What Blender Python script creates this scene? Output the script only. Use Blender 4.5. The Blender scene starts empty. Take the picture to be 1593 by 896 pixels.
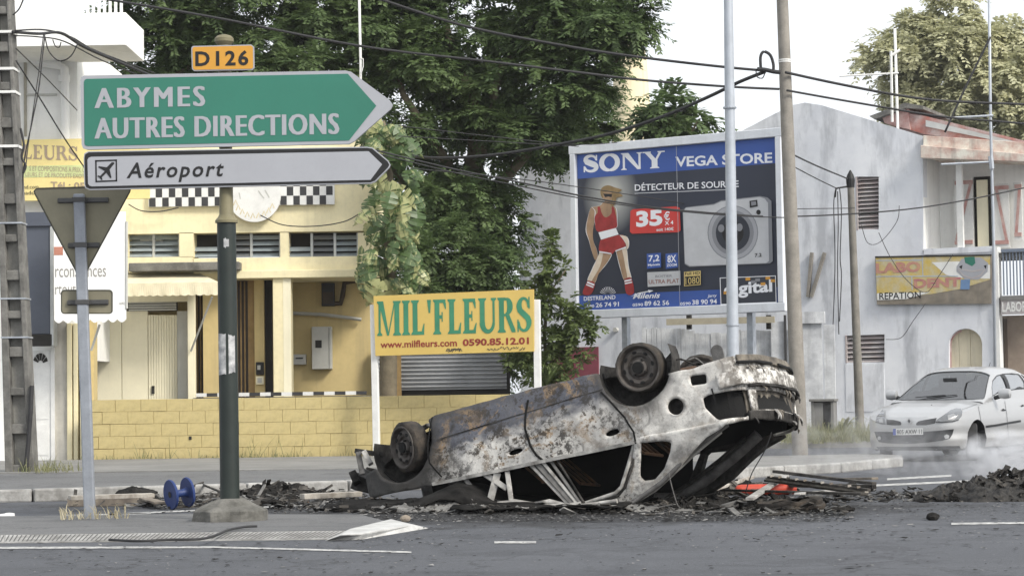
import bpy, bmesh, math, random
import numpy as np
from mathutils import Vector, Matrix, noise
from mathutils.bvhtree import BVHTree
R = math.radians
rnd = random.Random(7)
scene = bpy.context.scene
C = scene.collection

# ---------------------------------------------------------------- camera
FPX, CX, CY, CAMH = 3400.0, 796.5, 448.0, 1.0
PITCH, ROLL = math.atan(168 / FPX), R(0.8)
_r0, _u0 = Vector((1, 0, 0)), Vector((0, -math.sin(PITCH), math.cos(PITCH)))
_d = Vector((0, math.cos(PITCH), math.sin(PITCH)))
_r = _r0 * math.cos(ROLL) - _u0 * math.sin(ROLL)
_u = _r0 * math.sin(ROLL) + _u0 * math.cos(ROLL)
CAM = Vector((0, 0, CAMH))
cd = bpy.data.cameras.new('camera')
cam = bpy.data.objects.new('camera', cd)
C.objects.link(cam)
_m = Matrix((_r, _u, -_d)).transposed().to_4x4()
_m.translation = CAM
cam.matrix_world = _m
cd.sensor_fit = 'HORIZONTAL'
cd.sensor_width = 36
cd.lens = 36 * FPX / 1593
cd.clip_end = 2000
scene.camera = cam

# ---------------------------------------------------------------- sky, sun, exposure
SUN_EL, SUN_AZ = R(40), R(132)          # azimuth from +Y towards +X
w = bpy.data.worlds.new('World')
scene.world = w
w.use_nodes = True
nt = w.node_tree
nt.nodes.clear()
sky = nt.nodes.new('ShaderNodeTexSky')
sky.sky_type = 'NISHITA'
sky.sun_disc = False
sky.sun_elevation = SUN_EL
sky.sun_rotation = SUN_AZ
sky.dust_density = 4.0
sky.air_density = 1.2
hs = nt.nodes.new('ShaderNodeHueSaturation')
hs.inputs['Saturation'].default_value = 0.22
ov = nt.nodes.new('ShaderNodeMix')
ov.data_type = 'RGBA'
ov.inputs[0].default_value = 0.62
ov.inputs[7].default_value = (7.6, 7.9, 8.3, 1)      # thin bright overcast veil
bg = nt.nodes.new('ShaderNodeBackground')
bg.inputs['Strength'].default_value = 0.13
wo = nt.nodes.new('ShaderNodeOutputWorld')
nt.links.new(sky.outputs[0], hs.inputs['Color'])
nt.links.new(hs.outputs[0], ov.inputs[6])
nt.links.new(ov.outputs[2], bg.inputs['Color'])
nt.links.new(bg.outputs[0], wo.inputs['Surface'])
sl = bpy.data.lights.new('sun', 'SUN')
sl.energy = 2.3
sl.angle = R(14)
sl.color = (1, 0.94, 0.84)
sun = bpy.data.objects.new('sun', sl)
C.objects.link(sun)
_sd = Vector((math.sin(SUN_AZ) * math.cos(SUN_EL), math.cos(SUN_AZ) * math.cos(SUN_EL), math.sin(SUN_EL)))
sun.rotation_euler = (-_sd).to_track_quat('-Z', 'Y').to_euler()
vs = scene.view_settings
vs.view_transform = 'Standard'
vs.look = 'None'
vs.gamma = 1
vs.use_curve_mapping = False
vs.exposure = 0.52
scene.cycles.use_denoising = True
scene.cycles.max_bounces = 8
scene.cycles.transparent_max_bounces = 16
scene.cycles.volume_bounces = 1
scene.cycles.volume_step_rate = 2.0

# ---------------------------------------------------------------- helpers
def ray(px, py):
    return _d * FPX + _r * (px - CX) + _u * (CY - py)
def at(px, py, Y):
    v = ray(px, py)
    return CAM + v * (Y / v.y)
def gnd(px, py, z=0.0):
    v = ray(px, py)
    return CAM + v * ((z - CAMH) / v.z)

class Frame:
    """A vertical plane: local x along it, local y away from the camera, z up."""
    def __init__(s, o, ang=0.0):
        s.o, s.a = Vector(o), ang
        s.u = Vector((math.cos(ang), math.sin(ang), 0))
        s.n = Vector((-math.sin(ang), math.cos(ang), 0))
    def px(s, px, py, d=0.0):
        v = ray(px, py)
        t = (s.o + s.n * d - CAM).dot(s.n) / v.dot(s.n)
        p = CAM + v * t - s.o
        return p.dot(s.u), p.z
    def rect(s, x0, y0, x1, y1, d=0.0):
        xm, ym = (x0 + x1) / 2, (y0 + y1) / 2
        return (s.px(x0, ym, d)[0], s.px(x1, ym, d)[0], s.px(xm, y1, d)[1], s.px(xm, y0, d)[1])
    def world(s, x, y, z):
        return s.o + s.u * x + s.n * y + Vector((0, 0, z))

class MB:
    def __init__(s):
        s.v, s.f, s.m = [], [], []
        s.cm = 0
    def add(s, vs, fs):
        b = len(s.v)
        s.v += [tuple(p) for p in vs]
        s.f += [tuple(b + i for i in f) for f in fs]
        s.m += [s.cm] * len(fs)
        return s
    def box(s, x0, x1, y0, y1, z0, z1):
        if x0 > x1: x0, x1 = x1, x0
        if y0 > y1: y0, y1 = y1, y0
        if z0 > z1: z0, z1 = z1, z0
        return s.add([(x0, y0, z0), (x1, y0, z0), (x1, y1, z0), (x0, y1, z0), (x0, y0, z1), (x1, y0, z1), (x1, y1, z1), (x0, y1, z1)],
                     [(3, 2, 1, 0), (4, 5, 6, 7), (0, 1, 5, 4), (1, 2, 6, 5), (2, 3, 7, 6), (3, 0, 4, 7)])
    def obox(s, c, sz, M3=None):
        c = Vector(c)
        vs = []
        for k in ((-1, -1, -1), (1, -1, -1), (1, 1, -1), (-1, 1, -1), (-1, -1, 1), (1, -1, 1), (1, 1, 1), (-1, 1, 1)):
            p = Vector((k[0] * sz[0] / 2, k[1] * sz[1] / 2, k[2] * sz[2] / 2))
            vs.append(c + (M3 @ p if M3 else p))
        return s.add(vs, [(3, 2, 1, 0), (4, 5, 6, 7), (0, 1, 5, 4), (1, 2, 6, 5), (2, 3, 7, 6), (3, 0, 4, 7)])
    def beam(s, a, b, wd, th, up=(0, 0, 1)):
        a, b = Vector(a), Vector(b)
        x = (b - a)
        l = x.length
        x.normalize()
        y = Vector(up).cross(x)
        if y.length < 1e-4: y = Vector((0, 1, 0)).cross(x)
        y.normalize()
        z = x.cross(y)
        return s.obox((a + b) / 2, (l, wd, th), Matrix((x, y, z)).transposed())
    def prism(s, poly, y0, y1):
        """poly: (x,z) list, extruded along y."""
        n = len(poly)
        vs = [(p[0], y0, p[1]) for p in poly] + [(p[0], y1, p[1]) for p in poly]
        ar = sum(poly[i][0] * poly[(i + 1) % n][1] - poly[(i + 1) % n][0] * poly[i][1] for i in range(n))
        ia, ib = list(range(n)), list(range(n, 2 * n))
        fs = [tuple(ia), tuple(reversed(ib))] + [(i, i + n, (i + 1) % n + n, (i + 1) % n) for i in range(n)]
        if (ar < 0) != (y1 < y0): fs = [tuple(reversed(f)) for f in fs]
        return s.add(vs, fs)
    def slab(s, poly, z0, z1):
        n = len(poly)
        vs = [(p[0], p[1], z0) for p in poly] + [(p[0], p[1], z1) for p in poly]
        ar = sum(poly[i][0] * poly[(i + 1) % n][1] - poly[(i + 1) % n][0] * poly[i][1] for i in range(n))
        fs = [tuple(reversed(range(n))), tuple(range(n, 2 * n))] + [(i, (i + 1) % n, (i + 1) % n + n, i + n) for i in range(n)]
        if ar < 0: fs = [tuple(reversed(f)) for f in fs]
        return s.add(vs, fs)
    def tube(s, pts, r, n=8, cap=True):
        pts = [Vector(p) for p in pts]
        k = len(pts)
        rs = r if isinstance(r, (list, tuple)) else [r] * k
        vs, fs = [], []
        ref = None
        for i, p in enumerate(pts):
            t = (pts[min(i + 1, k - 1)] - pts[max(i - 1, 0)])
            t.normalize()
            if ref is None:
                ref = Vector((0, 0, 1)) if abs(t.z) < 0.9 else Vector((1, 0, 0))
            a = t.cross(ref)
            if a.length < 1e-5: a = t.cross(Vector((0.3, 1, 0.2)))
            a.normalize()
            b = t.cross(a)
            ref = b.cross(t) * -1 if False else ref
            for j in range(n):
                q = 2 * math.pi * j / n
                vs.append(p + a * (rs[i] * math.cos(q)) + b * (rs[i] * math.sin(q)))
        for i in range(k - 1):
            for j in range(n):
                fs.append((i * n + j, i * n + (j + 1) % n, (i + 1) * n + (j + 1) % n, (i + 1) * n + j))
        if cap:
            fs.append(tuple(reversed(range(n))))
            fs.append(tuple(range((k - 1) * n, k * n)))
        return s.add(vs, fs)
    def lathe(s, prof, n=24, M4=None, cap=True, ph=0.0):
        """prof: (r, h) list about local z."""
        vs, fs = [], []
        k = len(prof)
        for (r_, h) in prof:
            for j in range(n):
                q = 2 * math.pi * j / n + ph
                p = Vector((r_ * math.cos(q), r_ * math.sin(q), h))
                vs.append(M4 @ p if M4 else p)
        for i in range(k - 1):
            for j in range(n):
                fs.append((i * n + j, i * n + (j + 1) % n, (i + 1) * n + (j + 1) % n, (i + 1) * n + j))
        if cap:
            fs.append(tuple(reversed(range(n))))
            fs.append(tuple(range((k - 1) * n, k * n)))
        return s.add(vs, fs)
    def stroke(s, pts, wd, y, close=False):
        """flat ribbon in the xz plane facing -y"""
        n = len(pts)
        wds = wd if isinstance(wd, (list, tuple)) else [wd] * n
        vs, fs = [], []
        for i, p in enumerate(pts):
            a = pts[(i - 1) % n if close else max(i - 1, 0)]
            b = pts[(i + 1) % n if close else min(i + 1, n - 1)]
            tx, tz = b[0] - a[0], b[1] - a[1]
            l = math.hypot(tx, tz) or 1
            nx, nz = -tz / l, tx / l
            h = wds[i] / 2
            vs += [(p[0] + nx * h, y, p[1] + nz * h), (p[0] - nx * h, y, p[1] - nz * h)]
        for i in range(n if close else n - 1):
            j = (i + 1) % n
            fs.append((2 * i, 2 * i + 1, 2 * j + 1, 2 * j))
        return s.add(vs, fs)
    def mesh(s, name, mats):
        me = bpy.data.meshes.new(name)
        me.from_pydata(s.v, [], s.f)
        for m in (mats if isinstance(mats, (list, tuple)) else [mats]):
            me.materials.append(m)
        if any(s.m): me.polygons.foreach_set('material_index', s.m)
        me.update()
        return me
    def build(s, name, mats, parent=None, bevel=0, smooth=False, loc=None, **tags):
        o = bpy.data.objects.new(name, s.mesh(name, mats))
        C.objects.link(o)
        if parent: o.parent = parent
        if loc is not None: o.location = loc
        if bevel:
            b = o.modifiers.new('bevel', 'BEVEL')
            b.width = bevel
            b.segments = 2
            b.limit_method = 'ANGLE'
            b.angle_limit = R(40)
        if smooth: smooth_(o, smooth)
        for k, v in tags.items(): o[k] = v
        return o

def smooth_(o, ang=40):
    me = o.data
    me.polygons.foreach_set('use_smooth', [True] * len(me.polygons))
    if ang is not True and ang < 180:
        me.set_sharp_from_angle(angle=R(ang))

def empty(name, loc=(0, 0, 0), rz=0.0, **tags):
    o = bpy.data.objects.new(name, None)
    o.empty_display_size = 0.2
    C.objects.link(o)
    o.location = loc
    o.rotation_euler = (0, 0, rz)
    for k, v in tags.items(): o[k] = v
    return o
def thing(name, label, category, loc=(0, 0, 0), rz=0.0, group=None):
    o = empty(name, loc, rz, label=label, category=category)
    if group: o['group'] = group
    return o
def fthing(name, label, category, fr, group=None):
    return thing(name, label, category, fr.o, fr.a, group)
def clone(o, parent=None, loc=None, rot=None, sc=None):
    c = o.copy()
    C.objects.link(c)
    if parent is not None: c.parent = parent
    if loc is not None: c.location = loc
    if rot is not None: c.rotation_euler = rot
    if sc is not None: c.scale = sc if hasattr(sc, '__len__') else (sc, sc, sc)
    return c
def clone_tree(o, parent=None):
    c = o.copy()
    C.objects.link(c)
    c.parent = parent
    for ch in [q for q in bpy.data.objects if q.parent == o]: clone_tree(ch, c)
    return c

def s2l(c):
    c = c / 255.0
    return c / 12.92 if c <= 0.04045 else ((c + 0.055) / 1.055) ** 2.4
def rgb(r, g, b, k=1.0):
    return (s2l(r) * k, s2l(g) * k, s2l(b) * k, 1)
def dark(c, k):
    return (c[0] * k, c[1] * k, c[2] * k, 1)

class NT:
    def __init__(s, name):
        s.mat = bpy.data.materials.new(name)
        s.mat.use_nodes = True
        s.t = s.mat.node_tree
        s.b = s.t.nodes['Principled BSDF']
        s.out = s.t.nodes['Material Output']
        s.tc = s.t.nodes.new('ShaderNodeTexCoord')
    def n(s, typ, **kw):
        nd = s.t.nodes.new('ShaderNode' + typ)
        for k, v in kw.items():
            if k in nd.inputs: nd.inputs[k].default_value = v
            else: setattr(nd, k, v)
        return nd
    def l(s, a, b): s.t.links.new(a, b)
    def coord(s, scale=(1, 1, 1), loc=(0, 0, 0), kind='Object'):
        mp = s.n('Mapping')
        mp.inputs['Scale'].default_value = scale
        mp.inputs['Location'].default_value = loc
        s.l(s.tc.outputs[kind], mp.inputs['Vector'])
        return mp.outputs[0]
    def noise(s, scale, detail=4, rough=0.55, vec=None, dist=0.0):
        nd = s.n('TexNoise')
        nd.inputs['Scale'].default_value = scale
        nd.inputs['Detail'].default_value = detail
        nd.inputs['Roughness'].default_value = rough
        nd.inputs['Distortion'].default_value = dist
        s.l(vec if vec is not None else s.tc.outputs['Object'], nd.inputs['Vector'])
        return nd.outputs['Fac']
    def ramp(s, fac, stops, interp='LINEAR'):
        nd = s.n('ValToRGB')
        nd.color_ramp.interpolation = interp
        e = nd.color_ramp.elements
        while len(e) < len(stops): e.new(0.5)
        for i, (p, c) in enumerate(stops):
            e[i].position = p
            e[i].color = c if hasattr(c, '__len__') else (c, c, c, 1)
        s.l(fac, nd.inputs['Fac'])
        return nd.outputs['Color']
    def mix(s, fac, a, b, mode='MIX'):
        nd = s.n('Mix', data_type='RGBA', blend_type=mode)
        for sock, v in ((nd.inputs[0], fac), (nd.inputs[6], a), (nd.inputs[7], b)):
            if hasattr(v, 'is_output'): s.l(v, sock)
            else: sock.default_value = v
        return nd.outputs[2]
    def math(s, op, a, b=None):
        nd = s.n('Math', operation=op)
        for i, v in enumerate((a, b)):
            if v is None: continue
            if hasattr(v, 'is_output'): s.l(v, nd.inputs[i])
            else: nd.inputs[i].default_value = v
        return nd.outputs[0]
    def bump(s, h, strength=0.3, dist=0.02):
        nd = s.n('Bump')
        nd.inputs['Strength'].default_value = strength
        nd.inputs['Distance'].default_value = dist
        s.l(h, nd.inputs['Height'])
        s.l(nd.outputs[0], s.b.inputs['Normal'])
    def base(s, c):
        if hasattr(c, 'is_output'): s.l(c, s.b.inputs['Base Color'])
        else: s.b.inputs['Base Color'].default_value = c

def M(name, col, rough=0.7, metal=0.0, var=0.25, scale=3.0, col2=None, fine=0.12, bump=0.15, bscale=60, streak=0.0, spec=0.4):
    """painted / weathered surface: two noise octaves of tone, optional vertical streaks, fine relief"""
    t = NT(name)
    b = t.b
    b.inputs['Roughness'].default_value = rough
    b.inputs['Metallic'].default_value = metal
    b.inputs['Specular IOR Level'].default_value = spec
    c2 = col2 or dark(col, 1 - var)
    n1 = t.noise(scale, 5, 0.6)
    c = t.mix(t.ramp(n1, [(0.35, 0.0), (0.68, 1.0)]), col, c2)
    if fine:
        n2 = t.noise(scale * 9, 4, 0.7)
        c = t.mix(t.ramp(n2, [(0.45, 0.0), (0.75, fine)]), c, dark(col, 0.45))
    if streak:
        n3 = t.noise(1.0, 4, 0.6, t.coord((7, 7, 0.45)))
        c = t.mix(t.ramp(n3, [(0.5, 0.0), (0.75, streak)]), c, (0.12, 0.115, 0.11, 1))
    t.base(c)
    if bump: t.bump(t.noise(bscale, 4, 0.6), bump, 0.01)
    return t.mat
# ---------------------------------------------------------------- lettering
def textmb(mb, body, x0, x1, z0, z1, y, off=0.0, shear=0.0, spacing=1.0, slope=0.0, bold=0.0):
    if bold:
        for k, dx in enumerate((-bold, 0, bold)): textmb(mb, body, x0 + bold + dx, x1 - bold + dx, z0, z1, y - .0004 * k, 0.0, shear, spacing, slope)
        return
    cu = bpy.data.curves.new('t', 'FONT')
    cu.body = body
    cu.size = 1.0
    cu.offset = off
    cu.shear = shear
    cu.space_character = spacing
    cu.resolution_u = 3
    ob = bpy.data.objects.new('t', cu)
    C.objects.link(ob)
    dg = bpy.context.evaluated_depsgraph_get()
    me = bpy.data.meshes.new_from_object(ob.evaluated_get(dg))
    bpy.data.objects.remove(ob)
    bpy.data.curves.remove(cu)
    vs = [v.co for v in me.vertices]
    ax, bx = min(v.x for v in vs), max(v.x for v in vs)
    az, bz = min(v.y for v in vs), max(v.y for v in vs)
    kx, kz = (x1 - x0) / (bx - ax), (z1 - z0) / (bz - az)
    mb.add([(x0 + (v.x - ax) * kx, y, z0 + (v.y - az) * kz + slope * (v.x - ax) * kx) for v in vs],
           [tuple(p.vertices) for p in me.polygons])
    bpy.data.meshes.remove(me)

def arc(cx, cz, rx, rz, a0, a1, n=14):
    return [(cx + rx * math.cos(R(a0 + (a1 - a0) * i / n)), cz + rz * math.sin(R(a0 + (a1 - a0) * i / n))) for i in range(n + 1)]

def catmull(pts, n=8):
    P = [Vector(p) for p in pts]; out = []
    for i in range(len(P) - 1):
        a, b, c_, d = P[max(i - 1, 0)], P[i], P[i + 1], P[min(i + 2, len(P) - 1)]
        for k in range(n):
            t = k / n
            out.append(.5 * ((2 * b) + (c_ - a) * t + (2 * a - 5 * b + 4 * c_ - d) * t * t + (3 * b - a - 3 * c_ + d) * t ** 3))
    out.append(P[-1]); return out

def serif_glyph(ch, T=0.2, t=0.085, sf=0.075, sw=0.075):
    """(width, [('b',x0,x1,z0,z1) | ('p',pts) | ('s',pts,widths)])"""
    o = []
    def stem(x, z0=0.0, z1=1.0, th=T, top=True, bot=True):
        o.append(('b', x, x + th, z0, z1))
        if bot: o.append(('p', [(x - sw, z0), (x + th + sw, z0), (x + th + sw, z0 + sf * .5), (x + th, z0 + sf * 1.3), (x, z0 + sf * 1.3), (x - sw, z0 + sf * .5)]))
        if top: o.append(('p', [(x - sw, z1), (x - sw, z1 - sf * .5), (x, z1 - sf * 1.3), (x + th, z1 - sf * 1.3), (x + th + sw, z1 - sf * .5), (x + th + sw, z1)]))
    if ch == 'I':
        stem(sw); return T + 2 * sw, o
    if ch == 'L':
        stem(sw); o.append(('b', sw, .62, 0, t)); o.append(('p', [(.5, t), (.62, t), (.64, .32), (.6, .32)])); return .66, o
    if ch in 'EF':
        stem(sw); o.append(('b', sw, .6, 1 - t, 1)); o.append(('p', [(.48, 1 - t), (.58, .72), (.62, .72), (.62, 1 - t)]))
        o.append(('b', sw + T, .44, .5 - t / 2, .5 + t / 2)); o.append(('b', .41, .46, .36, .64))
        if ch == 'E':
            o.append(('b', sw, .62, 0, t)); o.append(('p', [(.5, t), (.62, t), (.66, .3), (.62, .3)])); return .68, o
        return .64, o
    if ch == 'M':
        stem(sw, th=t); stem(.85, th=T); o.append(('p', [(sw, 1), (sw + T, 1), (.58, .0), (.48, 0)]))
        o.append(('p', [(.52, 0), (.57, .0), (.9, 1), (.84, 1)])); return .85 + T + sw, o
    if ch == 'U':
        stem(sw, .3, bot=False); stem(.68, .3, th=t, bot=False)
        a = arc(.455, .3, .27, .26, 180, 360, 14)
        o.append(('s', a, [T + (t - T) * (i / 14) ** 1.0 for i in range(15)])); return .68 + t + sw, o
    if ch == 'R':
        stem(sw); a = [(sw + T, 1 - t / 2), (.4, 1 - t / 2)] + arc(.42, .745, .17, .21, 90, -90, 12) + [(.4, .5), (sw + T, .5)]
        o.append(('s', a, [t, t] + [t + (T - t) * math.sin(math.pi * i / 12) for i in range(13)] + [t, t]))
        o.append(('p', [(.36, .5), (.56, .5), (.84, .06), (.84, 0), (.66, 0)])); return .84, o
    if ch == 'S':
        a = [(.58, .7)] + arc(.34, .735, .22, .225, 20, 180, 12) + [(.16, .62), (.34, .51), (.52, .4)] + arc(.34, .265, .24, .225, 10, -165, 12) + [(.07, .3)]
        n = len(a)
        o.append(('s', a, [t + (T * 1.02 - t) * math.exp(-((i / (n - 1) - .5) / .2) ** 2) for i in range(n)]))
        o.append(('b', .56, .62, .66, 1)); o.append(('b', .03, .09, 0, .36)); return .66, o
    if ch == 'O':
        a = arc(.43, .5, .34, .455, 0, 360, 28)[:-1]
        o.append(('c', a, [t + (T - t) * abs(math.cos(2 * math.pi * i / 28)) for i in range(28)])); return .86, o
    if ch == 'N':
        stem(sw, th=t); stem(.74, th=t, bot=False); o.append(('p', [(sw - .05, 1), (sw + T, 1), (.74 + t, .0), (.74 - .05, 0)])); return .74 + t + sw, o
    if ch == 'Y':
        stem(.33, 0, .5, top=False); o.append(('p', [(.0, 1), (.23, 1), (.53, .5), (.53, .4), (.33, .4), (.33, .48)]))
        o.append(('p', [(.66, 1), (.77, 1), (.53, .42), (.47, .52)])); o.append(('b', -.05, .3, 1 - sf, 1)); o.append(('b', .58, .88, 1 - sf, 1)); return .84, o
    if ch == "'":
        o.append(('p', [(.05, 1), (.24, 1), (.2, .62), (.13, .62)])); return .28, o
    return .3, o

def serifmb(mb, body, x0, x1, z0, z1, y, gap=0.06, T=0.2, t=0.085, slope=0.0):
    items, x = [], 0.0
    for ch in body:
        wd, o = serif_glyph(ch, T, t)
        items.append((x, o)); x += wd + gap
    k = (x1 - x0) / (x - gap)
    q = 0
    f = lambda p: (x0 + p[0] * k, z0 + p[1] * (z1 - z0) + slope * p[0] * k)
    kz = z1 - z0
    for gx, o in items:
        for it in o:
            q += 1
            yy = y - 0.0003 * (q % 5)
            if it[0] == 'b':
                pts = [(it[1], it[3]), (it[2], it[3]), (it[2], it[4]), (it[1], it[4])]
                mb.add([(f((gx + p[0], p[1]))[0], yy, f((gx + p[0], p[1]))[1]) for p in pts], [(0, 1, 2, 3)])
            elif it[0] == 'p':
                pts = it[1]
                ar = sum(pts[i][0] * pts[(i + 1) % len(pts)][1] - pts[(i + 1) % len(pts)][0] * pts[i][1] for i in range(len(pts)))
                if ar < 0: pts = pts[::-1]
                mb.add([(f((gx + p[0], p[1]))[0], yy, f((gx + p[0], p[1]))[1]) for p in pts], [tuple(range(len(pts)))])
            else:
                mb.stroke([f((gx + p[0], p[1])) for p in it[1]], [v * (k * .75 + kz * .25) for v in it[2]], yy, close=it[0] == 'c')

def rrect(x0, x1, z0, z1, r, n=5):
    return arc(x1 - r, z0 + r, r, r, -90, 0, n) + arc(x1 - r, z1 - r, r, r, 0, 90, n) + arc(x0 + r, z1 - r, r, r, 90, 180, n) + arc(x0 + r, z0 + r, r, r, 180, 270, n)
def flat(mb, poly, y):
    n = len(poly)
    ar = sum(poly[i][0] * poly[(i + 1) % n][1] - poly[(i + 1) % n][0] * poly[i][1] for i in range(n))
    if ar < 0: poly = poly[::-1]
    mb.add([(p[0], y, p[1]) for p in poly], [tuple(range(n))])

# ---------------------------------------------------------------- materials
def asphalt(name, a, b, soot=None):
    t = NT(name)
    t.b.inputs['Roughness'].default_value = 0.85
    n1 = t.noise(0.35, 6, 0.6)
    c = t.mix(t.ramp(n1, [(0.3, 0.0), (0.7, 1.0)]), a, b)
    st = t.noise(0.9, 4, 0.6, t.coord((0.25, 2.2, 1)))
    c = t.mix(t.ramp(st, [(0.45, 0.0), (0.7, 0.35)]), c, dark(a, 0.55))
    pt = t.noise(1.1, 5, 0.7, dist=1.0)
    c = t.mix(t.ramp(pt, [(0.52, 0.0), (0.60, 0.5)]), c, dark(a, 0.6))
    gr = t.noise(34, 4, 0.75)
    c = t.mix(t.ramp(gr, [(0.5, 0.0), (0.66, 0.5)]), c, dark(a, 0.45))
    gr2 = t.noise(27, 4, 0.75, t.coord((1, 1, 1), (9, 4, 2)))
    c = t.mix(t.ramp(gr2, [(0.56, 0.0), (0.68, 0.6)]), c, dark(a, 1.9))
    cr = t.n('TexVoronoi', feature='DISTANCE_TO_EDGE'); cr.inputs['Scale'].default_value = 0.55
    wp = t.n('VectorMath', operation='ADD'); t.l(t.tc.outputs['Object'], wp.inputs[0])
    wn = t.n('TexNoise'); wn.inputs['Scale'].default_value = 2.5; wn.inputs['Detail'].default_value = 5; t.l(t.tc.outputs['Object'], wn.inputs['Vector']); t.l(wn.outputs['Color'], wp.inputs[1]); t.l(wp.outputs[0], cr.inputs['Vector'])
    c = t.mix(t.ramp(cr.outputs['Distance'], [(0.0, 0.7), (0.012, 0.0)]), c, dark(a, 0.3))
    sp = t.noise(90, 2, 0.7)
    c = t.mix(t.ramp(sp, [(0.58, 0.0), (0.72, 0.55)]), c, dark(a, 2.1))
    sp2 = t.noise(70, 2, 0.7, t.coord((1, 1, 1), (31, 7, 3)))
    c = t.mix(t.ramp(sp2, [(0.56, 0.0), (0.7, 0.5)]), c, dark(a, 0.35))
    if soot:
        for (cx, cy, rx, ry, k) in soot:
            v = t.coord((1 / rx, 1 / ry, 0), (-cx / rx, -cy / ry, 0))
            ln = t.n('VectorMath', operation='LENGTH')
            t.l(v, ln.inputs[0])
            nz = t.noise(1.6, 6, 0.7)
            d = t.math('ADD', ln.outputs['Value'], t.math('MULTIPLY', t.math('SUBTRACT', nz, 0.5), 1.6))
            c = t.mix(t.ramp(d, [(0.55, k), (1.05, 0.0)]), c, (0.012, 0.012, 0.013, 1))
    t.base(c)
    t.bump(t.math('ADD', t.noise(140, 3, 0.7), t.noise(25, 3, 0.6)), 0.5, 0.012)
    return t.mat

m_road = asphalt('road_asphalt', (0.062, 0.066, 0.076, 1), (0.094, 0.099, 0.111, 1), [(0.4, 19.0, 3.9, 2.6, 0.92), (4.4, 21.0, 2.0, 0.9, 0.75), (-2.6, 21.3, 3.2, 0.7, 0.7)])
m_asph2 = asphalt('pavement_asphalt', (0.11, 0.112, 0.115, 1), (0.155, 0.156, 0.156, 1), [(-2.5, 22.6, 3.2, 0.9, 0.6)])
m_conc = M('concrete', (0.225, 0.222, 0.212, 1), 0.85, var=0.3, scale=1.2, fine=0.35, bump=0.3, bscale=40)
m_concd = M('old_concrete', (0.2, 0.195, 0.18, 1), 0.9, var=0.6, scale=5, fine=0.5, bump=0.6, bscale=35, streak=0.4)
m_kerb = M('kerb_paint', (0.42, 0.415, 0.40, 1), 0.8, col2=(0.16, 0.155, 0.145, 1), scale=5, fine=0.6, bump=0.5, bscale=30)
m_kerbw = M('white_kerb_paint', (0.54, 0.54, 0.525, 1), 0.75, var=0.3, scale=5, fine=0.35, bump=0.3, bscale=50)
m_slit = M('kerb_slit_dark', (0.09, 0.09, 0.09, 1), 0.9)
m_black = M('black_paint', (0.012, 0.012, 0.013, 1), 0.6)
m_char = M('charred', (0.010, 0.0098, 0.0095, 1), 0.9, col2=(0.032, 0.030, 0.028, 1), scale=9, fine=0.5, bump=0.9, bscale=25, spec=.1)
m_ash = M('grey_ash', (0.22, 0.215, 0.205, 1), 0.95, col2=(0.05, 0.05, 0.05, 1), scale=6, fine=0.6, bump=0.9, bscale=30)
m_galv = M('galvanised_steel', rgb(176, 182, 190), 0.45, 0.35, var=0.3, scale=9, fine=0.2, bump=0.1)
m_white = M('white_wall', rgb(243, 243, 240), 0.8, var=0.1, scale=1.2, fine=0.1, bump=0.1, streak=0.12)
m_wpaint = M('white_paint', rgb(225, 225, 222), 0.6, var=0.15, scale=4, fine=0.15)
m_line = NT('road_paint')
m_line.b.inputs['Roughness'].default_value = 0.8
_k = m_line.noise(14, 5, 0.75)
m_line.base(m_line.mix(m_line.ramp(_k, [(0.42, 0.0), (0.6, 1.0)]), (0.5, 0.5, 0.48, 1), (0.17, 0.17, 0.175, 1)))
m_line = m_line.mat
m_wire = M('cable_black', (0.03, 0.03, 0.032, 1), 0.7, bump=0)
m_glass = NT('window_glass')
m_glass.b.inputs['Base Color'].default_value = (0.16, 0.17, 0.175, 1)
m_glass.b.inputs['Roughness'].default_value = 0.12
m_glass.b.inputs['Specular IOR Level'].default_value = 0.8
m_glass = m_glass.mat
m_dark = M('dark_interior', (0.03, 0.028, 0.025, 1), 0.9, bump=0)
m_rust = M('rusty_steel', (0.16, 0.085, 0.045, 1), 0.85, col2=(0.05, 0.04, 0.035, 1), scale=12, fine=0.5, bump=0.5)
m_wood = M('weathered_wood', (0.28, 0.24, 0.19, 1), 0.85, col2=(0.12, 0.1, 0.085, 1), scale=6, fine=0.4, bump=0.5)
m_plankw = M('pale_board', (0.5, 0.47, 0.42, 1), 0.85, col2=(0.2, 0.17, 0.14, 1), scale=8, fine=0.4, bump=0.4)

# ---------------------------------------------------------------- ground
def sheet(name, poly, z, mat, **tags):
    mb = MB()
    mb.add([(p[0], p[1], z) for p in poly], [tuple(range(len(poly)))])
    return mb.build(name, mat, **tags)
sheet('road', [(-300, -30), (300, -30), (300, 600), (-300, 600)], 0.0, m_road, kind='structure')

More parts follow.
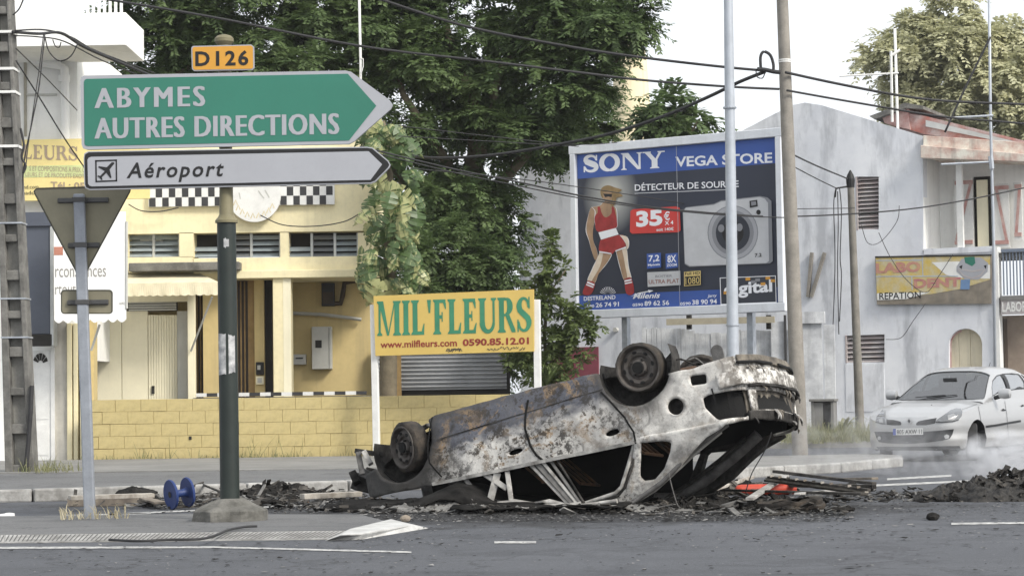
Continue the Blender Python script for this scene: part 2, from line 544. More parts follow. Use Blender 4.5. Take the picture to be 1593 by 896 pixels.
# raised pavement behind the wreck, bounded by a painted kerb
KL = [(-14, 20.6), (-9, 21.6), (-4.9, 22.2), (-1.8, 23.4), (0.6, 24.8)]
pav = [(-14, 20.75)] + [(x + .02, y + 0.15) for x, y in KL[1:]] + [(2.4, 26.2), (2.9, 30.5), (3.2, 33.0), (-14, 33.0)]
mb = MB(); mb.slab([(x, y) for x, y in pav], -0.05, 0.1)
mb.build('pavement', m_asph2, kind='structure')
mb = MB(); mb.slab([(-14, 28.2), (-3, 27.9), (3.05, 29.2), (3.25, 33.9), (-14, 33.9)], 0.02, 0.112)
mb.build('pavement_concrete', m_conc, kind='structure')
kerb = empty('kerb', (0, 0, 0), kind='structure')
for i in range(len(KL) - 1):
    a, b = Vector((*KL[i], 0)), Vector((*KL[i + 1], 0))
    n = max(1, round((b - a).length / 1.0))
    for j in range(n):
        p, q = a.lerp(b, j / n), a.lerp(b, (j + 1) / n)
        d = (q - p).normalized() * 0.006
        mb = MB(); mb.beam(p + d + Vector((0, .075, .06)), q - d + Vector((0, .075, .06)), 0.15, 0.14 + rnd.uniform(-.008, .008))
        mb.build('kerbstone', m_kerb, kerb, bevel=0.02)
# concrete islet and pavement at the side street on the right
islet = [gnd(1120, 745), gnd(1304, 733), gnd(1399, 724), gnd(1404, 719), gnd(1360, 716), gnd(1120, 722)]
mb = MB(); mb.slab([(p.x, p.y) for p in islet], -0.05, 0.1)
mb.build('islet_pavement', m_conc, kind='structure')
kerb2 = empty('kerb_right', (0, 0, 0), kind='structure')
pts = [gnd(1125, 746), gnd(1215, 740), gnd(1304, 735), gnd(1352, 730), gnd(1400, 725.5)]
for a, b in zip(pts, pts[1:]):
    d = (b - a).normalized() * 0.006
    mb = MB(); mb.beam(a + d + Vector((0, 0.03, .058)), b - d + Vector((0, 0.03, .058)), 0.12, 0.13)
    mb.build('kerbstone', m_kerb, kerb2, bevel=0.02)
mb = MB(); mb.slab([(3.6, 39.0), (14, 39.6), (24, 41), (24, 47), (3.6, 52)], -0.05, 0.1)
mb.build('building_pavement', m_conc, kind='structure')

# traffic island in the foreground: slit kerb units, asphalt top, white nose
isl = empty('traffic_island', (0, 0, 0), kind='structure')
f0, f1 = gnd(-40, 845), gnd(520, 839)
b0, b1 = gnd(-40, 832, .03), gnd(545, 825, .03)
NU = 12
for i in range(NU):
    a, b = f0.lerp(f1, (i + .006) / NU), f0.lerp(f1, (i + .994) / NU)
    c_, d_ = b0.lerp(b1, (i + .006) / NU), b0.lerp(b1, (i + .994) / NU)
    lip = Vector((0, 0, .006))
    mb = MB()
    V = [a, b, d_, c_]
    mb.add([p.to_tuple() for p in (a, b, a + lip, b + lip, d_, c_, Vector((d_.x, d_.y, -.02)), Vector((c_.x, c_.y, -.02)))],
           [(0, 1, 3, 2), (2, 3, 4, 5), (5, 4, 6, 7), (0, 2, 5, 7), (1, 6, 4, 3)])
    un = mb.build('kerb_unit', m_kerb, isl)
    sb = MB()
    A, B, D, E = a + lip, b + lip, d_, c_
    nrm = (B - A).cross(E - A).normalized() * 0.003
    for k in range(7):
        u0 = (k + .25 + rnd.uniform(-.06, .06)) / 7
        for (v0, v1) in ((.1, .9),):
            p = [A.lerp(B, u0 - .02).lerp(E.lerp(D, u0 - .02), v0), A.lerp(B, u0 + .022).lerp(E.lerp(D, u0 + .022), v0),
                 A.lerp(B, min(u0 + .10, 1)).lerp(E.lerp(D, min(u0 + .10, 1)), v1), A.lerp(B, u0 + .058).lerp(E.lerp(D, u0 + .058), v1)]
            sb.add([(q + nrm).to_tuple() for q in p], [(0, 1, 2, 3)])
    sb.build('slit', m_slit, un)
top = [b0, b1, gnd(600, 810, .03), gnd(560, 800, .03), gnd(300, 799, .03), gnd(-40, 803, .03)]
mb = MB(); mb.slab([(p.x, p.y) for p in top], -0.02, 0.031)
mb.build('island_surface', m_asph2, isl)
nz = 0.045
nose = [gnd(505, 841), gnd(560, 839), gnd(667, 821), gnd(612, 808), gnd(528, 829)]
hi = [gnd(530, 832, nz), gnd(566, 829, nz), gnd(640, 815, nz), gnd(608, 807, nz), gnd(545, 822, nz)]
mb = MB()
n = 5
mb.add([p.to_tuple() for p in nose] + [p.to_tuple() for p in hi], [(5, 6, 7, 8, 9)] + [(i, (i + 1) % n, (i + 1) % n + n, i + n) for i in range(n)])
mb.build('island_nose', m_kerbw, isl, bevel=0.012)

# painted lines on the road
def line(px0, py0, px1, py1, wpx, z=0.004):
    a, b = gnd(px0, py0), gnd(px1, py1)
    a2, b2 = gnd(px0, py0 + wpx), gnd(px1, py1 + wpx)
    sheet('road_line', [(p.x, p.y) for p in (a, a2, b2, b)], z, m_line, kind='structure')
line(-30, 851, 330, 850, 3.0); line(330, 850, 640, 858, 2.5)
line(-30, 806, 86, 803, 3); line(100, 801, 235, 797.5, 2.2); line(170, 799, 330, 792, 2.2); line(410, 788, 520, 783, 2)
line(769, 842, 834, 842, 3.5); line(1480, 813.5, 1640, 811.5, 3); line(1290, 757, 1640, 741, 3)
line(1380, 744, 1480, 738.5, 3)
# ---------------------------------------------------------------- road signs
m_sgreen = M('sign_green', rgb(48, 114, 97), 0.5, var=0.1, scale=2, fine=0.05, bump=0)
m_swhite = M('sign_white', rgb(158, 160, 166), 0.55, var=0.06, scale=3, fine=0.06, bump=0)
m_sorange = M('sign_orange', rgb(200, 146, 56), 0.5, var=0.1, scale=3, fine=0.06, bump=0)
m_sback = M('sign_back_olive', rgb(136, 131, 111), 0.6, var=0.15, scale=6, fine=0.1, bump=0)
m_olive = M('olive_pole_paint', rgb(120, 114, 88), 0.6, var=0.2, scale=6, fine=0.15)
m_dgreen = M('dark_green_paint', rgb(38, 46, 43), 0.5, var=0.25, scale=6, fine=0.2)
m_sticker = M('torn_poster', rgb(200, 200, 200), 0.8, col2=rgb(120, 122, 125), scale=14, fine=0.4)

b_ = at(358, 800, 17.75)
def nz_(p, s): return noise.noise(Vector(p) * s)
FS = Frame((b_.x, 17.75, 0.031))
sg = fthing('direction_sign', 'green and white arrow direction sign reading ABYMES and Aéroport on a dark green post', 'road sign', FS)
def axis_x(z):            # post leans a little to the left
    return -0.0050 * z
mb = MB(); mb.lathe([(0.305, -0.05), (.305, .02), (.303, .05), (0.30, 0.08), (0.28, 0.093), (.22, .12), (.165, .148), (0.12, 0.168), (0.10, 0.175)], 24, ph=R(22.5))
for i_, v_ in enumerate(mb.v):
    a_ = math.atan2(v_[1], v_[0]); k_ = math.cos(R(22.5)) / math.cos(((a_ + R(22.5)) % R(45)) - R(22.5)) * 1.03 * (1 + .05 * nz_(v_, 7) + .03 * nz_(v_, 19)); mb.v[i_] = (v_[0] * k_, v_[1] * k_, v_[2] + .012 * nz_(v_, 9))
mb.build('concrete_foot', M('dirty_concrete', (.17, .165, .15, 1), .95, col2=(.07, .068, .06, 1), scale=7, fine=.5, bump=.8, bscale=25), sg, bevel=0.006)
zt = FS.px(350, 347)[1]
mb = MB(); mb.tube([(0, 0, 0.1), (axis_x(zt), 0, zt)], [0.080, 0.078], 10); mb.build('lower_post', m_dgreen, sg, smooth=40)
zc = FS.px(345, 62)[1]
mb = MB(); mb.tube([(axis_x(zt), 0, zt), (axis_x(zt), 0, zt + .02), (axis_x(zt), 0, zt + .045), (axis_x(zt), 0, zt + .07), (axis_x(zt), 0, zt + .4), (axis_x(zc), 0, zc)],
                   [0.092, 0.092, 0.07, 0.058, 0.054, 0.052], 20); mb.build('upper_post', m_olive, sg, smooth=40)
mb = MB(); mb.lathe([(0.057, zc - .045), (0.078, zc - .02), (0.078, zc + .008), (0.055, zc + .03), (0.02, zc + .04)], 20, Matrix.Translation((axis_x(zc), 0, 0)))
mb.build('post_cap', m_olive, sg, smooth=35)
for (y0, y1, a0, a1) in ((520, 582, -150, -95), (522, 580, -80, -40), (372, 386, -100, -70)):
    z0, z1 = FS.px(355, y1)[1], FS.px(355, y0)[1]
    mb = MB(); vs = []
    for i in range(7):
        q = R(a0 + (a1 - a0) * i / 6)
        wv = rnd.uniform(-.01, .01)
        vs += [(axis_x(z0) + 0.0825 * math.cos(q), 0.0825 * math.sin(q), z0 + wv), (axis_x(z1) + 0.0825 * math.cos(q), 0.0825 * math.sin(q), z1 - wv)]
    mb.add(vs, [(2 * i, 2 * i + 2, 2 * i + 3, 2 * i + 1) for i in range(6)])
    mb.build('torn_sticker', m_sticker, sg)
FY = -0.10
def ppoly(fr, pts, d): return [fr.px(x, y, d) for x, y in pts]
def zone(mb, fr, pts, d, th=0.0):
    p = ppoly(fr, pts, d)
    if th: mb.prism(p, d, d + th)
    else: flat(mb, p, d)
def panel(name, parent, fr, pts, d, mat, th=0.04, bevel=0.0):
    mb = MB(); zone(mb, fr, pts, d, th)
    return mb.build(name, mat, parent, bevel=bevel)
g_out = [(125, 126), (126.5, 120.5), (131, 118), (537, 110.2), (546, 112), (606, 156), (611, 163), (608, 170), (551, 220), (543, 224.3), (136, 233), (129, 231), (127, 225)]
g_in = [(130.5, 128), (132, 124.5), (135, 123.2), (541, 115.2), (585.5, 165), (543, 218.8), (137, 227.6), (133, 226.5), (131.5, 224)]
gp = panel('green_panel', sg, FS, g_out, FY, m_swhite)
mb = MB(); zone(mb, FS, g_in, FY - .003); mb.build('green_face', m_sgreen, gp)
mb = MB()
x0, x1, z0, z1 = FS.rect(147, 136.2, 319.5, 168, FY)
textmb(mb, 'ABYMES', x0, x1, z0, z1 - .002, FY - .006, bold=.009, spacing=1.25, slope=.006)
x0, x1, z0, z1 = FS.rect(147, 180, 528, 212.5, FY)
textmb(mb, 'AUTRES DIRECTIONS', x0, x1, z0 - .008, z1 - .008, FY - .006, bold=.009, spacing=1.12, slope=.006)
mb.build('lettering', m_swhite, gp)
a_out = [(130, 246), (131, 239), (137, 235.6), (571, 228.6), (580, 230), (604, 250), (607.5, 256.4), (605, 262), (584, 283), (577, 285.7), (139, 295.8), (133, 293), (131, 288)]
ap = panel('airport_panel', sg, FS, a_out, FY, m_swhite)
a_blk = [(131.5, 246), (132.5, 240.5), (138, 237.2), (571, 230.2), (579, 231.6), (602.5, 251), (605.7, 256.4), (603.5, 261), (583, 281.6), (576.5, 284), (139.5, 294.1), (134.2, 291.8), (132.6, 287)]
mb = MB(); zone(mb, FS, a_blk, FY - .002); mb.build('black_border', m_black, ap)
a_in = [(136, 249), (138, 245.6), (142, 244.2), (573.5, 235.6), (594.5, 256), (576.5, 280), (143, 290.2), (139, 289), (137, 286)]
mb = MB(); zone(mb, FS, a_in, FY - .004); mb.build('white_face', m_swhite, ap)
mb = MB()
for q in ([(148, 249.5), (182, 248.3), (182, 250.6), (148, 251.8)], [(148.6, 281.5), (182.4, 280.2), (182.4, 282.5), (148.6, 283.8)],
          [(148, 249.6), (150.3, 249.5), (150.9, 283.5), (148.6, 283.7)], [(179.8, 248.4), (182, 248.4), (182.4, 282.4), (180.1, 282.5)]):
    zone(mb, FS, q, FY - .0062)
# aeroplane pictogram
pl = [(177.5, 253), (178, 254.5), (170.5, 264), (173.5, 276.5), (171.5, 277.5), (165.5, 269), (158.5, 276), (159.5, 280), (158, 280.3), (154.5, 276.5), (151.5, 274.5), (152.2, 273.3), (156, 273.8), (163, 266.3), (153, 260.5), (153.5, 258.8), (166, 260.5), (174, 252.6)]
zone(mb, FS, pl, FY - .007)
x0, x1, z0, z1 = FS.rect(197, 251.8, 348.5, 283.4, FY)
textmb(mb, 'Aéroport', x0, x1, z0 - .004, z1 - .004, FY - .0065, off=0.02, shear=0.22, spacing=1.2, slope=.006)
mb.build('lettering', m_black, ap)
d_out = [(297.5, 75), (300, 72), (391, 69.8), (395, 73), (395.5, 106), (392.5, 109), (302, 110.8), (298.5, 108)]
dp = panel('route_plate', sg, FS, d_out, FY, m_swhite, 0.03)
mb = MB(); zone(mb, FS, [(299.5, 75.5), (301.5, 73.6), (390.5, 71.5), (393.4, 74), (393.8, 105.4), (391.5, 107.4), (303, 109.1), (300.3, 107)], FY - .003); mb.build('orange_face', m_sorange, dp)
mb = MB(); x0, x1, z0, z1 = FS.rect(304, 79.5, 386.5, 103.3, FY)
textmb(mb, 'D126', x0, x1, z0, z1, FY - .006, off=0.03, spacing=1.22, slope=.004); mb.build('lettering', m_black, dp)
for yy in (88, 135, 205, 252, 275):
    z = FS.px(350, yy)[1]
    mb = MB(); mb.box(-.12 + axis_x(z), .12 + axis_x(z), FY + .035, .065, z - .02, z + .02); mb.build('clamp', m_galv, sg)

m_bracket = M('dark_bracket', rgb(84, 84, 84), .5, .3)
# give way sign seen from behind
b_ = at(140, 812, 18.2)
FV = Frame((b_.x, 18.2, 0.031))
gw = fthing('give_way_sign', 'back of a triangular give way sign with small plate on a galvanised post', 'road sign', FV)
zt = FV.px(123, 302)[1]
xt = FV.px(123, 302)[0]
mb = MB()
for (z0, z1) in ((-.05, zt),):
    xa, xb = xt * z0 / zt, xt * z1 / zt
    mb.add([(xa - .046, -.03, z0), (xa + .046, -.03, z0), (xa + .046, .03, z0), (xa - .046, .03, z0), (xb - .046, -.03, z1), (xb + .046, -.03, z1), (xb + .046, .03, z1), (xb - .046, .03, z1)],
           [(3, 2, 1, 0), (4, 5, 6, 7), (0, 1, 5, 4), (1, 2, 6, 5), (2, 3, 7, 6), (3, 0, 4, 7)])
mb.build('post', M('grey_post', rgb(150, 155, 163), .5, .2, var=.25, scale=7, fine=.2, streak=.25), gw, bevel=0.012)
tri = [(55, 303), (53, 297.5), (57, 293.5), (198, 289.5), (203, 292.5), (202, 298), (131, 429), (127, 432.5), (122.5, 429.5)]
tp = panel('triangle_plate', gw, FV, tri, 0.06, m_sback, 0.02)
mb = MB(); p = ppoly(FV, tri, .055); cx_, cz_ = sum(q[0] for q in p) / len(p), sum(q[1] for q in p) / len(p)
mb.stroke(p, .012, .0555, close=True); mb.build('plate_rim', M('plate_rim', rgb(74, 72, 62), .6), tp)
pp = panel('small_plate', gw, FV, rrect(95, 175, 451, 488, 5), 0.06, m_sback, 0.015)
mb = MB(); mb.stroke(ppoly(FV, rrect(95.5, 174.5, 451.5, 487.5, 5), .055), .01, .0555, close=True); mb.build('plate_rim', M('plate_rim2', rgb(74, 72, 62), .6), pp)
for (xa, xb, yy) in ((88, 167, 311), (104, 153, 381), (103, 167, 470)):
    x0, x1, z0, z1 = FV.rect(xa, yy - 3, xb, yy + 3)
    mb = MB(); mb.box(x0, x1, .034, .056, z0, z1); mb.box(x0, x1, .05, .0585, z0 - .006, z1 + .006)
    xm = xt * z0 / zt
    mb.box(xm - .056, xm + .056, -.038, .05, z0 - .004, z1 + .004)
    mb.build('bracket', m_bracket, gw, bevel=.003)

# ---------------------------------------------------------------- poles
def leaning_pole(name, label, cat, p_bot, p_top, Y, r0, r1, mat, ztop_extra=0.0, zbase=0.0, n=16):
    a, b = at(*p_bot, Y), at(*p_top, Y)
    d = (b - a) / (b.z - a.z)
    base = a + d * (zbase - a.z)
    o = thing(name, label, cat, base)
    z1 = b.z + ztop_extra - zbase
    mb = MB(); mb.tube([d * (z1 * i / 6) for i in range(7)], [r0 + (r1 - r0) * i / 6 for i in range(7)], n)
    mb.build('shaft', mat, o, smooth=60)
    return o, d, base
m_lamp = M('lamp_pole_grey', rgb(176, 182, 190), 0.5, 0.2, var=0.15, scale=5, fine=0.12, streak=0.15)
m_cpole = M('grey_wood_pole', rgb(148, 143, 135), 0.85, var=0.3, scale=5, fine=0.4, bump=0.4, streak=0.35)
lp, d, base = leaning_pole('lamp_post', 'tall pale grey metal lamp post standing in front of the billboard', 'lamp post', (1140, 520), (1133, 0), 33.0, .098, .06, m_lamp, 2.2)
for yy in (168, 506):
    z = at(1136, yy, 33).z
    mb = MB(); mb.lathe([(.1, z - .012), (.103, z - .012), (.103, z + .012), (.1, z + .012)], 16, Matrix.Translation(d * z - Vector((0, 0, z)))); mb.build('steel_band', m_galv, lp)
mb = MB(); t_ = d * (at(1133, 0, 33).z + 2.2); mb.tube([t_, t_ + Vector((-.2, -.1, .25)), t_ + Vector((-1.2, -.5, .45))], .035, 8); mb.build('lamp_arm', m_lamp, lp)
mb = MB(); mb.box(t_.x - 1.75, t_.x - 1.15, t_.y - .62, t_.y - .4, .4 + t_.z, .5 + t_.z); mb.build('lamp_head', m_lamp, lp, bevel=.03)
up, d2, base2 = leaning_pole('utility_pole', 'round grey weathered utility pole right of the billboard', 'utility pole', (1239, 560), (1217, 0), 34.0, .125, .085, m_cpole, 1.2)
for yy in (94, 97):
    z = at(1217, yy, 34).z
    mb = MB(); mb.lathe([(.097, z - .01), (.1, z - .01), (.1, z + .01), (.097, z + .01)], 16, Matrix.Translation(d2 * z - Vector((0, 0, z)))); mb.build('steel_band', m_wpaint, up)
sp_, d3, base3 = leaning_pole('short_pole', 'short brown pole with pointed cap carrying drop wires by the gable wall', 'utility pole', (1337, 640), (1323, 280), 42.0, .09, .065, M('brown_pole', rgb(134, 130, 122), .85, var=.35, scale=5, fine=.4, streak=.3), 0.0, 0.1)
z = at(1323, 280, 42).z - .1
mb = MB(); mb.lathe([(.075, z - .15), (.085, z - .02), (.085, z + .02), (.06, z + .1), (.01, z + .19)], 12, Matrix.Translation(d3 * z - Vector((0, 0, z)))); mb.build('pointed_cap', m_black, sp_)
mb = MB(); q = d3 * (z - .12); mb.tube([q, q + Vector((-.3, -.1, -.05)), q + Vector((-.32, -.1, -.22))], .02, 6); mb.build('bracket_arm', m_black, sp_)

# H-section concrete pole at the left edge
CPY = 28.6
def cpx(y):               # right and left edge of the face at image row y
    t = y / 745
    return -8 + 20 * t, 19 + 38 * t
a0, a1 = cpx(742), cpx(-60)
o_ = at((a0[0] + a0[1]) / 2, 745, CPY)
cp = thing('concrete_pole', 'weathered concrete utility pole with ladder recesses at the left edge', 'utility pole', (o_.x, CPY, 0.1))
def cpt(px, py): 
    p = at(px, py, CPY); return (p.x - o_.x, p.z - .1)
FL, FR_, DP = [], [], .30
l0, l1, r0_, r1_ = cpt(a0[0], 747), cpt(a1[0], -60), cpt(a0[1], 747), cpt(a1[1], -60)
def tap(xa0, za, xb0, zb, wa, wb, y0, y1, mbx):
    mbx.add([(xa0, y0, za), (xa0 + wa, y0, za), (xa0 + wa, y1, za), (xa0, y1, za), (xb0, y0, zb), (xb0 + wb, y0, zb), (xb0 + wb, y1, zb), (xb0, y1, zb)],
            [(3, 2, 1, 0), (4, 5, 6, 7), (0, 1, 5, 4), (1, 2, 6, 5), (2, 3, 7, 6), (3, 0, 4, 7)])
W0, W1 = r0_[0] - l0[0], r1_[0] - l1[0]
mb = MB(); tap(l0[0], 0, l1[0], l1[1], W0 * .27, W1 * .27, -DP / 2, DP / 2, mb); mb.build('flange', m_concd, cp, bevel=.012)
mb = MB(); tap(r0_[0] - W0 * .2, 0, r1_[0] - W1 * .2, r1_[1], W0 * .2, W1 * .2, -DP / 2, DP / 2, mb); mb.build('flange', m_concd, cp, bevel=.012)
mb = MB(); tap(l0[0] + W0 * .26, 0, l1[0] + W1 * .26, l1[1], W0 * .55, W1 * .55, .0, .06, mb); mb.build('web', M('web_concrete', (.36, .35, .32, 1), .9, var=.4, scale=4, fine=.4, bump=.4, streak=.3), cp)
zz, k = 0.0, 0
while zz < l1[1] - .3:
    t = zz / l1[1]
    xa = l0[0] + (l1[0] - l0[0]) * t
    wd = W0 + (W1 - W0) * t
    mb = MB(); mb.box(xa + wd * .25, xa + wd * .82, -DP / 2 + .02, .03, zz, zz + .10 + .03 * (k % 2)); mb.build('rung', m_concd, cp, bevel=.012)
    zz += .50; k += 1
for yy in (53, 110, 146, 230, 348, 465, 525):
    z = cpt(20, yy)[1]
    t = z / l1[1]
    xa = l0[0] + (l1[0] - l0[0]) * t; wd = W0 + (W1 - W0) * t
    mb = MB(); mb.box(xa - .008, xa + wd + .012, -DP / 2 - .008, DP / 2 + .008, z - .012, z + .022 if yy < 240 else z + .008)
    mb.build('steel_band', m_wpaint if yy < 240 else m_galv, cp)
mb = MB(); mb.tube([cpt(45, 740)[0:1] + (-.2, .0), (cpt(49, 690)[0], -.19, cpt(49, 690)[1]), (cpt(53, 640)[0], -.2, cpt(53, 640)[1]), (cpt(54, 600)[0], -.17, cpt(54, 600)[1])], .03, 8)
mb.build('cable_guard', m_wire, cp)

# antenna masts
def mast(name, label, pts, Y, r=.02, mat=m_galv, cat='mast', parts=()):
    P = [at(x, y, Y) for x, y in pts]
    o = thing(name, label, cat, P[0])
    mb = MB(); mb.tube([p - P[0] for p in P], r, 8); mb.build('tube', mat, o, smooth=True)
    for (nm, q, rr) in parts:
        mb = MB(); mb.tube([at(x, y, Y - .03) - P[0] for x, y in q], rr, 6); mb.build(nm, mat, o)
    return o
mast('thin_mast', 'thin white mast rising behind the tip of the green sign', [(560, 240), (561, 100), (558, -40)], 37.5, .022, m_wpaint, parts=[('wire_loop', [(561, 118), (565, 104), (565, 92), (560, 90)], .008)])
mast('antenna_mast', 'tall thin steel mast with two crossbars before the balcony building', [(1549, 640), (1546, 380), (1541, 190), (1538, -60)], 42.2, .028, m_lamp,
     parts=[('crossbar', [(1474, 184), (1545, 180)], .022), ('crossbar', [(1464, 256), (1545, 252)], .022), ('clamp', [(1541, 243), (1543, 263)], .05)])
mast('television_aerial', 'white roof aerial with long side boom above the gable wall', [(1399, 320), (1397, 215), (1392, 45)], 45.0, .03, m_wpaint,
     parts=[('boom', [(1306, 119), (1398, 114)], .02), ('crossbar', [(1385, 88), (1400, 78)], .03), ('side_tube', [(1388, 190), (1386, 80)], .03)])
# ---------------------------------------------------------------- yellow shop building
m_yel = M('yellow_wall', rgb(236, 225, 186), 0.8, var=0.12, scale=1.5, fine=0.18, bump=0.12, streak=0.14)
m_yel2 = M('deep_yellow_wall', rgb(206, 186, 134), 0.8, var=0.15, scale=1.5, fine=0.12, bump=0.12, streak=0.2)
m_cream = M('cream_paint', rgb(240, 233, 205), 0.7, var=0.08, scale=2, fine=0.08, streak=0.1)
m_block = M('ochre_block_paint', rgb(190, 174, 124), 0.8, var=0.25, scale=1.3, fine=0.35, bump=0.35, bscale=30, streak=0.12)
m_joint = M('block_joint', rgb(160, 142, 96), 0.9, var=0.3, scale=8)
m_jal = M('glass_louvre', rgb(160, 170, 175), 0.2, 0.1, var=0.3, scale=3)
m_frame = M('aluminium_frame', rgb(190, 192, 190), 0.4, 0.3)
m_dkwood = M('dark_door', rgb(72, 62, 52), 0.6, var=0.3, scale=4)
m_brown = M('brown_frame', rgb(150, 124, 80), 0.7, var=0.3, scale=5)
m_chk = M('black_check_paint', rgb(58, 58, 60), 0.7, var=0.2, scale=5)
m_grey = M('grey_plastic', rgb(190, 190, 184), 0.6, var=0.15)
m_awn = M('cream_awning', rgb(226, 217, 188), 0.8, var=0.15, scale=3, fine=0.15, streak=0.2)

FB = Frame((0, 37.0, 0))
yb = fthing('yellow_building', 'pale yellow two storey shop building with louvre windows and chequered sign', 'building', FB)
def pbox(name, px0, py0, px1, py1, y0, y1, mat, parent, fr=FB, bevel=0, ref=None):
    x0, x1, z0, z1 = fr.rect(px0, py0, px1, py1, y0 if ref is None else ref)
    mb = MB(); mb.box(x0, x1, y0, y1, z0, z1)
    return mb.build(name, mat, parent, bevel=bevel)
# upper wall, built around the window band
pbox('upper_wall', 135, 218, 585, 362, 0, 3, m_yel, yb)
pbox('spandrel', 190, 400, 300, 424, 0, .6, m_yel, yb); pbox('spandrel', 301, 400, 585, 424, 0, .6, m_yel, yb)
for (a, b) in ((135, 199), (279, 301), (436, 449), (557, 585)): pbox('pier', a, 362, b, 400, 0.0, .6, m_yel, yb)
for (a, b, n, tone) in ((199, 279, 3, 1), (301, 436, 4, 0), (449, 557, 4, 0)):
    wn = empty('window', (0, 0, 0)); wn.parent = yb
    pbox('window_back', a, 362, b, 400, .40, .45, m_dark if not tone else m_jal, wn)
    nn = 2 if tone else 3
    for j in range(nn + 1):
        xx = a + (b - a) * j / nn
        pbox('frame', max(a, xx - 2), 362, min(b, xx + 2), 400, .16, .21, m_frame, wn)
    for j in range(4):
        for q in range(nn):
            xa, xb = a + (b - a) * q / nn + 2, a + (b - a) * (q + 1) / nn - 2
            yy = 366 + j * 9
            if not tone and (q == 0 and j < 2): continue
            x0, x1, z0, z1 = FB.rect(xa, yy, xb, yy + 7, .18)
            mb = MB(); mb.add([(x0, .22, z1), (x1, .22, z1), (x1, .14, z0), (x0, .14, z0)], [(3, 2, 1, 0)])
            mb.build('louvre_blade', m_jal if (q + tone) % 3 != 1 or tone else m_glass, wn)
# weathered ledge under the band
pbox('ledge', 200, 408, 372, 421, -.35, .1, m_concd, yb, bevel=.015)
pbox('ledge', 340, 420, 585, 432, -.12, .1, m_yel, yb, bevel=.01)
# recessed ground floor: back wall, side returns, columns
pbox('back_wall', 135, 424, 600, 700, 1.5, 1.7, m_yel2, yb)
pbox('column', 425, 430, 453, 640, -.05, .3, m_yel, yb, bevel=.008); pbox('column_face', 441, 430, 453, 640, -.056, -.05, m_cream, yb)
pbox('column', 292, 455, 303, 640, -.06, .1, m_cream, yb, bevel=.006)
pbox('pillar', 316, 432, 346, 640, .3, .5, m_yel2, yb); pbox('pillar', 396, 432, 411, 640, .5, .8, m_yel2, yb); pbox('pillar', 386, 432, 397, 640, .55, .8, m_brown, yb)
pbox('dark_door', 303, 445, 318, 640, .62, .66, m_dkwood, yb); pbox('dark_door', 364, 436, 388, 640, .62, .66, m_dkwood, yb); pbox('dark_door', 407, 436, 424, 640, .62, .66, m_dark, yb)
for xx in (368, 374, 380, 306, 311): pbox('door_rib', xx, 438, xx + 2, 640, .58, .62, m_brown, yb)
pbox('soffit', 300, 424, 600, 433, .1, 1.6, m_yel, yb)
# cream shop doors at left under the awning
pbox('shop_wall', 140, 424, 292, 470, .2, .4, m_cream, yb)
ds = pbox('shop_door', 145, 484, 189, 640, .3, .34, m_cream, yb); pbox('shop_door', 190, 484, 230, 640, .3, .34, m_cream, yb)
pbox('handle', 236, 600, 240, 612, .26, .3, m_dark, ds)
for i in range(11): pbox('door_slat', 231 + i * 4.1, 490, 234.6 + i * 4.1, 640, .29, .33, m_cream, yb)
pbox('door_post', 276, 484, 292, 640, .2, .34, m_grey, yb)
for j in range(6): pbox('vent_slat', 200, 462 + j * 3.7, 274, 464.6 + j * 3.7, .26, .32, m_grey, yb)
pbox('vent_back', 198, 460, 276, 484, .33, .36, m_dark, yb)
# low chequered tile strip along the terrace edge
for i in range(16):
    x = 305 + i * 16.6
    pbox('tile', x, 609.8 - (x - 430) * .014, x + 16.4, 615.4 - (x - 430) * .014, -1.0, -.96, m_chk if i % 2 else m_wpaint, yb)
x0, x1, z0, z1 = FB.rect(300, 616, 565, 640, -1)
mb = MB(); mb.box(x0, x1, -.97, .8, 0, z1 - .01); mb.build('terrace', m_conc, yb)
# chequered sign board and round sign
cs = fthing('chequered_sign', 'black and white chequered board on the yellow shop front', 'sign', FB)
pbox('board', 231, 236, 520, 320, -.09, -.01, m_wpaint, cs)
for (xa, xb) in ((232, 352), (436, 519)):
    nx = round((xb - xa) / 10.2)
    for j in range(4):
        for i in range(nx):
            if (i + j) % 2 == 0: continue
            ya = 262 + j * 14.5
            dx = 0.0
            pbox('check', xa + i * 10.2, ya - (xa + i * 10.2 - 400) * .014, xa + i * 10.2 + 10, ya + 14 - (xa + i * 10.2 - 400) * .014, -.094, -.09, m_chk, cs)
rs = fthing('round_sign', 'round white sign disc in the middle of the chequered board', 'sign', FB)
p = FB.px(396, 305, -.12); rr = 41 / (FPX / 36.9)
mb = MB(); mb.lathe([(rr, 0), (rr, .05)], 40, Matrix.Translation((p[0], -.1, p[1])) @ Matrix.Rotation(R(90), 4, 'X')); mb.build('disc', m_wpaint, rs)
mb = MB()
for k in range(9):
    a = R(200 + k * 16)
    q = (p[0] + rr * .78 * math.cos(a), p[1] + rr * .78 * math.sin(a))
    mb.stroke([(q[0] - .03, q[1] - .04), (q[0] + .01, q[1] + .05), (q[0] + .04, q[1] - .03)], .018, -.153)
mb.build('faded_lettering', M('faded_gold', rgb(214, 200, 160), .8), rs)
for q in ([(402, 297), (406, 303), (411, 309)], [(412, 296), (416, 302), (419, 308)], [(372, 300), (374, 310)]): mb = MB(); mb.stroke([FB.px(x, y, -.15) for x, y in q], .02, -.1535); mb.build('drawn_line', m_grey, rs)
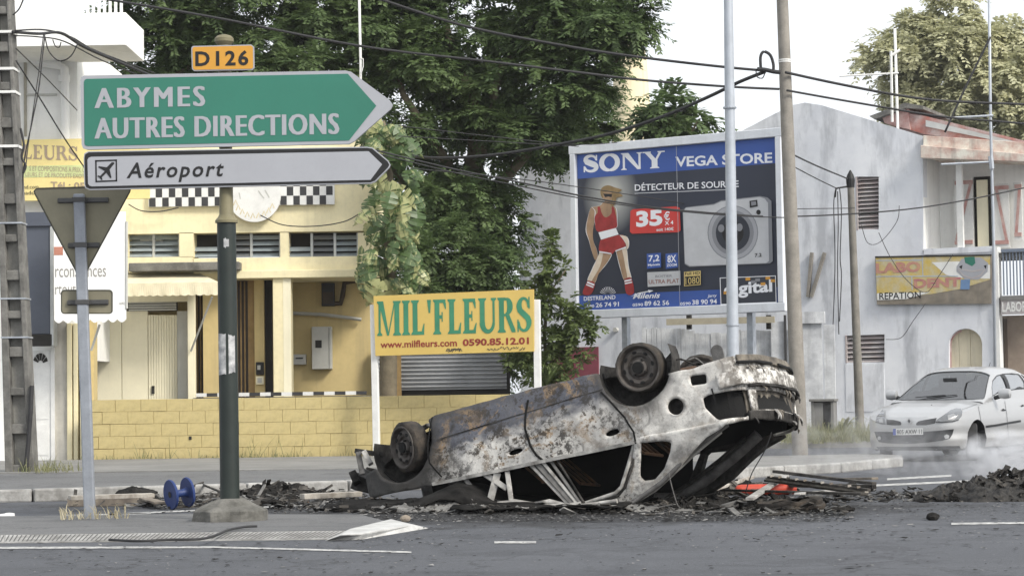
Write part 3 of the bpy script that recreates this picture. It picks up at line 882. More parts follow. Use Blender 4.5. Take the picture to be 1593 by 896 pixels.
# awning over the cream doors
aw = fthing('shop_awning', 'cream fabric awning with scalloped edge over the shop doors', 'awning', FB)
p0, p1 = FB.px(197, 424, .2), FB.px(308, 424, .2)
q0, q1 = FB.px(197, 441, -.7), FB.px(341, 439, -.7)
mb = MB(); mb.add([(p0[0], .18, p0[1]), (p1[0], .18, p1[1]), (q1[0], -.7, q1[1]), (q0[0], -.7, q0[1])], [(0, 3, 2, 1)]); mb.build('canopy', m_awn, aw)
mb = MB()
N = 48
vs = []
for i in range(N + 1):
    x = q0[0] + (q1[0] - q0[0]) * i / N
    vs += [(x, -.70, q0[1]), (x, -.715 + .01 * math.sin(i * .8), q0[1] - .2 - .02 * abs(math.sin(i * math.pi / 4)))]
mb.add(vs, [(2 * i, 2 * i + 1, 2 * i + 3, 2 * i + 2) for i in range(N)]); mb.build('valance', m_awn, aw)
mb = MB(); a, b = FB.px(330, 462, -.6), FB.px(297, 546, -.1); mb.tube([(a[0], -.6, a[1]), (b[0], -.1, b[1])], .018, 6); mb.build('strut', m_grey, aw)
# things on the back wall of the recess
FR2 = Frame((0, 38.5, 0))
def small_box(name, label, cat, px0, py0, px1, py1, dep, mat, extra=(), fr=FR2):
    x0, x1, z0, z1 = fr.rect(px0, py0, px1, py1, -dep)
    o = thing(name, label, cat, fr.world((x0 + x1) / 2, 0, z0), fr.a)
    mb = MB(); mb.box(-(x1 - x0) / 2, (x1 - x0) / 2, -dep, 0, 0, z1 - z0); mb.build('case', mat, o, bevel=.008)
    for (nm, a, b, c_, d_, m) in extra:
        w_, h_ = x1 - x0, z1 - z0
        mb = MB(); mb.box(-w_ / 2 + a * w_, -w_ / 2 + b * w_, -dep - .006, -dep + .01, c_ * h_, d_ * h_); mb.build(nm, m, o)
    return o
small_box('meter_cabinet', 'tall grey electricity meter cabinet on the yellow recess wall', 'cabinet', 485, 508, 516, 574, .18, m_grey, [('window', .18, .5, .5, .68, m_dark), ('door_edge', .86, .88, .02, .98, m_chk)])
small_box('letter_box', 'flat white letter box on the recess wall beside the column', 'letter box', 453, 551, 476, 567, .1, m_grey, [('slot', .3, .8, .55, .68, m_chk)])
small_box('junction_box', 'dark grey box under the pipes high on the recess wall', 'box', 500, 440, 520, 476, .15, m_chk, [('cover', .1, .9, .1, .6, m_dkwood)])
FI = Frame((0, 37.5, 0))
small_box('intercom', 'black payphone style intercom on the narrow yellow pillar', 'intercom', 398, 563, 410, 583, .08, m_black, [('keypad', .2, .6, .4, .75, m_grey)], FI)
small_box('socket_box', 'small cream box below the black intercom', 'box', 398, 585, 410, 598, .07, m_cream, [('cover', .2, .8, .2, .8, m_grey)], FI)
def pipe(name, label, pts, Y, r, mat=m_chk, cat='pipe', n=6):
    P = [at(x, y, Y) for x, y in pts]
    mb = MB(); mb.tube([p - P[0] for p in P], r, n)
    return mb.build(name, mat, loc=P[0], smooth=60, label=label, category=cat)
pipe('wall_pipe', 'grey conduit running across the yellow recess wall above the cabinet', [(455, 487), (500, 489), (548, 495), (562, 497)], 38.4, .035, m_grey)
pipe('drain_pipe', 'dark elbowed pipe on the upper recess wall', [(515, 472), (530, 472), (533, 460), (536, 440), (556, 436)], 38.4, .05, m_dkwood)

# block wall along the pavement
WY = 34.0
FW = Frame((0, WY, 0.08))
bw = fthing('block_wall', 'low ochre yellow painted concrete block wall along the pavement', 'wall', FW)
xa, xb = FW.px(141, 670)[0], 2.6
zt = FW.px(460, 617.5)[1]
mb = MB(); mb.box(xa + .004, xb, .012, .2, -.1, zt - .004); mb.build('wall_core', m_joint, bw)
ch = zt / 5
protos = []
for k in range(3):
    mb = MB(); mb.box(0, .396, -.003 * (k % 2), .06, 0, ch - .003); 
    protos.append(mb.mesh('block', m_block))
nb = 0
for j in range(5):
    x = xa - (.2 if j % 2 else 0) - rnd.uniform(0, .1)
    while x < xb:
        x0, x1 = max(x, xa), min(x + .393, xb)
        if x1 - x0 > .05:
            if x0 == x and x1 == x + .393:
                o = bpy.data.objects.new('block', protos[nb % 3]); C.objects.link(o); o.parent = bw
                o.location = (x, rnd.uniform(-.003, .003), j * ch + rnd.uniform(-.002, .002))
            else:
                mb = MB(); mb.box(0, x1 - x0, 0, .06, 0, ch - .008); o = mb.build('block', m_block, bw, loc=(x0, 0, j * ch))
            bv = o.modifiers.new('bevel', 'BEVEL'); bv.width = .004; bv.segments = 1
            nb += 1
        x += .4
p = FW.px(296, 681, -.01)
mb = MB(); mb.box(p[0] - .02, p[0] + .02, -.012, .0, p[1] - .025, p[1] + .025); mb.build('drain_hole', m_dark, bw)

# ---------------------------------------------------------------- white building at the far left
FA = Frame((0, 34.6, 0.1))
wb = fthing('white_building', 'white rendered building with overhanging balcony at the upper left', 'building', FA)
pbox('wall', -60, 60, 121, 560, .0, 4, m_white, wb, FA)
pbox('wall_reveal', -60, 560, 52, 722, .0, .5, m_white, wb, FA)
mb = MB()
bz0, bz1 = FA.px(100, 72, -1.6)[1], FA.px(100, 21, -1.6)[1]
bx0, bx1 = FA.px(-80, 50, -1.6)[0], FA.px(196, 50, -1.6)[0]
mb.box(bx0, bx1, -1.6, .02, bz0, bz1); bl = mb.build('balcony', m_white, wb, bevel=.01)
for i in range(26):
    xx = bx1 - .08 - i * .085
    mb = MB(); mb.box(xx - .02, xx + .02, -1.56, -1.52, bz1, bz1 + .6); mb.build('baluster', m_white, bl)
mb = MB(); mb.box(bx0, bx1, -1.57, -1.5, bz1 + .55, bz1 + .62); mb.build('handrail', m_white, bl)
pbox('window_frame', 37, 95, 41, 212, -.03, 0.0, M('wood_trim', rgb(170, 165, 150), .7), wb, FA); pbox('window_ledge', 41, 146, 88, 149, -.04, 0, m_grey, wb, FA)
def wpipe(pts, d=-.12, r=.07, nm='down_pipe'):
    P = [FA.px(x, y, d) for x, y in pts]
    mb = MB(); mb.tube([(p[0], d, p[1]) for p in P], r, 12); mb.build(nm, m_white, wb, smooth=60)
wpipe([(47, 60), (47, 90), (52, 96), (92, 102), (100, 107), (101, 130), (102, 300)])
wpipe([(100, 118), (100, 128)], -.12, .09, 'pipe_collar')
# ground floor of the white building: door, dark shutter box, grey pier
dr = pbox('front_door', 50, 545, 79, 718, -.04, .02, m_wpaint, wb, FA, bevel=.004)
pbox('door_panel', 56, 612, 75, 652, -.048, -.04, m_wpaint, dr, FA); pbox('door_panel', 56, 660, 75, 708, -.048, -.04, m_wpaint, dr, FA)
mb = MB()
c_ = FA.px(63, 566, -.05)
for k in range(5):
    a0, a1 = 15 + k * 30, 15 + k * 30 + 25
    pts = arc(c_[0], c_[1], .12, .17, a0, a1, 4) + arc(c_[0], c_[1], .04, .055, a1, a0, 3)
    flat(mb, pts, -.05)
mb.build('fan_light', m_dark, dr)
pbox('pier', 84, 500, 104, 722, -.03, .3, M('grey_render', rgb(198, 194, 184), .85, streak=.2), wb, FA); pbox('door_jamb', 79, 540, 85, 722, -.06, .1, m_wpaint, wb, FA)
for (a, b) in ((104, 112), (114, 121), (124, 133)): pbox('yellow_pilaster', a, 503, b, 722, -.1, .1, m_yel, wb, FA, bevel=.01)
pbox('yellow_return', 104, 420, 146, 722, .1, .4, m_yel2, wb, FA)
sb_ = fthing('shutter_box', 'dark slate blue sign box hanging on the white wall beside the pole', 'sign box', Frame((0, 34.4, .1)))
FSB = Frame((0, 34.4, .1))
m_slate = M('slate_panel', rgb(88, 93, 104), .35, .1, var=.2, scale=1.5)
pbox('panel', 40, 352, 78, 520, -.25, 0, m_slate, sb_, FSB, bevel=.01); pbox('top_rail', 36, 330, 80, 352, -.3, 0, m_slate, sb_, FSB, bevel=.01); pbox('bottom_rail', 38, 520, 80, 538, -.3, 0, m_dark, sb_, FSB, bevel=.01)
pbox('side_rail', 78, 330, 83, 538, -.28, 0, m_frame, sb_, FSB)
# banner awning
FBN = Frame((0, 33.6, .1))
bn = fthing('banner_awning', 'white side banner with scalloped hem and grey lettering behind the give way sign', 'banner', FBN)
x0, x1, z0, z1 = FBN.rect(84, 330, 196, 497)
mb = MB(); N = 40
top_ = [(x0 + (x1 - x0) * i / N, z1) for i in range(N + 1)]
bot_ = [(x1 + (x0 - x1) * i / N, z0 - .05 * abs(math.sin(i * math.pi / 5))) for i in range(N + 1)]
mb.prism(top_ + bot_, 0, .01); mb.build('cloth', m_white, bn)
m_bgrey = M('banner_grey_print', rgb(150, 147, 142), .8)
mb = MB()
a = FBN.rect(86, 418, 165, 431); textmb(mb, 'rconstances', a[0], a[1], a[2], a[3] + .03, -.004); mb.build('lettering', m_bgrey, bn); mb = MB()
a = FBN.rect(86, 444, 118, 458); textmb(mb, 'rtout', a[0], a[1], a[2], a[3], -.004); mb.build('lettering', m_bgrey, bn); mb = MB()
a = FBN.rect(185, 470, 194, 474); textmb(mb, 'NORD', a[0], a[1], a[2], a[3], -.004)
mb.build('lettering', m_bgrey, bn)
mb = MB(); a = FBN.rect(84, 384, 98, 397); mb.box(a[0], a[1], -.004, 0, a[2], a[3]); mb.build('red_print', M('faded_red_print', rgb(190, 130, 110), .8), bn)
for xx in (197,): mb = MB(); a = FBN.px(xx, 345); b = FBN.px(xx, 480); mb.tube([(a[0], .0, a[1]), (b[0], 0, b[1])], .02, 8); mb.build('pole', m_grey, bn)
pbox('white_box', 160, 290, 198, 346, .3, .6, m_wpaint, yb, FBN)
mb = MB(); a = FBN.px(155, 505, .2); b = FBN.px(142, 545, .3); mb.tube([(a[0], .2, a[1]), (b[0], .3, b[1])], .02, 6); mb.build('strut', m_grey, bn)
# yellow shop sign on the white building
FYS = Frame((at(120, 260, 34.2).x, 34.2, 0), R(-3))
ys = fthing('florist_sign', 'pale yellow florist sign board with serif lettering high on the white building', 'sign', FYS)
pbox('board', 10, 216, 232, 311, 0, .06, M('pale_yellow_board', rgb(238, 219, 150), .7, var=.08), ys, FYS)
pbox('green_band', 12, 257, 225, 275, -.004, 0, M('pale_green_band', rgb(214, 222, 160), .7), ys, FYS, ref=0)
m_sgrey = M('sign_grey_brown', rgb(178, 160, 138), .8)
mb = MB(); a = FYS.rect(36, 224, 121, 246); serifmb(mb, 'LEURS', a[0], a[1], a[2], a[3], -.006, slope=-.06); mb.build('lettering', m_sgrey, ys); mb = MB()
a = FYS.rect(46, 257, 150, 265); textmb(mb, 'S ET COMPOSITIONS A PRIX GRAND', a[0], a[1], a[2], a[3], -.008, slope=-.05); mb.build('lettering', m_sgrey, ys); mb = MB()
a = FYS.rect(40, 267, 150, 275); textmb(mb, 'LEURS ET DE PRODUITS EXOTIQUES', a[0], a[1], a[2], a[3], -.008, slope=-.05); mb.build('lettering', m_sgrey, ys); mb = MB()
a = FYS.rect(79, 282, 150, 292); textmb(mb, 'Tél : 0590', a[0], a[1], a[2], a[3], -.008, off=.02, slope=-.05)
mb.build('lettering', m_sgrey, ys)
mb = MB(); a = FYS.rect(33, 288, 60, 294); textmb(mb, 'and.com', a[0], a[1], a[2], a[3], -.008); mb.build('small_lettering', m_chk, ys); mb = MB(); a = FYS.rect(35, 297, 60, 303); textmb(mb, 'nadoo', a[0], a[1], a[2], a[3], -.008)
mb.build('small_lettering', m_chk, ys)

# ---------------------------------------------------------------- corrugated shutter behind the MIL'FLEURS board
FC = Frame((0, 38.2, 0))
cr = fthing('roller_shutter', 'grey horizontal corrugated metal shutter behind the yellow board', 'shutter', FC)
x0, x1, z0, z1 = FC.rect(583, 548, 788, 606)
mb = MB()
n = 60
prof = [(z0 + (z1 - z0) * i / n, .03 * math.sin(i / n * 2 * math.pi * 9)) for i in range(n + 1)]
vs = []
for z, y in prof: vs += [(x0, y, z), (x1, y, z)]
mb.add(vs, [(2 * i, 2 * i + 1, 2 * i + 3, 2 * i + 2) for i in range(n)]); mb.build('corrugated_sheet', M('corrugated_grey', rgb(176, 178, 180), .5, .3, var=.25, scale=2), cr, smooth=True)
mb = MB(); mb.box(x0 - .02, x1 + .06, .06, .2, 0, z1 + .1); mb.build('backing', m_dark, cr)
a = FC.px(620, 580, -.1)[0]; mb = MB(); mb.box(a - .05, a + .05, -.2, -.1, 0, z1 + .3); mb.build('post', m_brown, cr)

# ---------------------------------------------------------------- MIL'FLEURS board
FM = Frame((at(706, 500, 33.2).x, 33.2, 0.1), R(-14))
mf = fthing('florist_board', 'yellow board with large green serif lettering on two white posts before the block wall', 'sign', FM)
bp = panel('board', mf, FM, [(581, 460.5), (830, 450), (830.5, 546.5), (584, 553.5)], -.03, M('board_yellow', rgb(204, 176, 98), .55, var=.08, scale=2, fine=.05), .04)
L_ = FM.px(588, 523, -.03); 
def seg(px0, py0, px1, py1):  # baseline start and end -> x0,x1,z,slope
    a, b = FM.px(px0, py0, -.03), FM.px(px1, py1, -.03)
    return a[0], b[0], a[1], (b[1] - a[1]) / (b[0] - a[0])
x0, x1, zb, slp = seg(587, 522.5, 826, 516)
hgt = FM.px(700, 465, -.03)[1] - FM.px(700, 519, -.03)[1]
mb = MB(); serifmb(mb, "MIL'FLEURS", x0, x1, zb, zb + hgt, -.034, T=.23, t=.1, slope=slp); mb.build('green_lettering', M('board_green', rgb(62, 134, 102), .6), bp)
m_bred = M('board_maroon', rgb(140, 52, 46), .6)
mb = MB()
x0, x1, zb, slp = seg(592, 541.5, 711, 538.5); h = FM.px(650, 529, -.03)[1] - FM.px(650, 540, -.03)[1]
textmb(mb, 'www.milfleurs.com', x0, x1, zb, zb + h, -.034, off=.02, slope=slp); mb.build('maroon_lettering', m_bred, bp); mb = MB()
x0, x1, zb, slp = seg(720, 538.5, 823, 535.5); textmb(mb, '0590.85.12.01', x0, x1, zb, zb + h * 1.0, -.034, off=.035, slope=slp)
mb.build('maroon_lettering', m_bred, bp)
mb = MB()
for k in range(26):
    x = 694 + k * 1.6 if k < 14 else 758 + (k - 14) * 5
    y = 545 - (x - 694) * .03
    mb.stroke([FM.px(x, y + rnd.uniform(-3, 3), -.03), FM.px(x + 2, y + rnd.uniform(-3, 3), -.03), FM.px(x + 4, y + rnd.uniform(-3, 3), -.03)], .012, -.035 - .0002 * k)
mb.build('graffiti', m_chk, bp)
for (pt, pb) in (((580, 474), (585.5, 735)), ((834, 466), (837, 700))):
    a, b = FM.px(*pb, .02), FM.px(*pt, .02)
    mb = MB(); k = (b[0] - a[0]) / (b[1] - a[1])
    xb_ = a[0] - k * a[1]
    mb.add([(xb_ - .05 + (b[0] - xb_) * t, yy, b[1] * t) for t in (0, 1) for yy in (0.02, .1)] + [(xb_ + .05 + (b[0] - xb_) * t, yy, b[1] * t) for t in (0, 1) for yy in (0.02, .1)],
           [(0, 4, 6, 2), (1, 3, 7, 5), (0, 2, 3, 1), (4, 5, 7, 6), (2, 6, 7, 3)])
    mb.build('post', m_wpaint, mf, bevel=.006)
# ---------------------------------------------------------------- white gable building on the right
from mathutils.geometry import tessellate_polygon
m_gab = NT('gable_render')
_n1 = m_gab.noise(0.5, 6, 0.65)
_c = m_gab.mix(m_gab.ramp(_n1, [(0.38, 0.0), (0.62, 1.0)]), rgb(224, 226, 230), rgb(202, 205, 212))
_n2 = m_gab.noise(2.2, 6, 0.7, m_gab.coord((1, 1, .7)))
_c = m_gab.mix(m_gab.ramp(_n2, [(0.52, 0.0), (0.72, 0.4)]), _c, rgb(160, 161, 165))
_n3 = m_gab.noise(1.0, 5, 0.65, m_gab.coord((1.6, 1.6, .4)))
_c = m_gab.mix(m_gab.ramp(_n3, [(0.52, 0.0), (0.66, 0.55)]), _c, rgb(132, 135, 142))
m_gab.base(_c)
m_gab.b.inputs['Roughness'].default_value = 0.9
m_gab.bump(m_gab.noise(40, 4, .6), .2, .01)
m_gab = m_gab.mat
m_redp = M('faded_red_paint', rgb(178, 132, 126), 0.8, col2=rgb(196, 172, 166), scale=5, fine=0.3)
m_redroof = M('rusty_red_roof', rgb(166, 102, 90), 0.7, col2=rgb(182, 174, 172), scale=2.5, fine=0.3, streak=.3)
m_stain = M('stained_parapet', rgb(222, 218, 206), 0.85, col2=rgb(186, 150, 138), scale=4, fine=0.25, streak=0.5)
m_louv = M('grey_louvre', rgb(182, 178, 178), 0.7, col2=rgb(160, 146, 144), scale=3)

def holed(mb, outer, holes, y0, dep):
    polys = [[Vector((x, z, 0)) for x, z in p] for p in [outer] + holes]
    flatp = [q for p in polys for q in p]
    tris = tessellate_polygon(polys)
    base = len(mb.v)
    mb.add([(q.x, y0, q.y) for q in flatp], [])
    for t in tris:
        a, b, c = (flatp[i] for i in t)
        s = (b - a).cross(c - a).z
        f = tuple(base + i for i in (t if s > 0 else t[::-1]))
        mb.f.append(f); mb.m.append(mb.cm)
    for h in holes + [outer]:
        n = len(h)
        mb.add([(x, y0, z) for x, z in h] + [(x, y0 + dep, z) for x, z in h], [(i, (i + 1) % n, (i + 1) % n + n, i + n) for i in range(n)])

GO = at(1545, 640, 44.0)
FG = Frame((GO.x, 44.0, 0.1), R(-26))
gb = fthing('gable_building', 'white rendered building with shallow gable, recessed balcony and louvred openings', 'building', FG)
P = lambda pts, d=0.0: [FG.px(x, y, d) for x, y in pts]
archp = [(1476, 602)] + [(1502 + 26 * math.cos(R(a)), 536 - 25 * math.sin(R(a))) for a in range(180, -1, -15)] + [(1528, 602)]
h1, h2, h3 = P([(1333, 275), (1367, 275), (1367, 357), (1333, 357)]), P([(1316, 522), (1376, 520), (1376, 563), (1316, 564)]), P(archp)
outer = P([(812, 800), (808, 252), (890, 243), (1000, 232), (1150, 206), (1200, 180), (1232, 164), (1252, 160), (1278, 164), (1436, 212), (1436, 393), (1546, 384), (1548, 800)])
outer[0] = (outer[0][0], -.2); outer[-1] = (outer[-1][0], -.2)
mb = MB(); holed(mb, outer, [h1, h2, h3], 0, .3); mb.build('gable_wall', m_gab, gb)
x0, x1 = outer[1][0] + .1, outer[-1][0] - .1
mb = MB(); mb.box(h1[0][0] - .1, h1[1][0] + .1, .25, .28, h1[2][1] - .1, h1[0][1] + .1); mb.build('dark_opening', m_dark, gb)
mb = MB(); mb.box(h2[0][0] - .1, h2[1][0] + .1, .25, .28, h2[2][1] - .1, h2[0][1] + .1); mb.build('dark_opening', m_dark, gb)
for (h, n) in ((h1, 13), (h2, 6)):
    xa, xb, zb, zt = min(p[0] for p in h) + .01, max(p[0] for p in h) - .01, min(p[1] for p in h), max(p[1] for p in h)
    for i in range(n):
        z = zb + (zt - zb) * (i + .5) / n
        dz = (zt - zb) / n * .42
        mb = MB(); mb.add([(xa, .03, z - dz), (xb, .03, z - dz), (xb, .12, z + dz), (xa, .12, z + dz)], [(0, 1, 2, 3)]); mb.build('louvre_slat', m_louv, gb)
    mb = MB(); mb.box(xa - .015, xa + .015, -.01, .06, zb, zt); mb.build('louvre_frame', m_louv, gb)
# arched door in its reveal
mb = MB()
q = P(archp, .22)
bx = [p[0] for p in q]
for i in range(3):
    xa, xb = min(bx) + (max(bx) - min(bx)) * i / 3 + .004, min(bx) + (max(bx) - min(bx)) * (i + 1) / 3 - .004
    mbd = MB(); mbd.box(xa, xb, .2, .24, 0, max(p[1] for p in q) + .02); mbd.build('door_board', M('cream_door_board', rgb(226, 216, 190), .8, var=.12, streak=.2), gb)
mb.stroke(P([(1478.5, 602)] + [(1502 + 24 * math.cos(R(a)), 536 - 23 * math.sin(R(a))) for a in range(180, 90, -15)], .1), .06, .1); mb.build('red_reveal', m_redp, gb)
# window surround panel below the lower louvre
mb = MB(); a = FG.rect(1316, 566, 1376, 640); mb.box(a[0], a[1], -.012, .01, a[2], a[3]); mb.build('render_patch', m_gab, gb)
# balcony recess with shutters
FR3 = Frame(FG.world(0, 1.3, 0), FG.a)
def gbox(name, px0, py0, px1, py1, y0, y1, mat, parent=gb, bevel=0): return pbox(name, px0, py0, px1, py1, y0, y1, mat, parent, FG, bevel)
gbox('balcony_back_wall', 1425, 225, 1600, 400, 1.3, 1.4, m_white)
a = FG.px(1436, 300)[0]
mb = MB(); mb.box(a - .12, a - .002, .02, 1.35, FG.px(1436, 400)[1], FG.px(1436, 214)[1]); mb.build('return_wall', m_white, gb)
gbox('balcony_floor', 1425, 395, 1600, 402, .02, 1.4, m_conc)
gbox('balcony_parapet', 1437, 385, 1546, 394, -.02, .12, m_gab)
gbox('door_opening', 1516, 275, 1541, 390, 1.24, 1.3, m_dark); gbox('door_leaf', 1520, 280, 1537, 390, 1.2, 1.24, m_cream)
def shutter(x0, x1, y0, y1, flip):
    s = gbox('shutter', x0, y0, x1, y1, 1.12, 1.16, m_wpaint)
    gbox('shutter_rail', x0 + 1, y0 + 3, x1 - 1, y0 + 9, 1.1, 1.12, m_redp, s); gbox('shutter_rail', x0 + 1, y1 - 12, x1 - 1, y1 - 6, 1.1, 1.12, m_redp, s)
    aa, bb = (x1 - 4, y0 + 8), (x0 + 4, y1 - 12)
    if flip: aa, bb = (x0 + 4, y0 + 8), (x1 - 4, y1 - 12)
    mb = MB(); mb.stroke([FG.px(*aa, 1.1), FG.px(*bb, 1.1)], .06, 1.096); mb.build('shutter_brace', m_redp, s)
shutter(1484, 1514, 278, 386, False); shutter(1546, 1570, 286, 386, True); shutter(1577, 1590, 284, 374, False)
gbox('balcony_post', 1488, 245, 1497, 392, .05, .16, m_wpaint)
# parapet beam and roof edge over the balcony
mb = MB(); q = P([(1436, 211), (1600, 222), (1600, 250), (1560, 247), (1436, 244)], -.12); mb.prism(q, -.12, 1.35); mb.build('roof_beam', m_stain, gb, bevel=.01)
mb = MB(); q = P([(1432, 226), (1600, 240), (1600, 252), (1432, 246)], -.3); mb.prism(q, -.3, -.1); mb.build('eaves_slab', m_stain, gb, bevel=.01)
mb = MB(); q = P([(1405, 176), (1440, 181), (1605, 222), (1605, 232), (1437, 209), (1405, 199)], .5); mb.prism(q, .5, 3.5); mb.build('red_roof', m_redroof, gb)
mb = MB(); q = P([(1440, 187), (1590, 223), (1560, 221), (1440, 197)], .44); mb.prism(q, .44, .48); mb.build('metal_flashing', m_frame, gb)
mb = MB(); q = P([(1352, 181), (1408, 160), (1436, 165), (1436, 170), (1410, 168), (1360, 186)], .3); mb.prism(q, .3, 2.5); mb.build('dark_roof_edge', m_concd, gb)
mb = MB(); q = P([(1372, 182), (1412, 167), (1416, 202), (1376, 192)], .45); mb.prism(q, .45, 2.2); mb.build('red_gable_end', m_redp, gb)
# the corner to the right: pilaster, railing, lettered fascia, shop front
gbox('corner_pilaster', 1548, 384, 1556, 700, -.06, .2, m_wpaint, bevel=.008)
gbox('shop_back', 1556, 490, 1640, 700, 1.2, 1.3, M('shop_interior', rgb(176, 160, 146), .9)); gbox('dark_jamb', 1557, 495, 1563, 640, .3, .6, m_dkwood)
fa_ = gbox('fascia', 1557, 465, 1640, 488, -.08, .1, m_louv)
mb = MB(); a = FG.rect(1559, 469, 1606, 485, -.09); textmb(mb, 'LABORA', a[0], a[1], a[2], a[3], -.09, off=.03); mb.build('lettering', m_wpaint, fa_)
gbox('balcony_slab', 1556, 459, 1640, 466, -.1, 1.3, m_conc)
for i in range(14): gbox('baluster', 1560 + i * 5.2, 391, 1561.6 + i * 5.2, 459, -.02, .02, M('blue_rail', rgb(120, 130, 146), .6) if i == 0 else bpy.data.materials['blue_rail'])
gbox('handrail', 1557, 386, 1640, 391, -.04, .03, bpy.data.materials['blue_rail'])
mb = MB(); mb.box(FG.px(1600, 400)[0], FG.px(1600, 400)[0] + 3, 1.3, 1.5, 0, FG.px(1600, 246)[1]); mb.build('side_wall', m_white, gb)
q = P([(860, 541), (931, 541), (931, 580), (860, 580)], -.01)
mb = MB(); mb.box(q[0][0], q[1][0], -.02, .01, 0, q[0][1]); mb.build('maroon_door', M('maroon_paint', rgb(140, 72, 84), .7), gb)
mb = MB(); p = FG.px(958, 513, -.05); mb.lathe([(.05, 0), (.05, .12)], 12, Matrix.Translation((p[0], .02, p[1])) @ Matrix.Rotation(R(90), 4, 'X')); mb.build('vent_pipe', m_grey, gb)
for (a, b) in (((1257, 462), (1263, 393)), ((1262, 462), (1283, 393))):
    mb = MB(); A, B = FG.px(*a, -.06), FG.px(*b, -.06); mb.beam((A[0], -.06, A[1]), (B[0], -.06, B[1]), .06, .08, (0, 1, 0)); mb.build('wall_bracket', m_cpole, gb)
# LABO DENT board
FLD = Frame(FG.world(0, -.06, 0), FG.a)
ld = fthing('dental_board', 'torn yellow painted board with red lettering and a tooth face on the gable wall', 'sign', FLD)
Q = lambda cx, cy: (1180 + cx / 3.734, 380 + cy / 3.734)
def lpoly(nm, pts, d, mat, th=0.0):
    mb = MB(); zone(mb, FLD, [Q(*p) for p in pts], d, th); return mb.build(nm, mat, ld)
lpoly('board', [(677, 72), (1352, 60), (1350, 345), (688, 350)], -.03, M('bare_board', rgb(140, 132, 120), .85, var=.4, scale=4, streak=.4), .05)
lpoly('top_strip', [(676, 70), (1352, 58), (1352, 66), (677, 78)], -.045, m_dark, .03)
m_ldy = M('peeling_yellow', rgb(196, 172, 92), .8, col2=rgb(186, 180, 158), scale=5, fine=.3, streak=.2)
yf = lpoly('yellow_face', [(680, 80), (1345, 68), (1345, 205), (1170, 260), (1000, 290), (688, 322)], -.034, m_ldy)
m_lbl = M('pale_blue_line', rgb(178, 190, 205), .8)
mb = MB()
for k, q in enumerate(([(682, 95), (950, 92)], [(952, 75), (955, 185)], [(683, 187), (1160, 185)], [(890, 187), (893, 265)])):
    mb.stroke([FLD.px(*Q(*p), -.035) for p in q], .018, -.0365 - .0003 * k)
mb.build('ruled_lines', m_lbl, ld)
lpoly('white_patch', [(1005, 105), (1160, 100), (1345, 120), (1345, 200), (1180, 195), (1090, 178)], -.036, m_wpaint)
m_lred = M('faded_crimson', rgb(168, 108, 116), .8, col2=rgb(190, 150, 120), scale=6)
for (tx, a, b, c_, d_) in (('LABO', 684, 105, 945, 166), ('DENT', 905, 197, 1178, 252)):
    mb = MB(); e = FLD.rect(*Q(a, b), *Q(c_, d_)); textmb(mb, tx, e[0], e[1], e[2], e[3], -.038, off=.05); mb.build('lettering', m_lred, ld)
lpoly('white_strip', [(688, 285), (1000, 278), (860, 318), (690, 325)], -.038, m_wpaint)
mb = MB(); e = FLD.rect(*Q(705, 278), *Q(945, 318)); textmb(mb, 'REPATION', e[0], e[1], e[2], e[3], -.0405, off=.01); mb.build('lettering', m_black, ld)
lpoly('tooth_face', [(1150, 130), (1180, 85), (1290, 75), (1335, 110), (1330, 160), (1280, 205), (1200, 205), (1150, 160)], -.0375, m_swhite)
mb = MB(); mb.stroke([FLD.px(*Q(*p), -.04) for p in [(1160, 145), (1200, 150), (1240, 158), (1285, 150), (1315, 145), (1290, 180), (1240, 198), (1190, 182)]], .025, -.040, close=True); mb.build('mouth_outline', m_louv, ld)
lpoly('green_cap', [(1195, 75), (1255, 72), (1260, 110), (1240, 128), (1200, 108)], -.0385, m_sgreen)
for q in ([(1165, 130), (1185, 120), (1180, 145)], [(1308, 125), (1325, 120), (1320, 145)]): lpoly('eye', q, -.0392, m_black)
lpoly('blue_brush', [(1175, 205), (1230, 205), (1225, 262), (1172, 262)], -.0388, M('brush_blue', rgb(110, 140, 178), .7))
# white board fence and panels under the billboard
FF = Frame((at(1150, 600, 42.0).x, 42.0, .1), R(-16))
fn = fthing('board_fence', 'peeling white board fence beneath the billboard', 'fence', FF)
m_fw = M('peeling_white_boards', rgb(218, 220, 222), .8, col2=rgb(178, 180, 184), scale=4, fine=.3, streak=.4)
x = 1000.0
while x < 1228:
    wd = rnd.uniform(6.5, 9.5)
    tp_ = 512 + rnd.uniform(-1.5, 1.5) + (4 if 1075 < x < 1130 else 0) + (-1 if x < 1070 else 2)
    if 1131 < x < 1150: tp_ = 513
    if 1180 < x < 1196: tp_ = 514
    a = FF.rect(x, tp_, x + wd - .7, 690)
    mb = MB(); mb.box(a[0], a[1], rnd.uniform(-.012, .012), .03, -.05, a[3]); mb.build('board', m_fw, fn)
    x += wd
for (a, b, c_, d_) in ((1201, 500, 1222, 690), (1248, 491, 1280, 690), (1283, 505, 1300, 690)):
    e = FF.rect(a, b, c_, d_, -.12); mb = MB(); mb.box(e[0], e[1], -.14, -.1, -.05, e[3]); mb.build('tall_panel', m_fw, fn, bevel=.004)
e = FF.rect(1240, 485, 1283, 503, -.18); mb = MB(); mb.box(e[0], e[1], -.2, -.12, e[2], e[3]); mb.build('cap_board', m_fw, fn)
for xx in (1221, 1246): e = FF.rect(xx, 490, xx + 3, 690, -.2); mb = MB(); mb.box(e[0], e[1], -.2, -.1, 0, e[3]); mb.build('dark_post', m_chk, fn)
mb = MB(); a, b = FF.px(1037, 501, -.3), FF.px(1205, 497, -.3); mb.beam((a[0], -.3, a[1]), (b[0], -.3, b[1]), .06, .12, (0, 0, 1)); mb.build('wooden_rail', M('grey_ochre_wood', rgb(178, 170, 150), .8, streak=.2), fn)
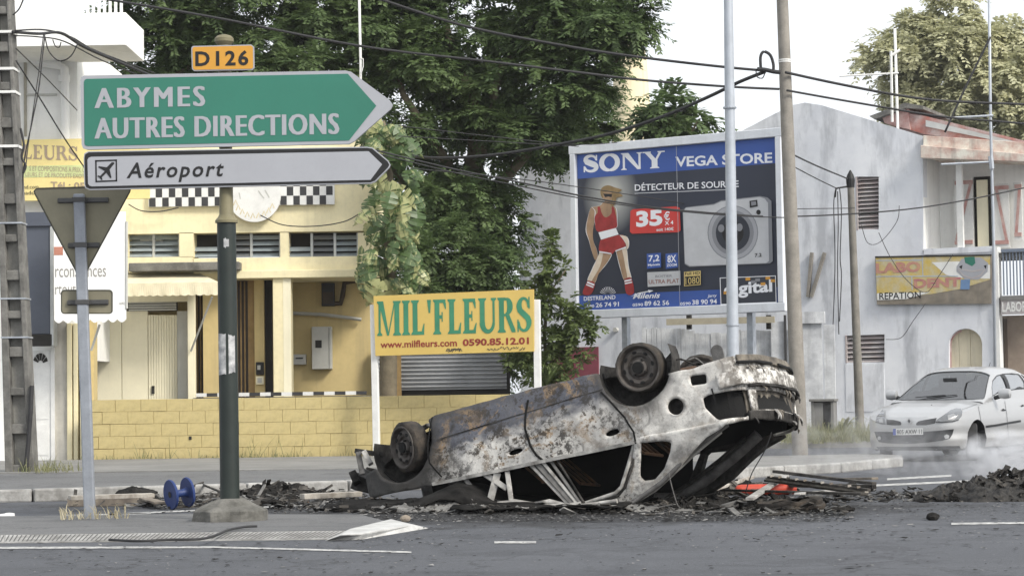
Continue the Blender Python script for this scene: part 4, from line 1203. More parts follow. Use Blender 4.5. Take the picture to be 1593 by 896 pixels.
for xx in (1068, 1192): e = FF.rect(xx, 490, xx + 7, 512, -.2); mb = MB(); mb.box(e[0], e[1], -.22, -.1, e[2], e[3]); mb.build('rail_hanger', m_dark, fn)
# little meter kiosk in the weeds
kz = at(1283, 690, 40.5)
kk = thing('meter_kiosk', 'small grey concrete meter kiosk standing in the weeds', 'kiosk', (kz.x, 40.5, .1), R(-20))
mb = MB(); mb.box(-.21, -.16, -.15, .15, 0, .72); mb.box(.16, .21, -.15, .15, 0, .72); mb.box(-.21, .21, .1, .15, 0, .72); mb.box(-.16, .0, -.13, -.1, 0, .7); mb.build('case', m_conc, kk)
mb = MB(); mb.box(-.24, .24, -.19, .18, .72, .77); mb.build('cap', m_conc, kk, bevel=.01)
mb = MB(); mb.box(.0, .16, -.08, .09, .05, .7); mb.build('dark_hollow', m_dark, kk)

# ---------------------------------------------------------------- billboard
BC = at(1055, 360, 38.3)
FBB = Frame((BC.x, 38.3, 0.1), R(-34))
bb = fthing('billboard', 'large framed billboard showing a woman in red and a silver camera under a blue band', 'billboard', FBB)
K = lambda cx, cy: (860 + cx / 2.635, 180 + cy / 2.635)
tl, br = FBB.px(*K(96, 148)), FBB.px(*K(933, 768))
tr_, bl_ = FBB.px(*K(912, 103)), FBB.px(*K(110, 795))
X0, X1 = (tl[0] + bl_[0]) / 2, (tr_[0] + br[0]) / 2
Z0, Z1 = (bl_[1] + br[1]) / 2, (tl[1] + tr_[1]) / 2
FWD = .115
m_fr = M('billboard_frame', rgb(214, 218, 224), .6, var=.12, scale=3, streak=.15)
for (nm, a) in (('frame_rail', (X0 - FWD - .02, X1 + FWD + .02, Z1 + .005, Z1 + FWD + .04)), ('frame_rail', (X0 - FWD - .02, X1 + FWD + .02, Z0 - FWD - .04, Z0 - .005)),
                ('frame_stile', (X0 - FWD, X0 - .005, Z0 - .005, Z1 + .005)), ('frame_stile', (X1 + .005, X1 + FWD, Z0 - .005, Z1 + .005))):
    mb = MB(); mb.box(a[0], a[1], -.07, .12, a[2], a[3]); mb.build(nm, m_fr, bb, bevel=.01)
mb = MB(); mb.box(X0 - .05, X1 + .05, .02, .1, Z0 - .05, Z1 + .05); mb.build('backboard', m_galv, bb)
for xx in (972, 1167):
    a = FBB.px(xx, 500, .15)[0]
    mb = MB(); mb.box(a - .055, a + .055, .13, .25, -.1, Z1); mb.build('support_post', m_galv, bb)
for xx in (892, 1133): pass
def mk(nm, c, r=.55, **k): return M(nm, c, r, var=k.pop('var', .06), fine=.04, bump=0, **k)
t_ = NT('poster_navy')
t_.b.inputs['Roughness'].default_value = .5
_v = t_.coord((1 / .62, 1, 1 / .75), (-(FBB.px(*K(235, 330))[0]) / .62, 0, -(FBB.px(*K(235, 330))[1]) / .75))
_ln = t_.n('VectorMath', operation='LENGTH'); _sx = t_.n('VectorMath', operation='MULTIPLY'); _sx.inputs[1].default_value = (1, 0, 1)
t_.l(_v, _sx.inputs[0]); t_.l(_sx.outputs[0], _ln.inputs[0])
t_.base(t_.ramp(_ln.outputs['Value'], [(0.15, rgb(196, 196, 190)), (0.5, rgb(140, 142, 142)), (0.95, rgb(40, 46, 62))]))
m_navy = t_.mat
mb = MB(); flat(mb, [(X0, Z0), (X1, Z0), (X1, Z1), (X0, Z1)], .012); po = mb.build('poster', m_navy, bb)
_pd = [0.010]
def bpoly(nm, pts, mat, conv=K, step=.0006):
    _pd[0] -= step
    mb = MB(); flat(mb, [FBB.px(*conv(*p), _pd[0]) for p in pts], _pd[0]); return mb.build(nm, mat, po)
def bell(cx, cy, rx, ry, n=28): return [(cx + rx * math.cos(2 * math.pi * i / n), cy + ry * math.sin(2 * math.pi * i / n)) for i in range(n)]
def btext(tx, ax, ay, bx, by, h, mat, off=.02, shear=0, serif=False, nm='lettering', spacing=1.0):
    _pd[0] -= .0006
    d = _pd[0]
    a, b = FBB.px(*K(ax, ay), d), FBB.px(*K(bx, by), d)
    c_ = FBB.px(*K(ax, ay - h), d)
    sl_ = (b[1] - a[1]) / (b[0] - a[0])
    mb = MB()
    if serif: serifmb(mb, tx, a[0], b[0], a[1], c_[1], d, T=.24, t=.09, slope=sl_)
    else: textmb(mb, tx, a[0], b[0], a[1], c_[1], d, off=off, shear=shear, slope=sl_, spacing=spacing)
    return mb.build(nm, mat, po)
m_pblue, m_pwhite, m_pred = mk('poster_blue', rgb(58, 88, 160)), mk('poster_white', rgb(228, 230, 236)), mk('poster_red', rgb(196, 62, 58))
zb = FBB.px(*K(500, 228))[1]
mb = MB(); flat(mb, [(X0, zb), (X1, zb), (X1, Z1), (X0, Z1)], .0095); mb.build('blue_band', m_pblue, po)
zb2 = FBB.px(*K(400, 725))[1]
mb = MB(); flat(mb, [(X0, Z0), (X1, Z0), (X1, zb2), (X0, zb2)], .0095); mb.build('blue_band', m_pblue, po)
_pd[0] = .008
btext('SONY', 124, 233, 456, 214, 68, m_pwhite, serif=True)
btext('VEGA STORE', 503, 211, 900, 194, 42, m_pwhite, off=.025)
btext('DÉTECTEUR DE SOURIRE', 336, 309, 762, 293, 33, m_pwhite, off=.012)
bpoly('underline', [(335, 318), (712, 303), (712, 305), (335, 320)], m_pwhite)
# the model in the advertisement, printed flat
Wc = lambda x, y: (880 + x / 4.48, 280 + y / 4.48)
m_skin = mk('print_skin', rgb(172, 142, 114), var=.35, scale=4); m_hair = mk('print_hair', rgb(150, 126, 88), var=.4, scale=8); m_skinl = mk('print_skin_light', rgb(222, 208, 190), var=.2, scale=5)
m_pr2 = mk('print_crimson', rgb(160, 52, 54), var=.35, scale=7)
for nm, pts, m in (
    ('figure_arm', [(180, 188), (163, 230), (143, 340), (163, 420), (183, 500), (204, 556), (222, 545), (217, 490), (192, 420), (192, 340), (207, 260), (217, 200)], m_skin),
    ('figure_torso', [(184, 190), (240, 178), (270, 150), (318, 150), (322, 176), (350, 200), (357, 280), (347, 338), (230, 355), (204, 285), (208, 220)], m_skin),
    ('figure_leg', [(238, 498), (316, 513), (292, 570), (232, 650), (202, 718), (154, 702), (188, 620), (214, 560)], m_skinl),
    ('figure_leg', [(350, 490), (420, 468), (435, 600), (456, 690), (408, 700), (378, 600)], m_skinl),
    ('figure_leg_shade', [(262, 504), (316, 513), (292, 570), (232, 650), (202, 715), (180, 708), (240, 600)], m_skin),
    ('figure_leg_shade', [(350, 490), (388, 478), (415, 600), (430, 692), (408, 700), (378, 600)], m_skin),
    ('figure_sock', [(152, 700), (204, 720), (176, 796), (118, 790)], m_pr2), ('figure_sock', [(408, 692), (457, 682), (476, 786), (424, 792)], m_pr2),
    ('sock_stripe', [(152, 706), (202, 726), (198, 738), (147, 718)], m_pwhite), ('sock_stripe', [(145, 724), (195, 744), (191, 752), (141, 732)], m_pwhite),
    ('sock_stripe', [(408, 700), (458, 690), (460, 700), (410, 711)], m_pwhite), ('sock_stripe', [(411, 718), (462, 708), (464, 716), (413, 727)], m_pwhite),
    ('figure_top', [(222, 190), (238, 188), (252, 235), (280, 262), (318, 235), (322, 190), (336, 195), (350, 250), (357, 290), (346, 338), (226, 362), (203, 290), (205, 250), (222, 230)], m_pr2),
    ('figure_belt', [(228, 366), (350, 335), (369, 380), (246, 417)], m_pwhite),
    ('figure_shorts', [(240, 420), (370, 384), (412, 398), (418, 470), (345, 496), (320, 516), (235, 500)], m_pr2),
    ('shorts_trim', [(235, 496), (318, 510), (318, 518), (234, 505)], m_pwhite), ('shorts_trim', [(346, 492), (420, 464), (420, 473), (346, 500)], m_pwhite),
    ('figure_hand', [(378, 384), (428, 398), (439, 455), (427, 482), (414, 430)], m_skinl),
    ('figure_hair', [(246, 110), (242, 80), (258, 50), (298, 38), (340, 52), (392, 70), (372, 88), (398, 112), (356, 126), (348, 160), (330, 184), (312, 170), (320, 120), (276, 116), (258, 128)], m_hair),
    ('figure_face', bell(292, 112, 32, 42), m_skin), ('figure_parting', [(256, 92), (268, 66), (298, 56), (326, 70), (334, 96), (312, 82), (280, 84)], m_hair),
    ('figure_glasses', [(260, 96), (324, 98), (320, 122), (298, 116), (276, 122)], mk('print_black', rgb(36, 36, 40)))):
    if nm.startswith('figure') and nm not in ('figure_glasses', 'figure_belt'):
        pts = [(p.x, p.y) for p in catmull([(x, y, 0) for x, y in pts + pts[:1]], 4)][:-1]
    if nm in ('figure_arm', 'figure_leg', 'figure_hand', 'figure_torso'):
        ccx, ccy = sum(p[0] for p in pts) / len(pts), sum(p[1] for p in pts) / len(pts)
        bpoly('rim_light', [(p[0] + 5 * (p[0] - ccx) / (math.hypot(p[0] - ccx, p[1] - ccy) + 1), p[1]) for p in pts], m_pwhite, Wc)
    bpoly(nm, pts, m, Wc)
bpoly('price_box', [(318, 392), (328, 384), (505, 372), (520, 378), (524, 470), (515, 478), (325, 484), (316, 476)], m_pred)
btext('35', 342, 458, 450, 450, 66, m_pwhite, off=.045); btext('€', 455, 430, 480, 428, 36, m_pwhite); btext('X 4', 459, 449, 494, 446, 16, m_pwhite); btext('soit 140€', 425, 474, 495, 470, 13, m_pwhite)
m_sil, m_sil2, m_sil3 = mk('print_silver', rgb(188, 190, 194), var=.15), mk('print_silver_dark', rgb(128, 130, 136)), mk('print_lens', rgb(46, 50, 60))
bpoly('camera_print', [(532, 392), (545, 376), (660, 362), (690, 348), (850, 330), (880, 336), (896, 350), (902, 596), (890, 606), (560, 620), (540, 608)], m_sil2)
bpoly('camera_front', [(534, 394), (546, 378), (660, 366), (690, 352), (848, 334), (868, 340), (882, 358), (886, 596), (874, 604), (562, 616), (542, 605)], m_sil)
for (rx, ry, m) in ((104, 112, m_sil2), (100, 108, m_swhite), (86, 92, m_sil2), (70, 76, m_sil3), (44, 48, m_black), (22, 24, m_sil3)): bpoly('lens_ring', bell(738, 480, rx, ry), m)
for (x_, y_) in ((690, 462), (765, 458)): bpoly('lens_glint', bell(x_, y_, 13, 16), m_sil2)
bpoly('flash_window', [(806, 350), (838, 345), (840, 372), (808, 378)], m_black); bpoly('flash_glass', [(812, 354), (832, 351), (834, 366), (814, 370)], m_sil2); bpoly('viewfinder', bell(843, 396, 9, 10), m_black)
btext('7.2', 828, 580, 856, 578, 15, m_black)
for (a, b, big, sm) in ((385, 443, '7,2', 'Mpixels'), (462, 512, '8X', 'ZOOM')):
    bpoly('feature_box', [(a, 566), (b, 562), (b + 1, 622), (a + 1, 628)], m_pblue)
    btext(big, a + 8, 603, b - 6, 600, 30, m_pwhite); btext(sm, a + 5, 619, b - 4, 616, 11, m_pwhite)
bpoly('silver_box', [(387, 642), (522, 636), (524, 694), (389, 702)], m_sil); btext('BOITIER', 420, 664, 490, 661, 10, m_sil2); btext('ULTRA PLAT', 393, 690, 518, 685, 17, mk('print_rust', rgb(140, 100, 92)))
bpoly('gold_box', [(538, 640), (606, 635), (606, 693), (538, 699)], mk('print_gold', rgb(206, 184, 120))); bpoly('gold_box_dark', [(541, 660), (603, 656), (603, 690), (541, 696)], m_black)
btext('Full HD', 542, 654, 603, 650, 12, m_black); btext('1080', 544, 692, 601, 687, 27, bpy.data.materials['print_gold'], off=0)
btext('DESTRELAND', 127, 759, 257, 752, 17, m_pwhite); btext('0590', 129, 788, 170, 786, 12, m_pwhite); btext('26 74 91', 176, 786, 271, 781, 19, m_pwhite)
for k in range(11):
    a = R(20 + k * 14); bpoly('firework_ray', [(226 + 8 * math.cos(a), 735 - 8 * math.sin(a)), (226 + 34 * math.cos(a + .04), 735 - 34 * math.sin(a + .04)), (226 + 34 * math.cos(a - .04), 735 - 34 * math.sin(a - .04))], m_pwhite)
btext('Milenis', 328, 751, 440, 747, 22, m_pwhite, shear=.3); btext('0590', 327, 782, 370, 780, 12, m_pwhite); btext('89 62 56', 376, 780, 477, 776, 20, m_pwhite)
bpoly('swoosh', [(318, 742), (350, 726), (392, 718), (390, 714), (412, 717), (394, 726), (392, 722), (352, 730)], m_pwhite)
btext('0590', 522, 777, 565, 775, 12, m_pwhite); btext('38 90 94', 571, 775, 673, 771, 20, m_pwhite); btext('Jarry', 634, 748, 672, 746, 15, m_pwhite, shear=.2)
bpoly('logo_box', [(684, 664), (914, 655), (917, 766), (688, 776)], m_navy if False else mk('print_charcoal', rgb(52, 56, 66)))
for q in ([(684, 664), (914, 655), (914, 658), (684, 667)], [(688, 772), (917, 763), (917, 766), (688, 776)], [(684, 664), (687, 664), (691, 776), (688, 776)], [(911, 656), (914, 656), (917, 766), (914, 766)]): bpoly('logo_edge', q, m_pwhite)
btext('digital', 702, 752, 900, 737, 66, m_pwhite, off=.03)
for (x_, y_, c_) in ((790, 664, m_sorange), (872, 660, m_sorange), (893, 671, m_sorange), (852, 684, m_sorange), (830, 668, m_sil2), (812, 676, m_sil2), (700, 720, m_sorange)): bpoly('logo_square', [(x_, y_), (x_ + 19, y_ - 1), (x_ + 19, y_ + 11), (x_, y_ + 12)], c_)
bpoly('seam', [(505, 124), (507, 124), (522, 786), (520, 786)], m_swhite)
# ---------------------------------------------------------------- vegetation
def leafmat(name, a, b, tr=0.3, sc=2.0):
    t = NT(name)
    n1 = t.noise(sc, 4, .6)
    n2 = t.noise(sc * 11, 2, .6)
    c = t.mix(t.ramp(n1, [(.35, 0.), (.65, 1.)]), a, b)
    c = t.mix(t.ramp(n2, [(.4, 0.), (.65, .6)]), c, dark(b, 1.5))
    t.base(c)
    t.b.inputs['Roughness'].default_value = .55
    t.b.inputs['Specular IOR Level'].default_value = .35
    tl_ = t.n('BsdfTranslucent'); t.l(c, tl_.inputs['Color'])
    mx = t.n('MixShader'); mx.inputs[0].default_value = tr
    t.l(t.b.outputs[0], mx.inputs[1]); t.l(tl_.outputs[0], mx.inputs[2]); t.l(mx.outputs[0], t.out.inputs['Surface'])
    return t.mat

def quads_mesh(name, V, mat):
    """V: (n,4,3) array of quads"""
    n = len(V)
    me = bpy.data.meshes.new(name)
    me.vertices.add(n * 4)
    me.vertices.foreach_set('co', V.reshape(-1).astype(np.float32))
    me.loops.add(n * 4)
    me.loops.foreach_set('vertex_index', np.arange(n * 4, dtype=np.int32))
    me.polygons.add(n)
    me.polygons.foreach_set('loop_start', np.arange(0, n * 4, 4, dtype=np.int32))
    me.materials.append(mat)
    me.update(calc_edges=True)
    return me

def fronds(tips, outs, rng, nf=7, nl=9, L=.5, lw=.05, ll=.16, droop=.5, spread=.9):
    """pinnate fronds at each tip -> quads (n,4,3)"""
    n = len(tips)
    T = np.repeat(tips, nf, 0); O = np.repeat(outs, nf, 0)
    d = O + rng.normal(0, spread, (n * nf, 3)); d[:, 2] -= .15
    d /= np.linalg.norm(d, axis=1)[:, None] + 1e-9
    Lf = L * rng.uniform(.6, 1.2, n * nf)
    side = np.cross(d, [0, 0, 1.0]); side /= np.linalg.norm(side, axis=1)[:, None] + 1e-9
    out = []
    for k in range(nl):
        t = (k + .6) / nl
        p = T + d * (Lf * t)[:, None]; p[:, 2] -= droop * Lf * t * t
        dd = d.copy(); dd[:, 2] -= 2 * droop * t
        dd /= np.linalg.norm(dd, axis=1)[:, None]
        for s in (-1, 1):
            ax = side * s * .85 + dd * .55 + rng.normal(0, .18, p.shape); ax[:, 2] -= .12
            ax /= np.linalg.norm(ax, axis=1)[:, None]
            w_ = np.cross(ax, np.cross(side, dd)); w_ += rng.normal(0, .25, w_.shape)
            w_ /= np.linalg.norm(w_, axis=1)[:, None] + 1e-9
            ln = (ll * (1 - .45 * abs(t - .45)) * rng.uniform(.75, 1.2, len(p)))[:, None]
            a, b = p, p + ax * ln
            m1 = p + ax * ln * .45 + w_ * lw * .5
            m2 = p + ax * ln * .45 - w_ * lw * .5
            out.append(np.stack([a, m1, b, m2], 1))
    return np.concatenate(out, 0)

def blob_tips(blobs, dens, rng, shell=.55):
    tips, outs = [], []
    for (c, r) in blobs:
        r = np.array(r, float) if hasattr(r, '__len__') else np.array([r, r, r], float)
        n = max(4, int(dens * r[0] * r[2]))
        v = rng.normal(0, 1, (n, 3)); v /= np.linalg.norm(v, axis=1)[:, None]
        q = rng.uniform(shell, 1.0, n)[:, None]
        tips.append(np.array(c) + v * q * r); outs.append(v)
    return np.concatenate(tips), np.concatenate(outs)
def pad_tips(blobs, npads, ntips, rng, pr=(.45, .85)):
    """layered foliage pads scattered over each blob: flattened domes with gaps between"""
    tips, outs = [], []
    for (c, r) in blobs:
        r = np.array(r, float)
        m = max(3, int(npads * r[0] * r[2]))
        for _ in range(m):
            v = rng.normal(0, 1, 3); v /= np.linalg.norm(v); v[1] = -abs(v[1]) if rng.random() < .7 else v[1]
            pc = np.array(c) + v * r * rng.uniform(.35, 1.0)
            pr_ = rng.uniform(*pr)
            k = rng.normal(0, 1, (ntips, 3)); k /= np.linalg.norm(k, axis=1)[:, None]
            k[:, 2] = np.abs(k[:, 2]) * .55 - .12
            tilt = v * .35
            q = rng.uniform(.3, 1.0, ntips)[:, None]
            p = pc + k * q * pr_; p[:, 2] += (p[:, :2] - pc[:2]) @ tilt[:2] * -.5
            tips.append(p); outs.append(k * np.array([1, 1, .6]) + v * .4)
    return np.concatenate(tips), np.concatenate(outs)
def pxblob(px, py, rp, Y, ky=1.0, kz=1.0):
    p = at(px, py, Y); r = rp * Y / FPX
    return (p.to_tuple(), (r, r * ky, r * kz))

def limb(mb, pts, r0, r1, n=7):
    P = [Vector(p) for p in pts]
    Q = []
    for i in range(len(P) - 1):
        for k in range(4):
            q = P[i].lerp(P[i + 1], k / 4)
            Q.append(q + Vector((rnd.uniform(-1, 1), rnd.uniform(-1, 1), 0)) * r0 * .35)
    Q.append(P[-1])
    mb.tube(Q, [r0 + (r1 - r0) * i / (len(Q) - 1) for i in range(len(Q))], n)

m_bark = M('bark', rgb(122, 112, 92), .9, var=.4, scale=6, fine=.4, bump=.6, bscale=25)
m_leafd = leafmat('dark_tree_leaf', (0.048, 0.084, 0.03, 1), (0.118, 0.168, 0.064, 1), .38, 1.2)
m_leafs = leafmat('shrub_leaf', (0.07, 0.105, 0.035, 1), (0.14, 0.18, 0.06, 1), .3, 3)
m_leafp = leafmat('hazed_tree_leaf', (0.33, 0.34, 0.21, 1), (0.52, 0.51, 0.33, 1), .4, .6)  # far tree: washed-out look of distant haze painted into the leaf colour

def tree(name, label, base, limbs, blobs, mat, seed, dens, fr, bark=m_bark, cat='tree', shell=.55, pads=None):
    o = thing(name, label, cat, base)
    mb = MB()
    for (pts, r0, r1) in limbs: limb(mb, [Vector(p) - Vector(base) for p in pts], r0, r1)
    t = mb.build('trunk', bark, o, smooth=True)
    rng = np.random.default_rng(seed)
    tips, outs = blob_tips(blobs, dens, rng, shell)
    if pads:
        t2, o2 = pad_tips(blobs, pads[0], pads[1], rng, pads[2]); tips = np.concatenate([tips, t2]); outs = np.concatenate([outs, o2])
    V = fronds(tips, outs, rng, **fr) - np.array(base)
    cr_ = bpy.data.objects.new('crown', quads_mesh('crown', V, mat)); C.objects.link(cr_); cr_.parent = o
    return o, len(V)

TY = 45.0
B = [pxblob(*b) for b in (
    (215, 150, 60, 44), (250, 60, 95, 45), (330, 120, 110, 46), (400, 30, 110, 45), (470, 130, 105, 44), (560, 50, 120, 45), (590, 190, 70, 43.5), (640, 120, 110, 44.5),
    (720, 30, 125, 45), (760, 150, 90, 46.5), (840, 90, 110, 44.5), (905, 30, 95, 44), (962, 18, 55, 43.5), (862, 160, 60, 44.5), (838, 218, 40, 46), (905, 195, 42, 46), (870, 225, 30, 46.5), (900, 142, 52, 44), (690, 240, 90, 45.5),
    (755, 245, 62, 45.5), (660, 330, 75, 44), (712, 350, 72, 45), (800, 195, 52, 44), (640, 430, 70, 42.5), (705, 440, 72, 43.5), (752, 350, 46, 45), (180, 90, 45, 45), (520, -30, 130, 45), (300, -30, 110, 45), (820, -40, 130, 45))]
A_ = lambda px, py, Y: at(px, py, Y).to_tuple()
base = at(742, 640, 46.5); base.z = 0
tr1, nq = tree('large_tree', 'large dark green feathery tree filling the sky behind the yellow shop', base,
     [([base, A_(740, 480, 46.5), A_(742, 300, 46), A_(742, 215, 44.9)], .34, .2), ([A_(742, 218, 44.9), A_(736, 150, 44.2), A_(700, 60, 44.5), A_(660, -60, 45)], .13, .07),
      ([A_(742, 218, 44.9), A_(768, 165, 44.1), A_(775, 110, 44.5), A_(830, 40, 44.5)], .13, .06), ([A_(742, 320, 46), A_(655, 190, 43.6), A_(640, 165, 43.6), A_(600, 100, 44)], .12, .05),
      ([A_(742, 400, 46.3), A_(560, 200, 45.5), A_(400, 100, 45.5), A_(240, 60, 45)], .18, .05), ([A_(742, 330, 46), A_(850, 200, 45), A_(930, 120, 44.5), A_(1000, 60, 44)], .14, .03),
      ([A_(400, 100, 45.5), A_(330, 80, 45), A_(225, 150, 44.3)], .07, .03)],
     B, m_leafd, 3, 13, dict(nf=6, nl=9, L=.46, lw=.055, ll=.16, droop=.25, spread=.55), pads=(4.6, 15, (.4, .85)))
# lower dark growth behind the board and shutter
base = at(690, 640, 42.5); base.z = 0
tree('dense_bush', 'dense dark bush growing behind the yellow lettered board', base, [([base, A_(690, 520, 42.5), A_(690, 430, 42.5)], .12, .05)],
     [pxblob(*b) for b in ((630, 470, 60, 41), (700, 500, 72, 42), (745, 480, 48, 42), (765, 565, 48, 41.5), (710, 400, 55, 42), (752, 410, 42, 42))], m_leafd, 5, 40, dict(nf=6, nl=8, L=.4, lw=.045, ll=.14, droop=.3), pads=(5, 12, (.3, .6)), cat='bush')
base = at(848, 640, 37.5); base.z = 0.1
tree('leafy_shrub', 'sprawling mid green shrub between the yellow board and the billboard', base,
     [([base, A_(848, 520, 37.5), A_(846, 450, 37.3), A_(862, 370, 37.2)], .04, .012), ([base, A_(860, 540, 37.4), A_(905, 500, 37.2)], .035, .012), ([A_(848, 520, 37.5), A_(815, 480, 37.4)], .025, .012), ([A_(846, 470, 37.3), A_(880, 420, 37.2)], .02, .01)],
     [pxblob(*b) for b in ((858, 382, 22, 37.2), (845, 420, 24, 37.2), (872, 418, 14, 37.2), (850, 465, 30, 37.3), (880, 480, 26, 37.2), (905, 505, 28, 37.1), (925, 510, 14, 37.1), (862, 525, 36, 37.3), (892, 550, 26, 37.2), (815, 490, 26, 37.4), (850, 575, 40, 37.3), (825, 440, 16, 37.3), (810, 545, 28, 37.4))],
     m_leafs, 9, 290, dict(nf=3, nl=4, L=.17, lw=.055, ll=.11, droop=.15), cat='shrub', shell=.2)
base = at(1060, 640, 50.0); base.z = 0
tree('young_tree', 'small feathery tree top showing just above the billboard', base, [([base, A_(1058, 300, 50), A_(1050, 170, 50)], .12, .04), ([A_(1054, 240, 50), A_(1085, 190, 50)], .05, .02)],
     [pxblob(*b) for b in ((1030, 160, 26, 50), (1060, 190, 34, 50), (1085, 185, 22, 50), (1015, 190, 25, 50), (1040, 215, 40, 50))], m_leafd, 12, 60, dict(nf=5, nl=7, L=.6, lw=.09, ll=.24, droop=.4))
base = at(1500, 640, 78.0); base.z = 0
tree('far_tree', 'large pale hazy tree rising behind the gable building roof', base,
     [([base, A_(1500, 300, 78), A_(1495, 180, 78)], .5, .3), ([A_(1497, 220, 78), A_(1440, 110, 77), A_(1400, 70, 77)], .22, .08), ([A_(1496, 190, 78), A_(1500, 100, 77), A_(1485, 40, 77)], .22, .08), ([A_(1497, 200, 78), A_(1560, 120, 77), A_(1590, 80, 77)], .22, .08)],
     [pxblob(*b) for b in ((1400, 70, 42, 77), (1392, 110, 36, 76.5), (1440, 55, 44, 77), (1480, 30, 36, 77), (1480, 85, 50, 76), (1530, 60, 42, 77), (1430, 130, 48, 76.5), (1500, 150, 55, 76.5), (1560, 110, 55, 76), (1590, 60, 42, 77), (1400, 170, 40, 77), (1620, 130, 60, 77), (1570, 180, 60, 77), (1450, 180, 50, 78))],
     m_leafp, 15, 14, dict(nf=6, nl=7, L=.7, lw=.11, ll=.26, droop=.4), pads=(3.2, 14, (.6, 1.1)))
# pale tower behind the tree
tw0, tw1 = at(990, 640, 60), at(985, 70, 60)
mb = MB(); r_ = 30 * 60 / FPX
H = tw1.z
mb.lathe([(r_ * 1.12, 0), (r_ * 1.08, H * .6), (r_ * .98, H * .85), (r_ * .86, H * .96), (r_ * .6, H * 1.02), (r_ * .2, H * 1.05)], 24)
mb.build('round_tower', M('warm_cream_render', rgb(236, 222, 186), .85, var=.2, scale=.8, streak=.25), loc=(tw0.x, 60, 0), smooth=50, label='pale cream round tower partly hidden behind the large tree', category='tower')

# golden pothos climbing a trunk beside the shop: every leaf its own piece
def vinemat():
    t = NT('variegated_leaf')
    oi = t.n('ObjectInfo')
    mp = t.n('Mapping'); mp.inputs['Scale'].default_value = (5.5, 1.6, 1); mp.inputs['Rotation'].default_value = (0, 0, R(20)); t.l(t.tc.outputs['Object'], mp.inputs['Vector'])
    cb = t.n('CombineXYZ'); t.l(t.math('MULTIPLY', oi.outputs['Random'], 40.0), cb.inputs[0]); t.l(t.math('MULTIPLY', oi.outputs['Random'], 17.0), cb.inputs[1])
    ad = t.n('VectorMath', operation='ADD'); t.l(mp.outputs[0], ad.inputs[0]); t.l(cb.outputs[0], ad.inputs[1])
    nn = t.noise(1.1, 3, .6, ad.outputs[0])
    th = t.math('ADD', nn, t.math('MULTIPLY', t.math('SUBTRACT', oi.outputs['Random'], .5), .35))
    c = t.mix(t.ramp(th, [(.52, 0.), (.64, 1.)]), (.07, .12, .038, 1), (.40, .41, .19, 1))
    t.base(c); t.b.inputs['Roughness'].default_value = .4
    tl_ = t.n('BsdfTranslucent'); t.l(c, tl_.inputs['Color'])
    mx = t.n('MixShader'); mx.inputs[0].default_value = .2
    t.l(t.b.outputs[0], mx.inputs[1]); t.l(tl_.outputs[0], mx.inputs[2]); t.l(mx.outputs[0], t.out.inputs['Surface'])
    return t.mat
m_vine = vinemat()
def vine_leaf():
    """heart-shaped split leaf in the xy plane, tip to +y, folded along the midrib"""
    n = 9
    mid = [(0, i / (n - 1)) for i in range(n)]
    prof = [.06, .27, .34, .36, .34, .29, .21, .11, 0]
    mb = MB()
    for s in (-1, 1):
        for i in range(n - 1):
            y0, y1 = mid[i][1], mid[i + 1][1]
            w0, w1 = prof[i], prof[i + 1]
            g = .10 if i in (2, 4, 6) else .0
            pts = [(0, y0, -.28 * y0 * y0), (s * w0, y0 - .08 + g, -.28 * y0 * y0 - w0 * .22), (s * w1, y1 - .08 - g * .3, -.28 * y1 * y1 - w1 * .22), (0, y1, -.28 * y1 * y1)]
            mb.add(pts, [(0, 1, 2, 3) if s > 0 else (3, 2, 1, 0)])
    return mb.mesh('leaf', m_vine)
vl = vine_leaf(); vl.polygons.foreach_set('use_smooth', [True] * len(vl.polygons))
vb = at(603, 640, 36.2); vb.z = .1
vine = thing('climbing_pothos', 'large variegated climbing plant with split cream and green leaves beside the shop', 'plant', vb)
mb = MB(); limb(mb, [(0, .3, 0), (Vector(A_(606, 430, 36.5)) - vb), (Vector(A_(603, 300, 36.5)) - vb), (Vector(A_(590, 190, 36.5)) - vb)], .16, .1); mb.build('stem', m_bark, vine, smooth=True)
rv = random.Random(21)
def vx(y):  # left and right edge of the plant by image row
    pts = [(185, 560, 625), (230, 560, 648), (290, 566, 652), (330, 568, 655), (390, 556, 660), (430, 548, 662), (470, 560, 640)]
    for (a, b) in zip(pts, pts[1:]):
        if a[0] <= y <= b[0]:
            t = (y - a[0]) / (b[0] - a[0]); return a[1] + (b[1] - a[1]) * t, a[2] + (b[2] - a[2]) * t
    return pts[-1][1:]
for i in range(120):
    y = rv.uniform(183, 446)
    l_, r_2 = vx(y)
    x = rv.uniform(l_ + 2, r_2 - 4)
    cxm = (l_ + r_2) / 2
    dep = 36.2 - .55 * (1 - abs(x - cxm) / ((r_2 - l_) / 2 + 1)) * rv.uniform(.3, 1) + (.3 if i % 3 == 0 else 0)
    p = at(x, y, dep) - vb
    o = bpy.data.objects.new('leaf', vl); C.objects.link(o); o.parent = vine; o.location = p
    sc = rv.uniform(.28, .50)
    o.scale = (sc, sc, sc)
    # tip hangs down and outwards, upper face to the viewer
    out_ = Vector(((x - cxm) * .02 + rv.uniform(-.9, .9), -1, rv.uniform(-.15, 1.1))).normalized()      # face normal
    tip_ = Vector((rv.uniform(-.9, .9) + (x - cxm) * .012, rv.uniform(-.7, .05), -1)).normalized()
    tip_ = (tip_ - out_ * tip_.dot(out_)).normalized()
    o.rotation_euler = Matrix((tip_.cross(out_), tip_, out_)).transposed().to_euler()
    sc *= rv.uniform(.75, 1.25); o.scale = (sc * rv.uniform(.8, 1.15), sc, sc)

